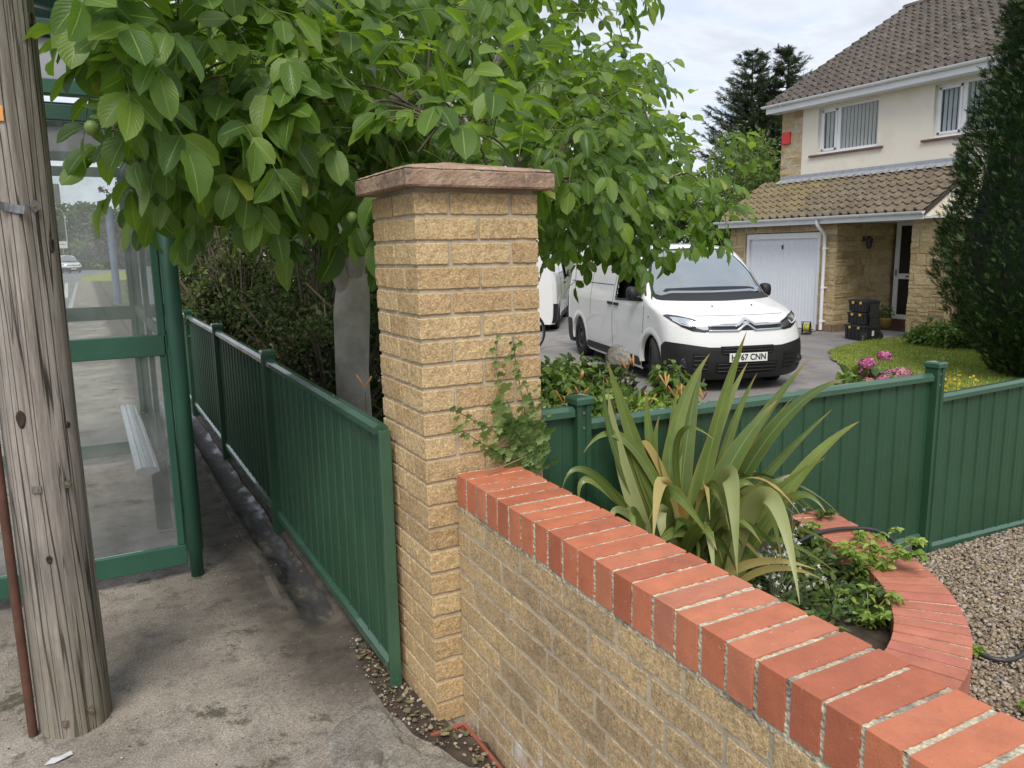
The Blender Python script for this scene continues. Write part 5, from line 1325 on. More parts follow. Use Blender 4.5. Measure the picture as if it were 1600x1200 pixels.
def make_van(name, label, loc, rz, group=None, detail=True):
    """local frame: nose towards -Y at y = 0, image-left flank at -X"""
    van = thing(name, label, 'van', loc, rz, group)
    def P(s, tt, h): return np.stack(np.broadcast_arrays(np.asarray(tt, float), np.asarray(s, float), np.asarray(h, float)), -1)
    # body shell: rings of constant height
    hs = np.unique(np.r_[H_S, np.linspace(0.17, 1.91, 60)])
    ta = np.sin(np.linspace(-1, 1, 61)*math.pi/2)*0.9999
    ss = np.linspace(0, 1, 70)
    rows = []
    for h in hs:
        w_, r_ = v_w(h), v_R(h)
        fr_ = P(v_front(ta*w_, h), ta*w_, h)
        sc = v_s0(h)+r_; st_ = sc+(VL-sc)*ss[1:]
        R_ = P(st_, v_side(st_, h), h)
        L_ = P(st_[::-1], -v_side(st_[::-1], h), h)
        rows.append(np.vstack([L_, fr_, R_]))
    G = np.array(rows)
    a, b_ = G.shape[:2]
    i, j = np.meshgrid(np.arange(a-1), np.arange(b_-1), indexing='ij'); qd = (i*b_+j).ravel()
    F = np.stack([qd, qd+1, qd+b_+1, qd+b_], 1); V = G.reshape(-1, 3); C = V[F].mean(1)
    keep = np.ones(len(F), bool)
    for ws, wh in WH: keep &= ~(((C[:, 1]-ws)**2+(C[:, 2]-wh)**2 < 0.385**2) & (np.abs(C[:, 0]) > 0.6) | ((np.abs(C[:, 1]-ws) < 0.385) & (C[:, 2] < wh) & (np.abs(C[:, 0]) > 0.6)))
    side_win = (C[:, 1] > 1.30) & (C[:, 1] < 2.28) & (C[:, 2] > 1.12) & (C[:, 2] < 1.70) & (C[:, 0] < -0.5) & (C[:, 2] < 1.12+0.85*(C[:, 1]-1.25)+0.03)
    mb = MB(); mb.add(V, F[keep & ~side_win])
    top = G[-1]; c = top.mean(0)+R(0, 0, 0.012); mb.add(np.vstack([top, c]), [[k, k+1, len(top)] for k in range(len(top)-1)])
    # tail
    bk = np.array([[P(VL+0.02*math.sin(math.pi*(h-0.17)/1.8), tt*v_side(VL-0.001, h), h) for tt in np.linspace(-1, 1, 12)] for h in np.linspace(0.17, 1.91, 20)]); mb.grid(bk, flip=True)
    body = mb.build('body', m_vanp, van, smooth=True)
    mb = MB(); mb.bb(-0.86, 0.86, 0.45, 4.8, 0.19, 0.24); mb.bb(-0.72, 0.72, 2.38, 4.8, 0.24, 1.72); mb.bb(-0.70, 0.80, 1.35, 2.38, 0.24, 1.05)
    mb.build('cab_lining', m_vdark, van)
    # wheels and arches
    for ws, wh in WH:
        for sg in (-1, 1):
            turn = -0.30 if ws < 1 else 0.0
            o = empty('wheel', (sg*0.835, ws, wh), turn); o.parent = van
            mb = MB(); A = np.linspace(0, 2*math.pi, 49)
            pr = [(0.205, -0.10), (0.30, -0.105), (0.325, -0.095), (WR, -0.06), (WR, 0.06), (0.325, 0.095), (0.30, 0.105), (0.205, 0.10)]
            mb.grid(np.array([[(x, r*math.cos(u), r*math.sin(u)) for r, x in pr] for u in A])); mb.build('tyre', m_tyre, o, smooth=True)
            mb = MB(); x1 = sg*0.088
            pr = [(0.0, x1+sg*0.005), (0.03, x1+sg*0.004), (0.035, x1-sg*0.01), (0.085, x1-sg*0.015), (0.095, x1-sg*0.035), (0.155, x1-sg*0.03), (0.165, x1), (0.195, x1+sg*0.002), (0.21, x1-sg*0.005)]
            mb.grid(np.array([[(x, r*math.cos(u), r*math.sin(u)) for r, x in pr] for u in A])); mb.build('rim', simple('dark_steel_wheel', (0.055, 0.055, 0.058), 0.5, 0.4), o, smooth=True)
            for k in range(8):
                u = k*math.pi/4; mb = MB(); c = R(x1-sg*0.02, 0.125*math.cos(u), 0.125*math.sin(u)); mb.tube([c, c+R(sg*0.006, 0, 0)], 0.022, 8); mb.build('rim_hole', m_vdark, o)
            # arch lip and well
            A = np.linspace(-0.12, math.pi+0.12, 40)
            mb = MB(); mb.grid(np.array([[(sg*(v_side(max(ws+r*math.cos(u), 0.02), np.clip(wh+r*math.sin(u), 0.2, 1.9))+off), ws+r*math.cos(u), wh+r*math.sin(u)) for r, off in ((0.465, 0.0), (0.445, 0.005), (0.405, 0.009), (0.375, 0.007), (0.370, -0.05))] for u in A]), flip=sg > 0)
            mb.build('wheel_arch', m_vanp, van, smooth=True)
            mb = MB(); mb.grid(np.array([[(sg*x, ws+0.38*math.cos(u), wh+0.38*math.sin(u)) for x in (0.90, 0.55)] for u in A])); mb.build('wheel_well', m_vdark, van, smooth=True)
    def patch_front(nm_, xs, lo, hi, mat, off=0.004, n=40, k=8, parent=van, skirt=True, smooth=True):
        X = np.linspace(xs[0], xs[-1], n); Lo = np.interp(X, xs, lo); Hi = np.interp(X, xs, hi)
        K = np.linspace(0, 1, k); H = Lo[:, None]*(1-K)+Hi[:, None]*K; T = np.repeat(X[:, None], k, 1)
        G = P(v_front(T, H), T, H); sh_ = G.copy()
        # outward offset along the local normal
        e = 1e-3; d1 = P(v_front(T+e, H), T+e, H)-G; d2 = P(v_front(T, H+e), T, H+e)-G
        nrm = np.cross(d1, d2); nrm /= np.linalg.norm(nrm, axis=-1, keepdims=True)
        nrm *= np.sign(-nrm[..., 1:2]+1e-9)
        O = G+nrm*off; mb = MB(); mb.grid(O)
        if skirt:
            for r_, s_ in ((O[:, 0], sh_[:, 0]), (O[:, -1], sh_[:, -1]), (O[0], sh_[0]), (O[-1], sh_[-1])): mb.grid(np.stack([r_, s_-0*nrm[0, 0]], 1))
        return mb.build(nm_, mat, parent, smooth=False if not smooth else True)
    def patch_side(nm_, ss_, lo, hi, mat, sg=-1, off=0.004, n=24, k=8, parent=van):
        S = np.linspace(ss_[0], ss_[-1], n); Lo = np.interp(S, ss_, lo); Hi = np.interp(S, ss_, hi); K = np.linspace(0, 1, k)
        H = Lo[:, None]*(1-K)+Hi[:, None]*K; SS = np.repeat(S[:, None], k, 1)
        G = P(SS, sg*(v_side(SS, H)+off), H); mb = MB(); mb.grid(G)
        for r_ in (G[:, 0], G[:, -1], G[0], G[-1]): q_ = r_.copy(); q_[:, 0] -= sg*off*1.5; mb.grid(np.stack([r_, q_], 1))
        return mb.build(nm_, mat, parent, smooth=True)
    # windscreen with black border
    xs = [-0.83, -0.80, -0.6, 0, 0.6, 0.80, 0.83]
    patch_front('screen_surround', xs, [1.16, 1.15, 1.145, 1.135, 1.145, 1.15, 1.16], [1.24, 1.45, 1.815, 1.835, 1.815, 1.45, 1.24], m_vblk, 0.003)
    def scr(): 
        return patch_front('windscreen', [-0.79, -0.755, -0.60, -0.4, 0, 0.4, 0.60, 0.755, 0.79], [1.225, 1.205, 1.195, 1.19, 1.185, 1.19, 1.195, 1.205, 1.225], [1.27, 1.45, 1.76, 1.79, 1.80, 1.79, 1.76, 1.45, 1.27], m_screen, 0.006, 60, 16)
    scr()
    # wipers
    for x0, x1 in ((-0.50, 0.10), (0.20, 0.72)):
        X = np.linspace(x0, x1, 10); H = np.linspace(1.185, 1.225, 10); G = P(v_front(X, H)-0.02, X, H); mb = MB(); mb.tube(G, 0.011, 6); mb.build('wiper', m_vblk, van)
    for x in (-0.28, 0.28): mb = MB(); p = P(v_front(x, 1.08), x, 1.08); mb.tube([p, p+R(0, -0.004, 0.012)], 0.010, 8); mb.build('washer_jet', m_vblk, van)
    # bonnet shut line
    X = np.linspace(-0.60, 0.60, 30); H = 0.985-0.02*(X/0.6)**2*0+0.0; G = P(v_front(X, H*np.ones(30))-0.002, X, H*np.ones(30)); mb = MB(); mb.tube(G, 0.003, 4); mb.build('bonnet_gap', m_vdark, van)
    # bumper
    patch_front('bumper', [-0.952, -0.93, -0.80, -0.5, 0, 0.5, 0.80, 0.93, 0.952], [0.30, 0.20, 0.175, 0.17, 0.17, 0.17, 0.175, 0.20, 0.30], [0.64, 0.66, 0.645, 0.60, 0.595, 0.60, 0.645, 0.66, 0.64], m_vblk, 0.010, 60, 14)
    for sg in (-1, 1): patch_side('bumper_corner', [0.28, 0.40, 0.50], [0.19, 0.2, 0.24], [0.655, 0.66, 0.60], m_vblk, sg, 0.011)
    # intakes with slats
    for zc, hh, wd in ((0.555, 0.055, 0.36), (0.335, 0.075, 0.42)):
        gi = patch_front('grille', [-wd, -wd*0.9, wd*0.9, wd], [zc-hh*0.5, zc-hh, zc-hh, zc-hh*0.5], [zc+hh, zc+hh, zc+hh, zc+hh], m_vdark, 0.013, 30, 5)
        for k in range(3):
            h = zc-hh*0.6+k*hh*0.6; X = np.linspace(-wd*0.93, wd*0.93, 20); G = P(v_front(X, h*np.ones(20))-0.018, X, h*np.ones(20)); mb = MB(); mb.tube(G, 0.007, 6); mb.build('slat', m_vblk, gi)
    for sg in (-1, 1):
        gi = patch_front('side_intake', sorted([sg*0.52, sg*0.66, sg*0.70]), [0.30, 0.30, 0.34] if sg > 0 else [0.34, 0.30, 0.30], [0.50, 0.52, 0.52] if sg > 0 else [0.52, 0.52, 0.50], m_vdark, 0.013, 12, 5)
        for k in range(4):
            h = 0.325+k*0.055; X = sg*np.linspace(0.53, 0.69, 8); G = P(v_front(X, h*np.ones(8))-0.018, X, h*np.ones(8)); mb = MB(); mb.tube(G, 0.006, 6); mb.build('slat', m_vblk, gi)
        mb = MB(); p = P(v_front(sg*0.79, 0.40), sg*0.79, 0.40); mb.lathe((0, 0, 0), [(0.0, 0.01), (0.035, 0.008), (0.05, 0.0), (0.055, 0.012), (0.062, 0.0)], 20); mb.v[0] = mb.v[0][:, [0, 2, 1]]*R(1, -1, 1)+p+R(0, -0.012, 0); mb.build('fog_lamp', simple('dark_lens', (0.03, 0.03, 0.035), 0.15), van, smooth=True)
    # headlights
    for sg in (-1, 1):
        xs_ = [0.46, 0.55, 0.68, 0.80, 0.885, 0.915]; lo = [0.80, 0.785, 0.80, 0.855, 0.93, 0.97]; hi = [0.865, 0.905, 0.955, 0.985, 0.995, 0.985]
        if sg < 0: xs_ = [-x for x in xs_][::-1]; lo = lo[::-1]; hi = hi[::-1]
        hl = patch_front('headlight', xs_, lo, hi, simple('lamp_housing', (0.035, 0.036, 0.04), 0.12, 0.2, coat=1.0), 0.006, 40, 10)
        xs2 = [0.66, 0.72, 0.82, 0.87]; l2 = [0.865, 0.868, 0.905, 0.945]; h2 = [0.93, 0.95, 0.965, 0.968]
        xs3 = [0.50, 0.56, 0.64]; l3 = [0.815, 0.815, 0.84]; h3 = [0.862, 0.885, 0.91]
        for a_, l_, h_ in ((xs2, l2, h2), (xs3, l3, h3)):
            if sg < 0: a_ = [-x for x in a_][::-1]; l_ = l_[::-1]; h_ = h_[::-1]
            patch_front('reflector', a_, l_, h_, simple('lamp_reflector', (0.70, 0.72, 0.74), 0.12, 0.9), 0.010, 16, 6, parent=hl)
        X = np.linspace(0.66, 0.865, 12)*sg; H = np.interp(np.abs(X), [0.66, 0.70, 0.80, 0.87], [0.90, 0.855, 0.885, 0.94]); mb = MB(); mb.tube(P(v_front(X, H)-0.013, X, H), 0.006, 6); mb.build('light_strip', simple('clear_strip', (0.85, 0.86, 0.88), 0.2), hl)
    # two chrome bars that rise into a chevron pair at the centre
    patch_front('grille', [-0.48, -0.3, 0, 0.3, 0.48], [0.815, 0.80, 0.80, 0.80, 0.815], [0.87, 0.885, 0.885, 0.885, 0.87], m_vblk, 0.005, 40, 5)
    for base, rise in ((0.868, 0.072), (0.805, 0.075)):
        X = np.array([-0.50, -0.14, -0.115, -0.012, 0.012, 0.115, 0.14, 0.50]); H = base+np.array([0.0, 0.0, 0.004, rise, rise, 0.004, 0.0, 0.0]); H[0] = H[-1] = base+0.004
        Xf = np.linspace(-0.50, 0.50, 90); Hf = np.interp(Xf, X, H); wd = 0.012+0.008*(np.abs(Xf) < 0.12)
        G = []
        for x, h, w_ in zip(Xf, Hf, wd):
            G.append([P(v_front(x, h-w_)+0.0, x, h-w_), P(v_front(x, h-w_)-0.018, x, h-w_*0.9), P(v_front(x, h)-0.024, x, h), P(v_front(x, h+w_)-0.018, x, h+w_*0.9), P(v_front(x, h+w_), x, h+w_)])
        mb = MB(); mb.grid(np.array(G)); mb.build('chrome_bar', m_chrome, van, smooth=True)
    # number plate
    ph = 0.465; f0 = float(v_front(0.0, ph))-0.030
    mb = MB(); mb.bb(-0.26, 0.26, f0, f0+0.02, ph-0.056, ph+0.056); pl = mb.build('number_plate', simple('plate_white', (0.78, 0.78, 0.76), 0.35, var=0.02), van, bevel=0.004)
    cu = bpy.data.curves.new('plate_text', 'FONT'); cu.body = "HV67 CNN"; cu.size = 0.108; cu.extrude = 0.0012; cu.align_x = 'CENTER'; cu.align_y = 'CENTER'; cu.offset = 0.0022
    to = bpy.data.objects.new('plate_text', cu); COL.objects.link(to); bpy.context.view_layer.update()
    me = bpy.data.meshes.new_from_object(to.evaluated_get(bpy.context.evaluated_depsgraph_get())); COL.objects.unlink(to); bpy.data.objects.remove(to)
    xs_v = np.array([v.co.x for v in me.vertices]); kx_ = 0.47/(xs_v.max()-xs_v.min())
    tm = bpy.data.objects.new('registration', me); COL.objects.link(tm); tm.parent = pl
    tm.location = (0, f0-0.0022, ph); tm.rotation_euler = (math.pi/2, 0, 0); tm.scale = (kx_, 1.0, 1.0)
    me.materials.clear(); me.materials.append(simple('plate_black', (0.012, 0.012, 0.012), 0.5))
    # flank: door lines, handles, sill trim, window, mirror
    for sg in (-1, 1):
        for s_, h0, h1 in ((2.40, 0.30, 1.80), (1.16, 0.62, 1.08), (3.55, 0.78, 1.78)):
            H = np.linspace(h0, h1, 24); S = s_+0.0*H+(0.05*np.sin((H-0.3)*2.2) if s_ == 2.40 else 0); G = P(S, sg*(v_side(S, H)+0.0005), H); mb = MB(); mb.tube(G, 0.0035, 4); mb.build('door_gap', m_vdark, van)
        S = np.linspace(2.48, 4.9, 20); G = P(S, sg*(v_side(S, 1.30*np.ones(20))+0.001), 1.30*np.ones(20)); mb = MB(); mb.tube(G, 0.005, 4); mb.build('slide_rail', m_vdark, van)
        for s_ in (2.27, 2.55):
            dh = patch_side('door_handle', [s_-0.095, s_+0.095], [1.005, 1.005], [1.045, 1.045], m_vblk, sg, 0.022, 8, 4)
        patch_side('sill_trim', [1.30, 1.36, 2.36], [0.22, 0.21, 0.21], [0.31, 0.34, 0.34], m_vblk, sg, 0.010)
        patch_side('sill_trim', [2.44, 3.70, 3.74], [0.21, 0.21, 0.24], [0.34, 0.33, 0.30], m_vblk, sg, 0.010)
        patch_side('rear_bumper', [4.56, 4.60, 4.94], [0.22, 0.20, 0.20], [0.50, 0.62, 0.64], m_vblk, sg, 0.010)
        S_ = [1.22, 1.45, 1.70, 2.00, 2.30, 2.33]
        if sg > 0: patch_side('side_window', S_, [1.14, 1.13, 1.12, 1.115, 1.11, 1.13], [1.22, 1.45, 1.64, 1.70, 1.71, 1.69], m_vglass, sg, 0.004)
        else:
            # wound-down window: black surround strips, open dark cab behind
            mb = MB()
            for pts_ in (([1.22, 1.45, 1.70, 2.0, 2.31], [1.20, 1.46, 1.66, 1.715, 1.72]), ([1.22, 1.5, 2.0, 2.31], [1.14, 1.12, 1.11, 1.10])):
                S = np.linspace(1.22, 2.31, 20); H = np.interp(S, *pts_); mb.tube(P(S, sg*(v_side(S, H)+0.002), H), 0.014, 6)
            H = np.linspace(1.10, 1.72, 10); mb.tube(P(2.31+0*H, sg*(v_side(2.31+0*H, H)+0.002), H), 0.014, 6)
            mb.build('window_surround', m_vblk, van)
            patch_side('quarter_glass', [1.26, 1.50, 1.52], [1.16, 1.14, 1.16], [1.22, 1.47, 1.46], m_vglass, sg, -0.004)
        mr = MB(); A = np.linspace(0, 2*math.pi, 17); c0 = R(sg*1.02, 1.42, 1.22)
        prof = [(0.0, -0.09), (0.6, -0.085), (0.95, -0.05), (1.0, 0.0), (1.0, 0.03), (0.9, 0.035)]
        mr.grid(np.array([[(c0[0]+0.080*r*math.copysign(abs(math.cos(u))**0.7, math.cos(u)), c0[1]+y, c0[2]+0.100*r*math.copysign(abs(math.sin(u))**0.7, math.sin(u))) for r, y in prof] for u in A]))
        mo = mr.build('wing_mirror', m_vblk, van, smooth=True)
        mb = MB(); mb.grid(np.array([[(c0[0]+0.072*r*math.cos(u), c0[1]+0.03, c0[2]+0.090*r*math.sin(u)) for r in (0.01, 1.0)] for u in A])); mb.build('mirror_glass', m_chrome, mo)
        mb = MB(); mb.tube([(sg*0.90, 1.36, 1.17), (sg*1.0, 1.37, 1.165), (sg*1.03, 1.42, 1.17)], [0.035, 0.03, 0.03], 10); mb.build('mirror_arm', m_vblk, mo, smooth=True)
        mb = MB(); p = P(0.98, sg*(float(v_side(0.98, 0.93))+0.001), 0.93); mb.box(p, (0.006, 0.03, 0.02)); mb.build('indicator', simple('orange_lens', (0.12, 0.07, 0.02), 0.3), van)
    # roof ridges
    return van
VRZ = -1.864+math.pi/2
van = make_van('white_van', 'white panel van with open driver window and black bumper parked on the drive', (6.37, 4.88, -0.30), VRZ)
# a second white van further back and the far van on the road
v2 = copy_tree(van); v2.location = (-1.95, 94, -0.02); v2.rotation_euler = (0, 0, 0.32); v2.name = 'silver_van'
v2['label'] = 'pale van driving on the far road, seen through the shelter glass'
for p in [c for c in v2.children if c.name.startswith('number_plate')]:
    for k in list(p.children): bpy.data.objects.remove(k)
# ================================================================ things on the neighbour's drive
m_box = simple('black_moulded_plastic', (0.018, 0.019, 0.021), 0.5, var=0.12, bmp=0.1, bscale=120)
m_latch = simple('yellow_latch', (0.62, 0.40, 0.03), 0.45)
TB = (12.36, 7.72); TR = math.radians(-100)
def toolbox(nm_, label, z, w_, d_, h, lid, loc_off=(0, 0)):
    o = thing(nm_, label, 'tool box', (TB[0]+loc_off[0], TB[1]+loc_off[1], z), TR, 'stacked black tool boxes')
    mb = MB(); G = []
    for s_, zz in ((0.94, 0.01), (0.96, 0.03), (1.0, h-lid)):
        G.append([(sx*w_/2*s_, sy*d_/2*s_, zz) for sx, sy in ((-1, -1), (1, -1), (1, 1), (-1, 1), (-1, -1))])
    mb.grid(np.array(G)); mb.bb(-w_/2*.94, w_/2*.94, -d_/2*.94, d_/2*.94, 0.01, 0.012)
    for k in range(5):
        x = -w_*0.38+k*w_*0.19; mb.bb(x-0.008, x+0.008, -d_/2-0.008, -d_/2+0.01, 0.04, h-lid-0.01)
    mb.build('box_body', m_box, o, bevel=0.008)
    mb = MB(); mb.bb(-w_/2-0.012, w_/2+0.012, -d_/2-0.014, d_/2+0.012, h-lid, h-0.012); mb.bb(-w_*.42, w_*.42, -d_*.40, d_*.40, h-0.012, h)
    mb.build('lid', m_box, o, bevel=0.010)
    for x in (-w_*0.22, w_*0.22):
        mb = MB(); mb.bb(x-0.030, x+0.030, -d_/2-0.022, -d_/2-0.012, h-lid-0.035, h-lid+0.012); mb.build('latch', m_latch, o, bevel=0.004)
    return o
b1 = toolbox('tool_box', 'wheeled black tool box at the bottom of the stack on the drive', GZ, 0.52, 0.40, 0.31, 0.05)
for y in (-0.19, 0.19):
    o = empty('wheel', (0.235, y, 0.088)); o.parent = b1; A = np.linspace(0, 2*math.pi, 33)
    mb = MB(); mb.grid(np.array([[(r*math.cos(u), yy*1.0, r*math.sin(u)) for r, yy in ((0.055, -0.026), (0.082, -0.026), (0.088, -0.018), (0.088, 0.018), (0.082, 0.026), (0.055, 0.026))] for u in A])); mb.build('tyre', m_tyre, o, smooth=True)
    mb = MB(); mb.grid(np.array([[(r*math.cos(u), yy, r*math.sin(u)) for r, yy in ((0.002, -0.020), (0.02, -0.024), (0.022, -0.012), (0.05, -0.014), (0.058, -0.026), (0.060, 0.02), (0.002, 0.02))] for u in A])); mb.build('hub', simple('grey_hub', (0.12, 0.12, 0.125), 0.5), o, smooth=True)
mb = MB(); mb.bb(0.262, 0.275, -0.1, 0.1, 0.24, 0.70); mb.bb(0.255, 0.285, -0.12, 0.12, 0.46, 0.56); mb.build('pull_handle', m_box, b1, bevel=0.006)
mb = MB(); mb.bb(0.262, 0.266, -0.02, 0.03, 0.10, 0.20); mb.build('sticker', simple('white_sticker', (0.7, 0.7, 0.7), 0.5), b1)
toolbox('tool_box', 'middle black tool box of the stack, with yellow latches', GZ+0.31, 0.47, 0.34, 0.24, 0.04)
toolbox('tool_box', 'topmost black tool box of the stack, beside the porch wall', GZ+0.55, 0.45, 0.33, 0.24, 0.05)
# extension reel
rl = thing('cable_reel', 'yellow cable wound on a black extension reel by the garage door', 'cable reel', (12.30, 9.02, GZ), math.radians(35))
for y in (-0.07, 0.07):
    mb = MB(); A = np.linspace(0, 2*math.pi, 33)
    mb.grid(np.array([[(r*math.cos(u), y+dy_, 0.145+r*math.sin(u)) for r, dy_ in ((0.03, -0.006), (0.115, -0.006), (0.118, 0.0), (0.115, 0.006), (0.03, 0.006), (0.03, -0.006))] for u in A])); mb.build('flange', m_box, rl, smooth=False)
mb = MB(); pts = []
for i in range(400):
    u = i*0.42; yy = 0.055*math.sin(i*0.035)+0.0; r = 0.072+0.012*(i/400); pts.append((r*math.cos(u), yy, 0.145+r*math.sin(u)))
mb.tube(pts, 0.008, 6); mb.build('wound_cable', simple('yellow_cable', (0.52, 0.50, 0.05), 0.5), rl, smooth=True)
mb = MB(); mb.tube([(-0.12, -0.09, 0.01), (0, -0.09, 0.15), (-0.1, -0.09, 0.27), (-0.1, 0.09, 0.27), (0, 0.09, 0.15), (-0.12, 0.09, 0.01), (-0.12, -0.09, 0.01)], 0.010, 6); mb.tube([(0.12, -0.09, 0.01), (0, -0.09, 0.15), (0, 0.09, 0.15), (0.12, 0.09, 0.01), (0.12, -0.09, 0.01)], 0.010, 6); mb.build('stand', m_box, rl)
mb = MB(); mb.tube([(0.1, 0, 0.02), (0.25, 0.05, 0.012), (0.5, -0.1, 0.01), (0.75, -0.15, 0.01), (1.0, -0.32, 0.01), (0.8, -0.45, 0.01), (0.6, -0.4, 0.01)], 0.007, 6); mb.build('trailing_cable', simple('dark_cable', (0.03, 0.03, 0.02), 0.5), rl, smooth=True)
# pot in the porch
pt_ = thing('plant_pot', 'brass coloured pot with a small plant beside the front door', 'plant pot', (14.35, 8.66, GZ))
mb = MB(); mb.lathe((0, 0, 0), [(0.0, 0), (0.10, 0.0), (0.135, 0.22), (0.145, 0.25), (0.135, 0.26), (0.12, 0.24), (0.0, 0.235)], 24); mb.build('pot', simple('brass_glaze', (0.33, 0.22, 0.06), 0.4, 0.3), pt_, smooth=True)
rng = np.random.default_rng(70); mb = MB(); Pp, dd = leafpts([(0, 0, 0.38, 0.16, 0.16, 0.16)], 160, rng, 0.1, 0.2); leafquads(mb, Pp, dd, 0.07, rng); mb.build('foliage', m_tr2, pt_)

# bicycle leaning behind the van
bk = thing('bicycle', 'bicycle with knobbly black tyres standing beyond the pillar near the white vehicle', 'bicycle', (5.74, 10.0, GZ), math.radians(12))
for i_, x in enumerate((-0.52, 0.52)):
    o = empty('wheel', (x, 0, 0.345)); o.parent = bk; A = np.linspace(0, 2*math.pi, 49)
    mb = MB(); mb.grid(np.array([[((0.318+0.026*math.cos(v_))*math.cos(u), 0.026*math.sin(v_), (0.318+0.026*math.cos(v_))*math.sin(u)) for v_ in np.linspace(0, 2*math.pi, 9)] for u in A])); mb.build('tyre', m_tyre, o, smooth=True)
    mb = MB(); mb.grid(np.array([[((0.29+0.008*math.cos(v_))*math.cos(u), 0.012*math.sin(v_), (0.29+0.008*math.cos(v_))*math.sin(u)) for v_ in np.linspace(0, 2*math.pi, 7)] for u in A])); 
    for k in range(14): u = k*math.pi/7; mb.tube([(0, 0, 0), (0.29*math.cos(u), 0, 0.29*math.sin(u))], 0.0015, 3, caps=False)
    mb.build('rim', m_gal, o)
m_frame = simple('dark_bike_frame', (0.03, 0.03, 0.035), 0.3, 0.2)
mb = MB()
for a_, b_ in (((-0.52, 0, 0.345), (-0.08, 0, 0.30)), ((-0.52, 0, 0.345), (-0.17, 0, 0.80)), ((-0.08, 0, 0.30), (-0.20, 0, 0.88)), ((-0.08, 0, 0.30), (0.36, 0, 0.78)), ((-0.17, 0, 0.80), (0.34, 0, 0.86)), ((0.34, 0, 0.90), (0.52, 0, 0.345))): mb.tube([a_, b_], 0.017, 8)
mb.build('frame', m_frame, bk, smooth=True)
mb = MB(); mb.tube([(0.40, -0.30, 1.0), (0.36, -0.1, 1.02), (0.34, 0, 0.98), (0.36, 0.1, 1.02), (0.40, 0.30, 1.0)], 0.012, 8); mb.tube([(0.34, 0, 0.88), (0.34, 0, 0.99)], 0.015, 8); mb.build('handlebar', m_frame, bk, smooth=True)
mb = MB(); mb.lathe((0, 0, 0), [(0, 0.93), (0.05, 0.93), (0.07, 0.95), (0.05, 0.965), (0, 0.97)], 14); mb.v[0] = mb.v[0]*R(1.6, 1, 1)+R(-0.22, 0, 0); mb.build('saddle', m_tyre, bk, smooth=True)
# second white van beyond, tail towards us
v3 = copy_tree(van); v3.location = (10.6, 17.2, GZ); v3.rotation_euler = (0, 0, 2.5); v3.name = 'white_van'
v3['label'] = 'second white van standing beyond the bicycle, seen under the tree leaves'
for p in [c for c in v3.children if c.name.startswith('number_plate')]:
    for k in list(p.children): bpy.data.objects.remove(k)

# ================================================================ stone statue head
m_conc_st = simple('lichened_stone', (0.33, 0.30, 0.26), 0.95, var=0.35, scale=40, bmp=1.0, bscale=110, dirt=((0.12, 0.11, 0.085), 25, 0.5, 0.8))
stt = thing('garden_statue', 'small weathered stone bust with curly hair among the plants before the van', 'statue', (1.60, 1.18, 0.07))
mb = MB(); mb.lathe((0, 0, 0), [(0, -0.2), (0.11, -0.2), (0.11, 0.06), (0.075, 0.10), (0.07, 0.60), (0.10, 0.66), (0.10, 0.70), (0.0, 0.70)], 20); mb.build('pedestal', m_conc_st, stt, smooth=False)
th, ph_ = np.meshgrid(np.linspace(0, math.pi, 40), np.linspace(0, 2*math.pi, 57), indexing='ij')
D_ = np.stack([np.sin(th)*np.cos(ph_), np.sin(th)*np.sin(ph_), np.cos(th)], -1)
hair = (D_[..., 2] > -0.15) | (D_[..., 1] > 0.2)
rr = 1+np.where(hair, 0.16*(vn(D_*9, 1.0)-0.3)+0.10, 0.0)+np.where((np.abs(D_[..., 0]) < 0.14) & (D_[..., 1] < -0.8) & (np.abs(D_[..., 2]+0.2) < 0.2), 0.14, 0)
rr += np.where((np.abs(np.abs(D_[..., 0])-0.35) < 0.14) & (D_[..., 1] < -0.6) & (np.abs(D_[..., 2]+0.02) < 0.1), -0.07, 0)
Hd = D_*rr[..., None]*R(0.058, 0.066, 0.078); Hd[..., 2] -= 0.02*(D_[..., 2] < -0.5)
mb = MB(); mb.grid(Hd+R(0, 0, 0.875)); mb.build('head', m_conc_st, stt, smooth=True)
mb = MB(); mb.lathe((0, 0, 0), [(0.0, 0.70), (0.095, 0.70), (0.10, 0.735), (0.06, 0.77), (0.032, 0.79), (0.03, 0.83), (0.03, 0.86)], 20); mb.v[0] = mb.v[0]*R(1.1, 0.8, 1); mb.build('shoulders', m_conc_st, stt, smooth=True)

# ================================================================ hose
mb = MB()
hp = [(1.40, -0.05, 0.30), (1.52, -0.10, 0.345), (1.66, -0.10, 0.375), (1.80, -0.13, 0.378), (1.93, -0.20, 0.370), (1.985, -0.26, 0.30), (2.02, -0.33, 0.12), (2.02, -0.43, 0.018), (1.98, -0.56, 0.014), (1.93, -0.66, 0.014), (1.98, -0.73, 0.014), (2.10, -0.725, 0.014), (2.30, -0.63, 0.014), (2.6, -0.65, 0.014), (3.0, -0.9, 0.014)]
hp = resample(np.array(hp), 0.02, 3)
mb.tube(hp, 0.0085, 8)
tag(mb.build('garden_hose', simple('grey_hose', (0.035, 0.037, 0.042), 0.4), smooth=True), 'dark grey hose lying over the curved red brick bed and across the gravel', 'hose')
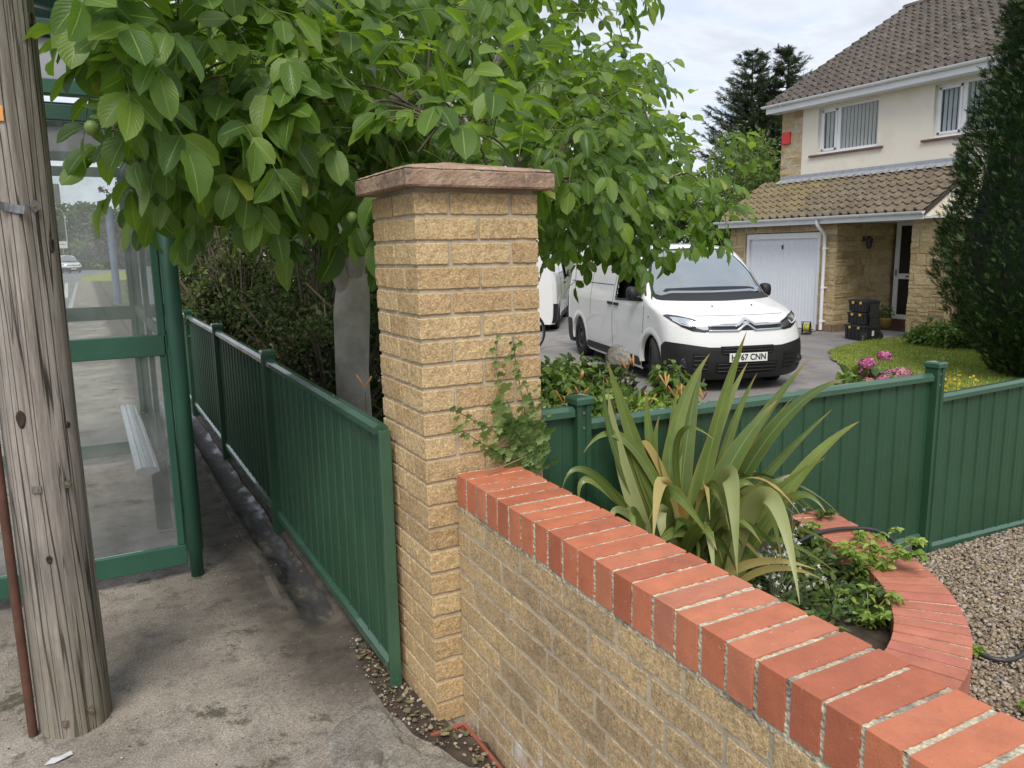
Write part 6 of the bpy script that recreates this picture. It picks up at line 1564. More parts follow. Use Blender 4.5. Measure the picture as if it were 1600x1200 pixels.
# ================================================================ plants
def leaflet_template(nu=4, nv=6, fold=0.16, curl=0.16):
    u = np.linspace(-1, 1, nu+1); v = np.linspace(0, 1, nv+1)
    U, V = np.meshgrid(u, v, indexing='ij')
    w_ = np.abs(np.sin(math.pi*np.clip(V, 0, 1)**0.90))**0.56
    X = U*w_*0.5; Y = V.copy(); Z = -curl*V**2+fold*np.abs(U)*w_*0.5+0.02*np.sin(V*14)*np.abs(U)*w_
    q = np.stack([X, Y, Z], -1).reshape(-1, 3); a, b = U.shape
    i, j = np.meshgrid(np.arange(a-1), np.arange(b-1), indexing='ij'); k = (i*b+j).ravel()
    return q, np.stack([k, k+b, k+b+1, k+1], 1), np.stack([(U+1)/2, V], -1).reshape(-1, 2)
def place_leaves(mb, tmpl, P, Dr, Nr, L, W, rng, m=0, wave=0.04):
    """stamp the template at P with direction Dr, normal Nr, length L, width W"""
    q, F, uv = tmpl; n = len(P)
    Dr = Dr/np.linalg.norm(Dr, axis=1)[:, None]
    S = np.cross(Dr, Nr); S /= np.linalg.norm(S, axis=1)[:, None]+1e-9; U = np.cross(S, Dr)
    c = rng.uniform(0.2, 1.9, n)[:, None]
    tw = rng.normal(0, 0.25, n)[:, None]
    X = q[None, :, 0]*W[:, None]; Y = q[None, :, 1]*L[:, None]; Z = q[None, :, 2]*L[:, None]*c+X*tw*q[None, :, 1]
    Z = Z+wave*L[:, None]*np.sin(q[None, :, 1]*9+rng.uniform(0, 6, n)[:, None])*np.abs(q[None, :, 0])
    V = P[:, None]+S[:, None]*X[..., None]+Dr[:, None]*Y[..., None]+U[:, None]*Z[..., None]
    k = len(q)
    mb.add(V.reshape(-1, 3), (np.arange(n)[:, None, None]*k+F[None]).reshape(-1, F.shape[1]), m, np.tile(uv, (n, 1)))

# ---- walnut tree
m_walnut = leafmat('walnut_leaf', [(0.0, (0.068, 0.138, 0.026)), (0.35, (0.108, 0.195, 0.036)), (0.7, (0.155, 0.255, 0.050)), (0.97, (0.23, 0.33, 0.06)), (1.0, (0.36, 0.38, 0.09))], rough=0.42, trans=0.44, veins=True, tcol=(1.7, 1.9, 0.4))
m_stem = simple('green_stem', (0.16, 0.21, 0.06), 0.6)
m_twig = simple('brown_twig', (0.13, 0.10, 0.07), 0.8, var=0.3)
m_wbark = simple('pale_walnut_bark', (0.42, 0.38, 0.33), 0.9, var=0.25, scale=6, bmp=0.5, bscale=40, dirt=((0.22, 0.20, 0.17), 5, 0.5, 0.5))
FLAX = [([1.175, -0.156, 1.245], [1.099, -0.066, 0.904], 0.052, 0),
([1.278, -0.065, 1.112], [1.092, -0.026, 0.799], 0.055, 0),
([1.344, -0.052, 1.065], [1.217, 0.021, 0.796], 0.045, 0),
([1.185, 0.038, 1.144], [0.916, 0.041, 0.882], 0.07, 0),
([1.151, 0.039, 1.113], [1.038, 0.037, 0.792], 0.066, 0),
([1.36, -0.277, 1.144], [1.152, -0.114, 0.81], 0.058, 0),
([1.338, -0.448, 1.097], [1.161, -0.25, 1.023], 0.055, 0),
([1.292, -0.324, 1.012], [1.105, -0.166, 0.708], 0.058, 0),
([1.281, -0.556, 0.978], [1.14, -0.393, 0.828], 0.062, 0),
([1.212, -0.486, 0.85], [1.094, -0.384, 0.743], 0.05, 0),
([1.237, -0.212, 0.843], [1.069, -0.11, 0.601], 0.045, 0),
([0.709, 0.046, 1.156], [0.824, 0.037, 0.847], 0.058, 0),
([0.693, 0.043, 1.094], [0.671, 0.042, 0.796], 0.05, 0),
([0.714, 0.045, 1.048], [0.759, 0.046, 0.709], 0.058, 1),
([0.611, 0.047, 0.834], [0.813, 0.045, 1.085], 0.038, 0),
([1.132, -0.348, 1.031], [0.911, -0.271, 0.811], 0.085, 0),
([0.743, -0.574, 0.57], [0.931, -0.324, 1.187], 0.075, 1),
([0.822, -0.74, 0.532], [1.032, -0.396, 1.103], 0.062, 1),
([0.94, -0.566, 0.569], [1.081, -0.327, 1.0], 0.045, 0),
([0.793, -0.419, 0.612], [0.7, -0.122, 0.986], 0.055, 0),
([0.756, -0.249, 0.494], [0.72, -0.149, 0.9], 0.055, 1),
([0.515, 0.041, 0.715], [0.593, 0.049, 0.968], 0.03, 0),
([0.584, 0.036, 0.645], [0.551, 0.045, 0.951], 0.036, 0),
([0.929, -0.263, 0.905], [0.842, -0.01, 1.066], 0.026, 0),
([0.654, -0.289, 0.597], [0.856, -0.082, 1.029], 0.055, 2),
([0.863, 0.029, 0.733], [0.813, 0.045, 1.085], 0.03, 2),
([1.156, -0.545, 0.689], [1.145, -0.387, 0.871], 0.035, 0),
([1.091, 0.048, 0.934], [0.979, 0.04, 0.7], 0.05, 0),
([0.89, 0.049, 1.029], [0.883, 0.036, 0.766], 0.05, 0),
([1.497, -0.098, 0.963], [1.227, -0.008, 0.673], 0.05, 0),
([1.035, 0.041, 1.04], [0.952, 0.044, 0.703], 0.045, 0),
([0.941, 0.036, 0.929], [0.865, 0.049, 0.666], 0.05, 0),
([0.788, 0.049, 0.921], [0.8, 0.041, 0.679], 0.05, 0),
([1.273, 0.015, 0.918], [1.046, -0.029, 0.657], 0.06, 0),
([1.037, -0.353, 0.745], [0.951, -0.289, 0.832], 0.05, 0),
([0.613, -0.275, 0.556], [0.633, -0.106, 0.881], 0.04, 0),
([0.603, -0.148, 0.582], [0.627, -0.001, 0.812], 0.03, 1),
([1.233, -0.342, 0.756], [1.049, -0.255, 0.693], 0.05, 0),
([1.54, -0.244, 0.933], [1.143, -0.192, 0.684], 0.045, 0),
([1.031, -0.62, 0.547], [0.893, -0.416, 0.612], 0.03, 2),
([0.765, -0.463, 0.611], [0.799, -0.332, 0.779], 0.045, 0),
([0.965, -0.697, 0.56], [0.872, -0.517, 0.629], 0.025, 2),
([0.927, -0.493, 0.61], [0.858, -0.357, 0.819], 0.05, 0)]
LOBES = [([-0.769, 0.616, 2.128], 0.28, 13), ([-0.581, 0.674, 2.059], 0.28, 10), ([-0.261, 0.951, 2.005], 0.3, 12), ([-0.204, 0.835, 2.16], 0.46, 16), ([-0.497, 0.798, 2.334], 0.42, 11), ([0.256, 1.236, 2.534], 0.5, 10), ([0.145, 0.671, 2.0], 0.3, 9), ([0.427, 0.497, 1.901], 0.26, 8), ([0.084, 1.203, 1.892], 0.3, 9), ([1.186, 1.07, 1.924], 0.33, 14), ([1.487, 1.6, 2.51], 0.5, 14), ([1.998, 1.799, 2.002], 0.48, 28), ([2.16, 2.025, 2.424], 0.45, 14), ([1.637, 1.481, 1.736], 0.28, 12), ([1.314, 1.641, 2.826], 0.5, 11), ([0.863, 1.639, 2.738], 0.5, 8), ([0.43, 1.344, 2.98], 0.9, 20), ([-0.635, 1.044, 2.612], 0.6, 12), ([1.483, 1.779, 3.407], 0.8, 16), ([2.371, 1.794, 1.836], 0.3, 14), ([0.58, 1.236, 1.673], 0.3, 6), ([0.879, 0.905, 1.994], 0.35, 12), ([-0.36, 1.364, 2.069], 0.34, 9)]
BACK = [[1.123, 3.927, 2.754], [2.013, 3.468, 2.884], [2.563, 3.039, 2.232], [1.615, 3.852, 3.73], [0.556, 3.721, 3.068], [3.061, 3.038, 1.846]]
NUTS = [[-0.821, 0.429, 1.911], [-0.022, 0.581, 1.671], [-0.043, 0.652, 1.972], [-0.27, 0.679, 2.362], [-0.229, 0.662, 2.387], [2.233, 1.445, 2.031], [2.35, 1.555, 2.324], [1.082, 0.752, 1.78], [1.872, 1.414, 2.049], [1.817, 1.436, 2.589]]
wt = thing('walnut_tree', 'large leafy walnut tree with pale trunk overhanging the green fence, shelter and pillar', 'tree', (0.40, 2.05, 0))
TO = R(0.40, 2.05, 0)
rng = np.random.default_rng(42)
samples = []      # points on limbs that twigs may start from
def limb(mb, pts, r0, r1, n=14):
    P = resample(np.array(pts, float), 0.06, 3); k = len(P)
    P = P+np.column_stack([fbm(P+3, 3, 2)-0.5, fbm(P+9, 3, 2)-0.5, fbm(P+17, 3, 2)-0.5])*0.10*np.linspace(0, 1, k)[:, None]
    r = np.linspace(r0, r1, k); mb.tube(P-TO, r, n)
    for i in range(0, k, 2): samples.append((*P[i], r[i]))
mb = MB()
G = []
trk = [(0.40, 2.05, -0.3), (0.40, 2.05, 0.0), (0.39, 2.04, 0.5), (0.385, 2.03, 0.9), (0.40, 2.03, 1.22), (0.43, 2.05, 1.45)]
P_ = np.array(trk)-TO; mb.tube(P_, [0.13, 0.115, 0.098, 0.092, 0.10, 0.085], 20)
limb(mb, [(0.42, 2.04, 1.35), (0.40, 1.9, 1.75), (0.44, 1.75, 2.25), (0.50, 1.6, 2.9), (0.6, 1.5, 3.6)], 0.060, 0.018)
limb(mb, [(0.40, 2.04, 1.28), (0.25, 1.95, 1.62), (0.15, 1.7, 2.0), (0.0, 1.3, 2.4), (-0.2, 1.0, 2.55), (-0.5, 0.8, 2.5)], 0.050, 0.008)
limb(mb, [(0.43, 2.05, 1.4), (0.60, 2.05, 1.85), (0.82, 2.0, 2.15), (1.05, 1.9, 2.30), (1.3, 1.8, 2.65), (1.5, 1.6, 3.2)], 0.058, 0.014)
limb(mb, [(0.82, 2.0, 2.15), (1.2, 1.9, 2.1), (1.6, 1.75, 1.98), (2.1, 1.65, 1.95), (2.5, 1.7, 2.0)], 0.036, 0.007)
limb(mb, [(0.25, 1.95, 1.62), (0.0, 1.6, 1.85), (-0.2, 1.2, 1.95), (-0.45, 0.9, 2.0), (-0.7, 0.7, 2.05)], 0.026, 0.006)
limb(mb, [(0.0, 1.6, 1.85), (-0.1, 1.3, 1.78), (-0.25, 1.0, 1.75)], 0.016, 0.005)
limb(mb, [(1.05, 1.9, 2.30), (1.5, 1.9, 2.45), (2.0, 1.9, 2.4), (2.4, 1.9, 2.35)], 0.028, 0.006)
limb(mb, [(0.44, 1.75, 2.25), (0.6, 1.3, 2.3), (0.75, 0.95, 2.0), (0.95, 0.9, 1.8)], 0.030, 0.006)
limb(mb, [(0.6, 1.3, 2.3), (0.4, 0.9, 2.2), (0.3, 0.65, 2.02), (0.42, 0.5, 1.95)], 0.018, 0.005)
limb(mb, [(0.50, 1.6, 2.9), (0.2, 1.3, 2.8), (-0.2, 1.0, 2.8), (-0.4, 0.9, 2.7)], 0.026, 0.006)
limb(mb, [(1.6, 1.75, 1.98), (1.7, 1.5, 1.7), (1.7, 1.4, 1.5)], 0.014, 0.005)
limb(mb, [(0.45, 2.1, 1.45), (0.3, 2.6, 2.2), (0.2, 3.0, 3.0)], 0.04, 0.01)
limb(mb, [(0.50, 1.6, 2.9), (1.0, 1.5, 3.2), (1.4, 1.4, 3.3)], 0.02, 0.006)
mb.build('trunk', m_wbark, wt, smooth=True)
SM = np.array(samples)
crown = MB(); stems = MB(); twigs = MB()
TM = leaflet_template(4, 6)
LP, LD, LN, LL, LW = [], [], [], [], []
def compound(p, d, out, rl, n_pair, sc):
    d = d/np.linalg.norm(d); g = R(0, 0, -1); pts = []; tdir = d.copy(); q = p.copy(); k = 8
    for i in range(k+1):
        pts.append(q.copy()); tdir = tdir+g*0.10+rng.normal(0, 0.02, 3); tdir /= np.linalg.norm(tdir); q = q+tdir*rl/k
    pts = np.array(pts); T_ = np.gradient(pts, axis=0); T_ /= np.linalg.norm(T_, axis=1)[:, None]
    stems.tube(pts-TO, np.linspace(0.0021, 0.0010, k+1)*1.2, 4, caps=False)
    up = R(0, 0, 1)
    def put(idx, dr, L_):
        nr = up*0.55+out*0.75+rng.normal(0, 0.28, 3)
        LP.append(pts[idx]-TO); LD.append(dr); LN.append(nr); LL.append(L_); LW.append(L_*rng.uniform(0.50, 0.64))
    put(k, T_[-1]+g*0.55+rng.normal(0, 0.12, 3), sc*rng.uniform(0.125, 0.155))
    for j in range(n_pair):
        idx = int(k-1-j*2.1); 
        if idx < 2: break
        sd_ = np.cross(T_[idx], up); sd_ /= np.linalg.norm(sd_)+1e-9
        for s_ in (-1, 1):
            if rng.uniform() < 0.06: continue
            put(idx, sd_*s_*0.85+T_[idx]*0.5+g*rng.uniform(0.15, 0.8)+rng.normal(0, 0.12, 3), sc*rng.uniform(0.095, 0.135)*(1-0.13*j))
CAMP = R(-0.8765, -2.1572, 1.5443)
def blocked(p):
    if p[1] < 0.46 and -0.3 < p[0] < 0.75 and p[2] < 2.05: return True
    if np.linalg.norm(p-CAMP) < 1.9: return True
    if p[0] < -0.42 and p[1] > 1.55: return True
    if p[0] < -0.8765-0.0624*(p[1]+2.157)+0.21: return True
    return False
for c, r, n in LOBES:
    c = R(*c)
    for k in range(n):
        d = rng.normal(size=3); d /= np.linalg.norm(d); d[2] = d[2]*0.8
        p = c+d*r*rng.uniform(0.35, 1.0)
        if blocked(p): continue
        dist = ((SM[:, :3]-p)**2).sum(1)**0.5+SM[:, 3]*2; i = int(np.argmin(dist)); a = SM[i, :3]
        mid = (a+p)/2+R(0, 0, 0.04)+rng.normal(0, 0.02, 3)
        if np.linalg.norm(a-p) > 0.03:
            t1 = resample(np.array([a, mid, p]), 0.05, 2); t1 = np.vstack([t1, p]); twigs.tube(t1-TO, np.linspace(0.0065, 0.0032, len(t1)), 5, caps=False)
        out = d.copy()
        for q in range(rng.integers(3, 6)):
            dd = out*0.75+rng.normal(0, 0.62, 3)+R(0, 0, 0.12); dd /= np.linalg.norm(dd)
            e = p+dd*0.25
            if blocked(e): continue
            compound(p+rng.normal(0, 0.015, 3), dd, out*0.5+(CAMP-p)/np.linalg.norm(CAMP-p)*0.35, rng.uniform(0.20, 0.33), rng.integers(2, 4), (1.04 if c[0] < 0.6 else 0.80)*rng.uniform(0.78, 1.12))
place_leaves(crown, TM, np.array(LP), np.array(LD), np.array(LN), np.array(LL), np.array(LW), rng)
# fuller foliage further in and behind, leaf by leaf
TM2 = leaflet_template(2, 3)
for c in BACK:
    P, d = leafpts([(*c, 1.15, 1.1, 1.0)], 1500, rng, 0.15, 0.50, 2.2)
    ok = (P[:, 1] > 1.9) & (P[:, 2] > 1.25+0.25*(P[:, 0] > 1.5)); P, d = P[ok], d[ok]
    n = len(P); Dr = d*0.5+rng.normal(0, 0.5, (n, 3))+R(0, 0, -0.6); L_ = rng.uniform(0.09, 0.14, n)
    place_leaves(crown, TM2, P-TO, Dr, rng.normal(0, 0.5, (n, 3))+R(0, 0, 0.6)+d*0.5, L_, L_*0.56, rng)
    for _ in range(6 if c[1] > 3.0 and c[0] < 1.3 else 0):
        a = R(*c)+rng.normal(0, 0.2, 3); b_ = a+np.clip(rng.normal(0, 0.35, 3), -0.6, 0.6); m_ = (a+b_)/2+rng.normal(0, 0.15, 3); twigs.tube(resample(np.array([a, m_, b_]), 0.08, 2)-TO, 0.008, 5, caps=False)
cr = crown.build('crown', m_walnut, wt, smooth=True, uv=True)
stems.build('leaf_stalks', m_stem, wt, smooth=True)
twigs.build('twigs', m_twig, wt, smooth=True)
m_nut = simple('green_walnut_husk', (0.13, 0.20, 0.045), 0.55, var=0.15, scale=60, bmp=0.15)
for p in NUTS:
    mb = MB(); mb.lathe(R(*p)-TO, [(0.002, -0.022), (0.011, -0.019), (0.018, -0.010), (0.0205, 0.0), (0.018, 0.011), (0.010, 0.019), (0.002, 0.021)], 16)
    mb.build('walnut', m_nut, wt, smooth=True)

# ---- ivy on the pillar
m_ivy = leafmat('ivy_leaf', [(0.0, (0.06, 0.14, 0.03)), (0.4, (0.14, 0.25, 0.06)), (0.75, (0.24, 0.36, 0.11)), (1.0, (0.38, 0.47, 0.19))], rough=0.4, trans=0.2, veins=False)
ivy = thing('ivy_plant', 'green ivy climbing the front of the brick pillar above the wall', 'ivy', (0.33, -0.01, 0.85))
IO = R(0.33, -0.01, 0.85); rng = np.random.default_rng(77); mb = MB(); st_ = MB()
rn = [[(0.36, 0.86), (0.30, 0.95), (0.26, 1.02), (0.245, 1.12), (0.235, 1.20), (0.245, 1.275)], [(0.37, 0.86), (0.35, 0.98), (0.325, 1.10), (0.31, 1.18), (0.30, 1.275)], [(0.33, 0.90), (0.25, 0.96), (0.18, 1.0), (0.12, 1.04), (0.085, 1.062)],
      [(0.33, 0.86), (0.24, 0.90), (0.17, 0.945), (0.12, 0.985), (0.09, 1.0)], [(0.38, 0.86), (0.40, 0.95), (0.405, 1.03), (0.40, 1.09)], [(0.36, 0.86), (0.36, 0.95), (0.36, 1.05), (0.345, 1.12)], [(0.30, 0.86), (0.31, 0.93), (0.30, 1.0), (0.27, 1.08)], [(0.35, 0.88), (0.28, 0.86), (0.24, 0.87)]]
base = np.array([(0, 0), (0.30, -0.12), (0.55, 0.10), (0.42, 0.34), (0.62, 0.58), (0.30, 0.62), (0, 1.0), (-0.30, 0.62), (-0.62, 0.58), (-0.42, 0.34), (-0.55, 0.10), (-0.30, -0.12)])
def ivy_leaf(p, s, ang, tl):
    c_, s_ = math.cos(ang), math.sin(ang); V = []
    for x, z in np.vstack([base, [(0, 0.38)]]):
        xx, zz = (x*c_-z*s_)*s, (x*s_+z*c_)*s; V.append(p+R(xx, -0.004-abs(x)*s*0.10-zz*tl, zz))
    V[-1] = V[-1]+R(0, 0.003, 0)
    mb.add(np.array(V), [[(i+1) % 12, i, 12] for i in range(12)])
for i, r_ in enumerate(rn):
    Q = resample(np.array([(x, -0.012, z) for x, z in r_]), 0.012, 2); Q[:, 1] += rng.normal(0, 0.002, len(Q)); st_.tube(Q-IO, 0.0016, 4, caps=False)
    for k, q in enumerate(Q):
        f = k/len(Q); nn_ = 3 if f < 0.4 and i not in (2, 3) else (1 if rng.uniform() < 0.85 else 0)
        for _ in range(nn_):
            s = rng.uniform(0.012, 0.024) if f > 0.5 else rng.uniform(0.020, 0.036)
            if i == 0 and 0.35 < f < 0.62: s = rng.uniform(0.03, 0.046)
            off = rng.normal(0, 0.022 if f < 0.4 else 0.012, 2)
            ivy_leaf(q+R(off[0], -rng.uniform(0.003, 0.028 if f < 0.35 else 0.010), off[1])-IO, s, math.pi+rng.normal(0, 0.6), rng.uniform(0.1, 0.8))
for _ in range(150):
    ivy_leaf(R(rng.normal(0.330, 0.042), -rng.uniform(0.006, 0.045), rng.uniform(0.855, 1.0))-IO, rng.uniform(0.02, 0.036), math.pi+rng.normal(0, 0.7), rng.uniform(0.1, 1.0))
mb.build('leaves', m_ivy, ivy); st_.build('stems', m_twig, ivy)
# dry stem lying on the coping
mb = MB(); mb.tube([(0.16, -0.085, 0.862), (0.20, -0.07, 0.866), (0.26, -0.055, 0.872), (0.32, -0.04, 0.880), (0.38, -0.02, 0.89)], [0.002, 0.0025, 0.002, 0.0015, 0.001], 5)
tag(mb.build('dry_twig', simple('dry_twig_mat', (0.25, 0.15, 0.10), 0.8)), 'thin dry twig lying on the first red coping bricks by the pillar', 'twig')

# ---- flax with sword leaves
def flax_mat():
    m, t, b = nm('flax_leaf'); uvn = t.nodes.new('ShaderNodeUVMap'); s = t.nodes.new('ShaderNodeSeparateXYZ'); t.links.new(uvn.outputs[0], s.inputs[0])
    base_ = ramp(t, island(t), [(0.0, (0.085, 0.14, 0.034)), (0.5, (0.145, 0.21, 0.05)), (1.0, (0.235, 0.30, 0.085))])
    v = coords(t)
    col = mix(t, 0.6, base_, ramp(t, noise(t, v, 8, 3), [(0.3, 0.72), (0.7, 1.2)]), 'MULTIPLY')
    lin = math_(t, 'SINE', math_(t, 'MULTIPLY', s.outputs[0], 95.0)); col = mix(t, 0.16, col, ramp(t, lin, [(0.0, 0.5), (1.0, 1.2)]), 'MULTIPLY')
    au = math_(t, 'ABSOLUTE', math_(t, 'SUBTRACT', s.outputs[0], 0.5)); col = mix(t, ramp(t, au, [(0.0, 0.6), (0.03, 0.0)]), col, (0.42, 0.46, 0.18))
    col = mix(t, ramp(t, au, [(0.465, 0.0), (0.49, 0.7)]), col, (0.36, 0.20, 0.06))
    col = mix(t, ramp(t, s.outputs[1], [(0.90, 0.0), (1.0, 0.75)]), col, (0.40, 0.22, 0.07))
    t.links.new(col, b.inputs['Base Color']); b.inputs['Roughness'].default_value = 0.38
    tr = t.nodes.new('ShaderNodeBsdfTranslucent'); t.links.new(mix(t, 1.0, col, (1.2, 1.3, 0.5), 'MULTIPLY'), tr.inputs[0])
    ms = t.nodes.new('ShaderNodeMixShader'); ms.inputs[0].default_value = 0.22; t.links.new(b.outputs[0], ms.inputs[1]); t.links.new(tr.outputs[0], ms.inputs[2]); t.links.new(ms.outputs[0], t.nodes['Material Output'].inputs[0]); return m
m_flax = flax_mat()
m_flax_pale = leafmat('pale_flax_leaf', [(0.0, (0.34, 0.37, 0.14)), (1.0, (0.45, 0.44, 0.19))], rough=0.45, trans=0.2, tcol=(1.1, 1.1, 0.5))
m_flax_dead = leafmat('yellowed_flax_leaf', [(0.0, (0.50, 0.27, 0.05)), (0.5, (0.60, 0.44, 0.14)), (1.0, (0.42, 0.22, 0.09))], rough=0.6, trans=0.2, tcol=(1.1, 0.9, 0.4))
fx = thing('flax_plant', 'clump of long green sword shaped flax leaves behind the red coping', 'plant', (1.0, -0.12, 0.27))
FO = R(1.0, -0.12, 0.27); rng = np.random.default_rng(31); mbs = [MB(), MB(), MB()]
def blade(mb, B_, C_, T_, w_, fold=0.28, n=22, twist=0.0):
    t = np.linspace(0, 1, n)[:, None]; P = (1-t)**2*B_+2*t*(1-t)*C_+t**2*T_
    T = np.gradient(P, axis=0); T /= np.linalg.norm(T, axis=1)[:, None]
    view = P-CAMP; view /= np.linalg.norm(view, axis=1)[:, None]
    # ribbon faces roughly outwards from the clump, with a little twist along it
    c = (B_+R(0, 0, 0.4)); ref = R(math.cos(twist), math.sin(twist), 0.35)
    S = np.cross(T, np.repeat(ref[None], n, 0)); S /= np.linalg.norm(S, axis=1)[:, None]+1e-9
    for i in range(1, n):
        if np.dot(S[i], S[i-1]) < 0: S[i] = -S[i]
    N_ = np.cross(S, T)
    tt = t[:, 0]; w2 = w_*np.where(tt < 0.4, lerp(0.5, 1.0, tt/0.4), 1)*(1-np.clip((tt-0.4)/0.6, 0, 1)**1.7)
    w2 = np.maximum(w2, 0.0012)
    cols = []
    for u in (-1, -0.5, 0, 0.5, 1): cols.append(P+S*(u*w2/2)[:, None]+N_*((abs(u)*fold*w2/2)*(1-0.6*tt))[:, None])
    G = np.stack(cols, 1); uv = np.stack(np.meshgrid(tt, np.linspace(0, 1, 5), indexing='ij')[::-1], -1)
    mb.grid(G-FO, uv=uv)
for T_, C_, w_, kind in FLAX:
    B_ = R(1.0, -0.08, 0.26)+R(rng.normal(0, 0.06), rng.normal(0, 0.035), 0)
    if T_[1] < -0.5: B_ = B_+R(-0.02, -0.16, 0)
    d = R(*T_)-CAMP; tw = math.atan2(-d[1], -d[0])+rng.normal(0, 0.55)
    blade(mbs[kind], B_, R(*C_), R(*T_), w_*1.05, twist=tw)
for _ in range(32):
    a = rng.uniform(-2.9, 0.5); L_ = rng.uniform(0.25, 0.62); h = rng.uniform(0.15, 0.55)
    T_ = R(1.0+L_*math.cos(a), -0.12+L_*math.sin(a)*0.8, 0.3+h*0.7); T_[1] = min(T_[1], 0.04); C_ = R(1.0+0.3*L_*math.cos(a), min(-0.1+0.3*L_*math.sin(a), 0.02), 0.45+h)
    if T_[0] < 0.50: continue
    blade(mbs[0 if rng.uniform() < 0.72 else (1 if rng.uniform() < 0.6 else 2)], R(1.0, -0.08, 0.26)+R(rng.normal(0, 0.08), rng.normal(0, 0.04), 0), C_, T_, rng.uniform(0.025, 0.045), twist=rng.uniform(0, 6.28))
mbs[0].build('leaves', m_flax, fx, smooth=True, uv=True); mbs[1].build('pale_leaves', m_flax_pale, fx, smooth=True, uv=True); mbs[2].build('yellowed_leaves', m_flax_dead, fx, smooth=True, uv=True)

# ---- weeds in the raised bed
m_weed = leafmat('lime_weed_leaf', [(0.0, (0.14, 0.24, 0.035)), (0.6, (0.25, 0.36, 0.06)), (1.0, (0.40, 0.48, 0.11))], trans=0.3)
m_low = leafmat('low_weed_leaf', [(0.0, (0.035, 0.07, 0.016)), (0.5, (0.08, 0.14, 0.03)), (1.0, (0.18, 0.24, 0.07))], trans=0.25)
TM3 = leaflet_template(2, 4, 0.25, 0.3)
def weed(name, label, base_, n_st, h, spread, size, mat, seed, lean_=(0, 0), group=None, wfac=0.45, per=6):
    rng = np.random.default_rng(seed); o = thing(name, label, 'weed', base_, 0, group); st_ = MB(); P, Dd, L_ = [], [], []
    for _ in range(n_st):
        a = rng.uniform(0, 6.28); e = R(math.cos(a)*spread*rng.uniform(0.3, 1)+lean_[0], math.sin(a)*spread*rng.uniform(0.3, 1)+lean_[1], h*rng.uniform(0.55, 1.0))
        Q = resample(np.array([(0, 0, 0), e*R(0.35, 0.35, 0.7), e]), 0.03, 2); st_.tube(Q, 0.0018, 4, caps=False)
        for q in Q[1:]:
            for _k in range(per//2): P.append(q); u = rng.uniform(0, 6.28); Dd.append((math.cos(u), math.sin(u), rng.uniform(-0.2, 0.5))); L_.append(size*rng.uniform(0.6, 1.2))
        for _k in range(6): P.append(Q[-1]); u = _k*1.05; Dd.append((math.cos(u), math.sin(u), 0.25)); L_.append(size*rng.uniform(0.8, 1.3))
    mb = MB(); n = len(P); place_leaves(mb, TM3, np.array(P), np.array(Dd), rng.normal(0, 0.3, (n, 3))+R(0, 0, 1), np.array(L_), np.array(L_)*wfac, rng)
    mb.build('leaves', mat, o); st_.build('stems', m_stem, o); return o
weed('spurge_weed', 'lime green leafy weed sprawling over the curved brick bed edge', (1.56, -0.42, 0.28), 13, 0.20, 0.20, 0.035, m_weed, 1, (0.02, -0.04))
weed('spurge_weed', 'lime green weed stretching furthest right across the curved coping', (1.66, -0.30, 0.30), 6, 0.12, 0.12, 0.03, m_weed, 2, (0.18, 0.02))
weed('spurge_weed', 'small bright weed tuft beside the flax leaves by the coping end', (1.66, -0.05, 0.28), 5, 0.13, 0.08, 0.026, m_weed, 3)
weed('spurge_weed', 'pale yellow green weed in the corner of the bed nearest the red coping', (1.30, -0.62, 0.27), 8, 0.13, 0.14, 0.03, m_weed, 4)
def bed_region(rng, n):
    P = np.column_stack([rng.uniform(0.35, 1.85, n*2), rng.uniform(-1.1, 0.08, n*2)]); k = inside(P[:, 0], P[:, 1], np.vstack([oc+inn*0.22, [(0.33, -0.95), (0.33, 0.08)]])) & (vn(np.column_stack([P, P[:, 0]*0]), 4.0) > 0.33)
    return P[k][:n]
rng = np.random.default_rng(8); P2 = bed_region(rng, 3200); n = len(P2); mb = MB()
P3 = np.column_stack([P2, 0.285+rng.uniform(0, 0.07, n)]); Dd = np.column_stack([rng.normal(0, 1, n), rng.normal(0, 1, n), rng.uniform(0, 1.0, n)]); L_ = rng.uniform(0.018, 0.05, n)
place_leaves(mb, TM3, P3, Dd, rng.normal(0, 0.4, (n, 3))+R(0, 0, 1), L_, L_*0.5, rng)
tag(mb.build('ground_weeds', m_low), 'low mixed green weeds covering the soil inside the raised bed', 'ground cover', kind='stuff')
def bed3(rng, n): P = bed_region(rng, n); return np.column_stack([P, np.full(len(P), 0.285)])
tag(flakes('bed_litter', 420, bed3, 0.02, 0.06, m_dead, 5), 'dry brown leaves and stalks lying on the soil of the raised bed', 'leaf litter', kind='stuff')
# grey seeding plant with white flowers
sw = thing('white_flower_weed', 'spindly weed with small white fluffy flowers in front of the flax', 'weed', (1.14, -0.36, 0.27)); rng = np.random.default_rng(17)
st_ = MB(); fl_ = MB(); lf = MB(); P, Dd, L_ = [], [], []
for _ in range(20):
    e = R(rng.normal(-0.02, 0.09), rng.normal(-0.04, 0.08), rng.uniform(0.12, 0.40)); Q = resample(np.array([(0, 0, 0), e*R(0.5, 0.5, 0.6), e]), 0.03, 2); st_.tube(Q, 0.0014, 4, caps=False)
    for _k in range(4):
        c = Q[rng.integers(len(Q)//2, len(Q))]+rng.normal(0, 0.014, 3)
        for _j in range(14): dd = rng.normal(size=3); dd /= np.linalg.norm(dd); fl_.tube([c, c+dd*rng.uniform(0.004, 0.010)], [0.0016, 0.0007], 3, caps=False)
    for q in Q[::2]: u = rng.uniform(0, 6.28); P.append(q); Dd.append((math.cos(u), math.sin(u), 0.3)); L_.append(rng.uniform(0.015, 0.035))
st_.build('stems', simple('grey_stem', (0.20, 0.22, 0.14), 0.8), sw); fl_.build('flowers', simple('white_fluff', (0.72, 0.71, 0.66), 0.9), sw)
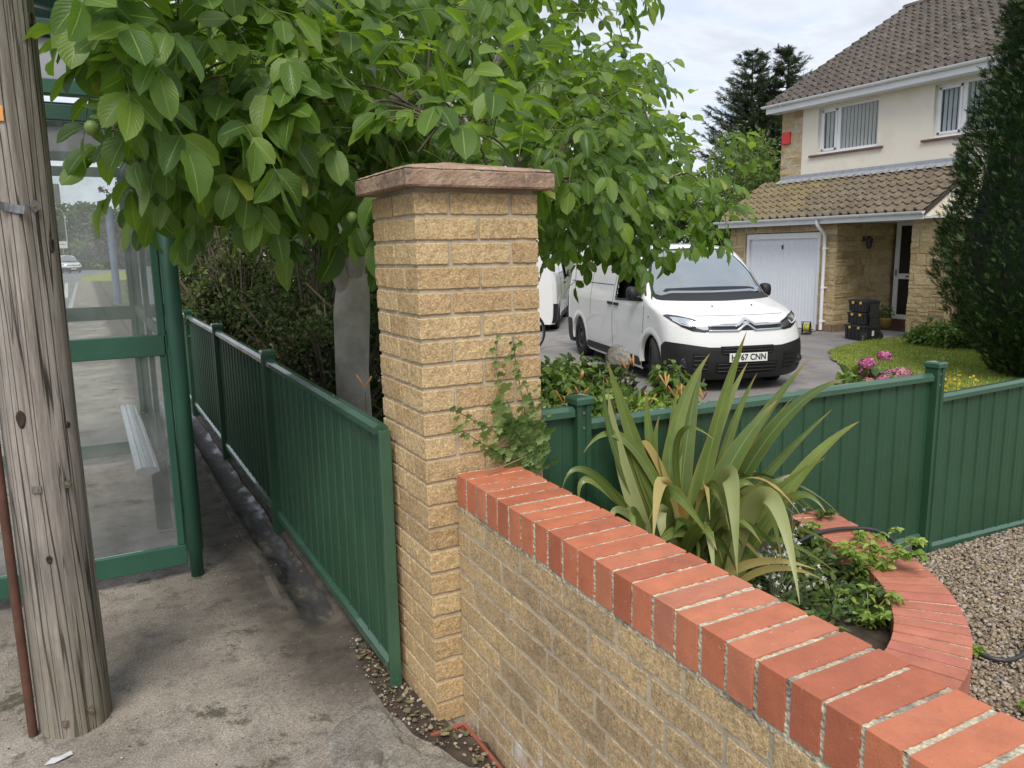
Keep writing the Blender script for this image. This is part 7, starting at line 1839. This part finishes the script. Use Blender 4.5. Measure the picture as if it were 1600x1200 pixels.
n = len(P); place_leaves(lf, TM3, np.array(P), np.array(Dd), np.tile(R(0, 0, 1.0), (n, 1)), np.array(L_), np.array(L_)*0.35, rng); lf.build('leaves', m_low, sw)
# small green tufts in the gravel, and the tuft on the coping end
for i, (x, y, s, lb) in enumerate(((2.05, -0.30, 0.05, 'tiny green tuft in the gravel against the curved bed wall'), (1.93, -0.62, 0.045, 'flat green weed in the gravel just above the hose'), (1.72, -0.93, 0.06, 'green weed in the gravel below the hose'), (2.05, -0.86, 0.05, 'small weed in the gravel below the hose at the right edge'))):
    weed('gravel_weed', lb, (x, y, 0.0), 4, s, 0.04, 0.03, m_weed, 50+i, per=4)
weed('stonecrop', 'reddish stonecrop growing in the gravel by the bed wall', (1.50, -1.06, 0.0), 16, 0.07, 0.13, 0.012, leafmat('red_stonecrop', [(0, (0.25, 0.06, 0.05)), (0.5, (0.40, 0.14, 0.10)), (1, (0.2, 0.22, 0.08))]), 61, per=8)
weed('moss_tuft', 'grey green grass tuft at the far end of the curved coping', (1.86, 0.04, 0.36), 14, 0.04, 0.07, 0.02, m_low, 62, per=4)

# ---- shrubs and flowers behind the right fence
m_shrub = leafmat('shrub_leaf', [(0.0, (0.04, 0.085, 0.018)), (0.5, (0.11, 0.19, 0.035)), (1.0, (0.26, 0.36, 0.09))], trans=0.3)
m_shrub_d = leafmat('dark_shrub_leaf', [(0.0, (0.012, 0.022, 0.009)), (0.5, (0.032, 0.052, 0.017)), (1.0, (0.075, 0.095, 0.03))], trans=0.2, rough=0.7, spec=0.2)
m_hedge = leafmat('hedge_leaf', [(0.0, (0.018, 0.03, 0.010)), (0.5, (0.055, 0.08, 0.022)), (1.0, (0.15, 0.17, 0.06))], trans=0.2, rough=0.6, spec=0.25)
def shrub(name, label, base_, lobes, n, size, mat, seed, cat='shrub', twig=30, group=None, gap=0.40, gs=6.0, shell=0.3, tm=TM3, tall=1.0, wf=0.6):
    rng = np.random.default_rng(seed); o = thing(name, label, cat, base_, 0, group); st_ = MB()
    for _ in range(twig):
        lb = lobes[rng.integers(len(lobes))]; e = R(*lb[:3])+rng.normal(0, 0.6, 3)*R(*lb[3:6]); st_.tube(resample(np.array([(rng.normal(0, 0.05), rng.normal(0, 0.05), -0.02), e*R(0.4, 0.4, 0.6), e]), 0.08, 2), rng.uniform(0.002, 0.006)*tall, 4, caps=False)
    st_.build('stems', m_twig, o); mb = MB(); P, d = leafpts(lobes, n, rng, shell, gap, gs); n = len(P); L_ = size*rng.uniform(0.6, 1.25, n)
    place_leaves(mb, tm, P, d*0.6+rng.normal(0, 0.6, (n, 3))+R(0, 0, -0.2), rng.normal(0, 0.45, (n, 3))+d*0.6+R(0, 0, 0.6), L_, L_*wf, rng)
    mb.build('leaves', mat, o); return o
shrub('garden_shrub', 'mixed green shrub growing against the pillar side of the boundary fence', (1.12, 0.95, -0.06), [(-0.05, 0.0, 0.90, 0.24, 0.3, 0.17), (0.1, 0.1, 0.82, 0.3, 0.3, 0.25), (0.0, -0.3, 0.84, 0.3, 0.25, 0.14)], 2600, 0.045, m_shrub, 81)
shrub('garden_shrub', 'dark leaved rose bush in front of the stone bust', (1.42, 1.15, -0.08), [(-0.05, 0.0, 0.90, 0.26, 0.2, 0.15), (0.0, 0.0, 0.7, 0.35, 0.25, 0.28)], 1700, 0.05, m_shrub_d, 82)
shrub('garden_shrub', 'loose green sprigs right of the stone bust before the van wheel', (1.78, 1.0, -0.06), [(0.05, 0.0, 0.85, 0.13, 0.15, 0.15), (-0.1, -0.05, 0.7, 0.3, 0.2, 0.16), (0.12, -0.1, 0.66, 0.25, 0.2, 0.12)], 900, 0.05, m_shrub, 83, gap=0.46)
shrub('garden_shrub', 'pale lime groundcover just behind the fence post', (1.25, 0.5, -0.05), [(0.0, 0.0, 0.80, 0.35, 0.22, 0.14), (0.35, 0.05, 0.74, 0.3, 0.2, 0.13)], 1500, 0.04, m_weed, 84)
def daylily(base_, label, n_f, h, seed, leafy=True, spread=0.08):
    rng = np.random.default_rng(seed); o = thing('daylily', label, 'flower', base_, 0, 'orange daylilies by the fences'); st_ = MB(); fl_ = MB(); lf = MB()
    for k in range(n_f):
        e = R(rng.normal(0, spread), rng.normal(0, spread), h*rng.uniform(0.9, 1.05)); Q = resample(np.array([(0, 0, 0), e*R(0.3, 0.3, 0.6), e]), 0.04, 2); st_.tube(Q, 0.0028, 5, caps=False)
        for j in range(3):
            a = rng.uniform(0, 6.28); dd = R(math.cos(a)*0.6, math.sin(a)*0.6, 1.0); dd /= np.linalg.norm(dd); c = e; L_ = rng.uniform(0.05, 0.075)
            G = []
            for f, r in ((0, 0.0015), (0.35, 0.004), (0.7, 0.0055), (0.92, 0.0045), (1.0, 0.001)):
                u = np.cross(dd, R(0.3, 0.2, 1)); u /= np.linalg.norm(u); w_ = np.cross(dd, u); G.append([c+dd*L_*f+r*(u*math.cos(t)+w_*math.sin(t)) for t in np.linspace(0, 6.283, 7)])
            fl_.grid(np.array(G))
    fl_.build('flowers', leafmat('orange_petal', [(0, (0.70, 0.20, 0.03)), (0.5, (0.85, 0.38, 0.09)), (1, (0.85, 0.50, 0.25))], trans=0.3, tcol=(1.2, 0.8, 0.4)), o, smooth=True); st_.build('stems', simple('lily_stem', (0.09, 0.10, 0.04), 0.7), o)
    if leafy:
        for _ in range(16):
            a = rng.uniform(0, 6.28); L_ = rng.uniform(0.3, 0.55); T_ = R(math.cos(a)*L_*0.7, math.sin(a)*L_*0.7, h*rng.uniform(0.3, 0.6)); C_ = R(T_[0]*0.4, T_[1]*0.4, h*0.75)
            t = np.linspace(0, 1, 10)[:, None]; Q = 2*t*(1-t)*C_+t**2*T_; w2 = 0.011*(1-t[:, 0]**3)+0.001; sdv = np.cross(T_, R(0, 0, 1)); sdv /= np.linalg.norm(sdv); lf.grid(np.stack([Q-sdv*w2[:, None], Q+sdv*w2[:, None]], 1))
        lf.build('leaves', m_shrub, o)
    return o
daylily((0.12, 0.98, 0.0), 'orange daylily bud stem in front of the pale tree trunk', 1, 1.06, 1, False, 0.01)
daylily((0.95, 0.62, -0.03), 'orange daylilies close against the right side of the pillar', 3, 0.98, 2, True, 0.05)
daylily((1.38, 1.02, -0.08), 'orange daylily flowers beside the stone bust', 3, 1.02, 3, True, 0.05)
daylily((1.60, 0.72, -0.08), 'orange daylily buds in front of the van tyre', 5, 0.92, 4, True, 0.10)
daylily((1.42, 0.80, -0.08), 'orange daylilies low between the flax leaves', 4, 0.84, 5, True, 0.07)

# hydrangea: dense heads of pink florets
hy = thing('hydrangea', 'pink flowering hydrangea bush behind the green fence, left of its post', 'shrub', (5.3, 2.35, -0.38)); rng = np.random.default_rng(91)
mb = MB(); P, d = leafpts([(0, 0, 0.45, 0.38, 0.34, 0.36), (0.25, 0.0, 0.5, 0.3, 0.3, 0.3), (-0.2, 0, 0.5, 0.2, 0.2, 0.25)], 700, rng, 0.5, 0.25, 4); n = len(P); L_ = rng.uniform(0.07, 0.12, n)
place_leaves(mb, TM3, P, d+rng.normal(0, 0.4, (n, 3)), d+R(0, 0, 0.8), L_, L_*0.62, rng); mb.build('leaves', m_shrub, hy)
m_pink = leafmat('pink_floret', [(0, (0.42, 0.07, 0.22)), (0.5, (0.58, 0.13, 0.34)), (1, (0.68, 0.30, 0.42))], trans=0.2, tcol=(1.1, 0.8, 1.0))
m_pinkp = leafmat('faded_floret', [(0, (0.50, 0.22, 0.22)), (1, (0.62, 0.38, 0.32))], trans=0.2)
for x, y, z, r, k in ((-0.08, -0.02, 0.86, 0.070, 0), (0.22, 0.02, 0.90, 0.062, 0), (0.0, -0.15, 0.70, 0.085, 0), (0.14, -0.12, 0.73, 0.095, 0), (0.30, -0.08, 0.74, 0.07, 1), (0.40, -0.05, 0.72, 0.085, 0), (-0.22, -0.15, 0.70, 0.075, 1), (-0.12, -0.25, 0.58, 0.055, 0), (0.06, 0.1, 0.74, 0.08, 0), (0.48, 0.05, 0.70, 0.07, 1)):
    n = 330; dd = rng.normal(size=(n, 3)); dd /= np.linalg.norm(dd, axis=1)[:, None]; dd = dd[dd[:, 2] > -0.5]; n = len(dd); Pq = R(x, y, z)+dd*r*rng.uniform(0.85, 1.03, n)[:, None]*R(1, 1, 0.8)
    mb = MB(); tg_ = np.cross(dd, rng.normal(size=(n, 3))); L_ = np.full(n, 0.022); place_leaves(mb, TM2, Pq, tg_+dd*0.2, dd, L_, L_*0.9, rng); mb.build('flower_head', m_pinkp if k else m_pink, hy)
yl = []
for i, (x, y, lb) in enumerate(((5.44, 1.70, 'yellow loosestrife spike just right of the fence post'), (5.62, 1.62, 'yellow loosestrife spike nearer the conifer'), (5.35, 1.62, 'short yellow loosestrife half hidden by the fence post'))):
    o = thing('yellow_flower', lb, 'flower', (x, y, -0.3), 0, 'yellow flowers behind the fence'); mb = MB(); lf = MB(); st_ = MB(); hh = (0.80, 0.72, 0.62)[i]
    for q in range(3):
        bx_, by_ = rng.normal(0, 0.05, 2); st_.tube([(bx_, by_, 0), (bx_*1.1, by_, hh-0.05*q)], 0.003, 4)
        P = np.column_stack([bx_+rng.normal(0, 0.022, 40), by_+rng.normal(0, 0.022, 40), rng.uniform(hh-0.20, hh, 40)-0.05*q]); Dd = rng.normal(size=(40, 3)); L_ = rng.uniform(0.015, 0.028, 40); place_leaves(mb, TM2, P, Dd, rng.normal(size=(40, 3)), L_, L_*0.9, rng)
        P = np.column_stack([bx_+rng.normal(0, 0.03, 30), by_+rng.normal(0, 0.03, 30), rng.uniform(0.1, hh-0.1, 30)]); Dd = rng.normal(size=(30, 3)); L_ = rng.uniform(0.03, 0.06, 30); place_leaves(lf, TM2, P, Dd, rng.normal(0, .4, size=(30, 3))+R(0, 0, 1), L_, L_*0.4, rng)
    mb.build('flowers', leafmat('yellow_petal', [(0, (0.70, 0.50, 0.02)), (1, (0.85, 0.68, 0.06))], trans=0.2, tcol=(1, 1, 0.3)), o); lf.build('leaves', m_shrub, o); st_.build('stems', m_stem, o)
shrub('porch_shrub', 'green leafy shrub with pale flowers at the foot of the stone porch pier', (12.35, 5.9, -0.3), [(0, 0.1, 0.28, 0.42, 0.5, 0.30), (0.2, -0.4, 0.42, 0.35, 0.4, 0.42), (0, 0.55, 0.16, 0.3, 0.3, 0.18)], 3400, 0.075, m_shrub, 92, gs=3)

# ---- big clipped conifer on the right
m_con = leafmat('dark_conifer_spray', [(0.0, (0.008, 0.022, 0.008)), (0.5, (0.018, 0.046, 0.014)), (0.93, (0.034, 0.075, 0.020)), (1.0, (0.06, 0.085, 0.022))], rough=0.85, trans=0.10, spec=0.15)
def spray_template():
    """a feathery scale-leaf spray: a stalk with short side shoots"""
    V, F = [], []
    def q(a, b, w_):
        a = R(*a); b = R(*b); d = b-a; s = np.cross(d, R(0, 0, 1)); s /= np.linalg.norm(s)+1e-9; k = len(V)
        V.extend([a-s*w_, a+s*w_, b+s*w_*0.4, b-s*w_*0.4]); F.append([k, k+1, k+2, k+3])
    q((0, 0, 0), (0, 1, 0.05), 0.045)
    for i in range(5):
        y = 0.12+0.17*i; l = 0.42*(1-0.13*i)
        for s in (-1, 1): q((0, y, 0.01), (s*l*0.72, y+l*0.62, 0.04+0.05*((i % 2)*2-1)), 0.045)
    return np.array(V), np.array(F), np.zeros((len(V), 2))
SPR = spray_template()
cf = thing('conifer_tree', 'tall dense dark green conifer on the lawn at the right edge', 'tree', (10.55, 3.35, -0.3)); rng = np.random.default_rng(93)
zz = np.array([0.0, 0.35, 0.9, 1.4, 1.9, 2.6, 3.4, 4.4, 5.4, 6.4, 7.2]); rr_ = np.array([0.62, 0.88, 1.32, 1.52, 1.46, 1.30, 1.18, 1.02, 0.82, 0.45, 0.05])
n = 52000; z = rng.uniform(0.02, 7.0, n); keepz = rng.uniform(0, 1, n) < (np.interp(z, zz, rr_)/1.5+0.15)*np.where(z < 5.6, 1, 0.5); z = z[keepz]; n = len(z); a = rng.uniform(0, 2*math.pi, n)
N3 = np.column_stack([np.cos(a)*2.6, np.sin(a)*2.6, z*1.05]); lump = (fbm(N3, 0.9, 2)-0.5)*0.75+(fbm(N3, 2.6, 2)-0.5)*0.55
r0 = np.interp(z, zz, rr_)*(1+lump*0.55)-np.abs(rng.normal(0, 0.05, n))-rng.uniform(0, 1, n)**4*0.3
P = np.column_stack([r0*np.cos(a), r0*np.sin(a), z]); d = np.column_stack([np.cos(a), np.sin(a), np.full(n, 0.95)])
mb = MB(); L_ = rng.uniform(0.05, 0.13, n); place_leaves(mb, SPR, P, d*R(0.8, 0.8, 1)+rng.normal(0, 0.38, (n, 3)), rng.normal(0, 0.6, (n, 3))+d*R(1, 1, -0.3), L_, L_, rng)
mb.build('crown', m_con, cf)
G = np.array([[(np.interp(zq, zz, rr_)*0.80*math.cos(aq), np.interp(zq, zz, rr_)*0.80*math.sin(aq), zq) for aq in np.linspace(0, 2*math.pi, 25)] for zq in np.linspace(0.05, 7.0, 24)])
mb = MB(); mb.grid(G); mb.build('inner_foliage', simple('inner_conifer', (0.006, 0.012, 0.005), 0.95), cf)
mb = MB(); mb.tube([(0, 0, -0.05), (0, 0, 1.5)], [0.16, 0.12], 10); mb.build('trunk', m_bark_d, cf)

# ---- spruce behind the house
sp_t = thing('spruce_tree', 'dark spiky twin topped spruce rising behind the left end of the house', 'tree', (23.4, 20.9, -0.3)); rng = np.random.default_rng(94)
m_spr = leafmat('spruce_needles', [(0.0, (0.012, 0.022, 0.013)), (0.5, (0.028, 0.045, 0.024)), (1.0, (0.065, 0.085, 0.04))], rough=0.7, trans=0.08)
tr_ = MB(); P, Dd, L_ = [], [], []
for (tx, ty, top) in ((-0.35, 0.35, 9.3), (0.45, -0.5, 9.35)):
    tr_.tube([(tx*0.3, ty*0.3, 0), (tx, ty, top*0.6), (tx*1.2, ty*1.2, top)], [0.22, 0.10, 0.012], 8)
    for zq in np.arange(1.8, top, 0.22):
        f = 1-(zq-1.0)/(top-0.9); bl = 0.28+3.3*f**0.75
        for _ in range(6 if zq < top-1.2 else 4):
            a = rng.uniform(0, 6.28); l = bl*rng.uniform(0.6, 1.15); b0 = R(tx*min(1, zq/5.5), ty*min(1, zq/5.5), zq); d = R(math.cos(a), math.sin(a), 0.15)
            Q = np.array([b0+d*l*t+R(0, 0, -0.10*l*math.sin(t*2.2)+0.28*l*t*t) for t in np.linspace(0, 1, 7)]); tr_.tube(Q, np.linspace(0.02, 0.004, 7), 3, caps=False)
            m_n = int(52*l)+14; t = rng.uniform(0.12, 1.0, m_n); idx = t*6; i0 = np.minimum(idx.astype(int), 5); Pq = Q[i0]+(Q[i0+1]-Q[i0])*(idx-i0)[:, None]
            sdv = R(-d[1], d[0], 0); P.append(Pq+rng.normal(0, 0.03, (m_n, 3))); s_ = rng.choice([-1, 1], m_n)[:, None]
            Dd.append(sdv*s_*0.6+d*0.7+rng.normal(0, 0.28, (m_n, 3))+R(0, 0, 0.15)); L_.append(rng.uniform(0.14, 0.34, m_n)*(1.15-t*0.4))
P = np.concatenate(P); Dd = np.concatenate(Dd); L_ = np.concatenate(L_); mb = MB(); place_leaves(mb, SPR, P, Dd, rng.normal(0, 0.5, (len(P), 3))+R(0, 0, 1), L_, L_*0.8, rng); mb.build('crown', m_spr, sp_t); tr_.build('trunk', m_bark_d, sp_t)
for i, (b_, lb, mt, s) in enumerate((((15.2, 14.6, -0.3), 'bright green bush beside the left end of the garage', m_tr2, 1.2), ((17.2, 15.2, -0.3), 'rounded green bush below the spruce behind the garage roof', m_tr2, 1.5), ((13.3, 13.6, -0.3), 'dark bush at the left corner of the garage', m_tr, 1.1))):
    simple_tree('bush', lb, 'bush', b_, 0.6, 0.06, blob(np.random.default_rng(i), (0, 0, 1.9*s), 1.35*s, 8, 1.0), 5200, 0.16, mt, 100+i, gs=1.6)

# ---- undergrowth behind the street fence
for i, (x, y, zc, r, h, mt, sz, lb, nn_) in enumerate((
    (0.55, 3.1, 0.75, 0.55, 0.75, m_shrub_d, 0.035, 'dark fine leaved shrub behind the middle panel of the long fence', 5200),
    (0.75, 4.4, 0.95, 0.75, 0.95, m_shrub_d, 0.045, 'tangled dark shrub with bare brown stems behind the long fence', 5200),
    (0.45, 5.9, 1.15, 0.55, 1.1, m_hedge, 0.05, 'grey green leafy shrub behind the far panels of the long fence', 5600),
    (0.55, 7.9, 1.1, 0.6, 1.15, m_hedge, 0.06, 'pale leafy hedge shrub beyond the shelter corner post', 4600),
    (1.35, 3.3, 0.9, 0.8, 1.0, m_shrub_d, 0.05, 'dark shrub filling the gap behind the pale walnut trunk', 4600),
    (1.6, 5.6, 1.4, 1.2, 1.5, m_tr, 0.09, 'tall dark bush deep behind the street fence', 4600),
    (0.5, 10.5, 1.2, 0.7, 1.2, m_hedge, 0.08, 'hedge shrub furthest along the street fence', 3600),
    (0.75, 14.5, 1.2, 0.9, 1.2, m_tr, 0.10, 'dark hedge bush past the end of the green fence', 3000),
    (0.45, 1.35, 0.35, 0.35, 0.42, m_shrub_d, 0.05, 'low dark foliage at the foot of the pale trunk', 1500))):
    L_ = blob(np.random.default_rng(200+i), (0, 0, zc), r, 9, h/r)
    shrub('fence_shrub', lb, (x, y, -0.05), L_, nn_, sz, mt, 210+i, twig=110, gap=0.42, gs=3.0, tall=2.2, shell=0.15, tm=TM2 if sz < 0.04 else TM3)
# iris-like leaves at the trunk foot
o = thing('grass_clump', 'strappy green leaves behind the fence beside the pale trunk', 'plant', (0.78, 1.40, 0)); rng = np.random.default_rng(99); mb = MB()
for _ in range(60):
    a = rng.uniform(0, 6.28); L_ = rng.uniform(0.15, 0.5); h = rng.uniform(0.5, 1.0); T_ = R(math.cos(a)*L_, math.sin(a)*L_, h*0.75); C_ = R(T_[0]*0.25, T_[1]*0.25, h)
    t = np.linspace(0, 1, 10)[:, None]; Q = 2*t*(1-t)*C_+t**2*T_; w2 = 0.009*(1-t[:, 0]**3)+0.0008; sdv = np.cross(T_, R(0, 0, 1)); sdv /= np.linalg.norm(sdv); mb.grid(np.stack([Q-sdv*w2[:, None], Q+sdv*w2[:, None]], 1))
mb.build('leaves', m_shrub, o)
# ---- garden trees and neighbouring roofs far behind, closing the view under the walnut
for i, (x, y, zc, r, mt, lb) in enumerate(((5.0, 24, 2.6, 2.6, m_tr2, 'pale garden tree beyond the walnut, left of the drive'), (9.5, 27, 2.8, 2.8, m_tr, 'dark garden tree closing the far end of the drive'), (13.5, 25, 2.4, 2.3, m_tr2, 'green garden tree behind the second white van'), (2.0, 18, 2.4, 2.2, m_tr, 'broad dark tree behind the street hedge'), (3.8, 11.5, 1.6, 1.5, m_tr2, 'mid green bush beyond the bicycle'), (1.8, 10.5, 2.2, 1.8, m_tr, 'dense bush between walnut and street fence'))):
    simple_tree('garden_tree', lb, 'tree', (x, y, -0.3), zc*0.6, 0.12, blob(np.random.default_rng(300+i), (0, 0, zc), r, 9), 3600, 0.22, mt, 310+i, 'garden trees beyond the drive', gs=1.0)
nh = thing('distant_house', 'far house with a tiled roof glimpsed through the walnut branches', 'house', (9.0, 36.0, -0.3))
mb = MB(); mb.bb(-6, 6, 0, 8, 0, 4.8); mb.build('wall', m_render, nh)
mb = MB(); mb.prism([(-0.3, 4.8), (8.3, 4.8), (4, 8.2)], -6.3, 6.3, ax=0); mb.build('roof', simple('terracotta_roof', (0.30, 0.17, 0.11), 0.9, var=0.3, scale=4), nh)
for x in (-3.5, 0, 3.5):
    mb = MB(); mb.bb(x-0.7, x+0.7, -0.03, 0.0, 2.9, 4.1); f_ = mb.build('window', m_upvc, nh); mb = MB(); mb.bb(x-0.6, x+0.6, -0.045, -0.035, 3.0, 4.0); mb.build('pane', m_vglass, f_)
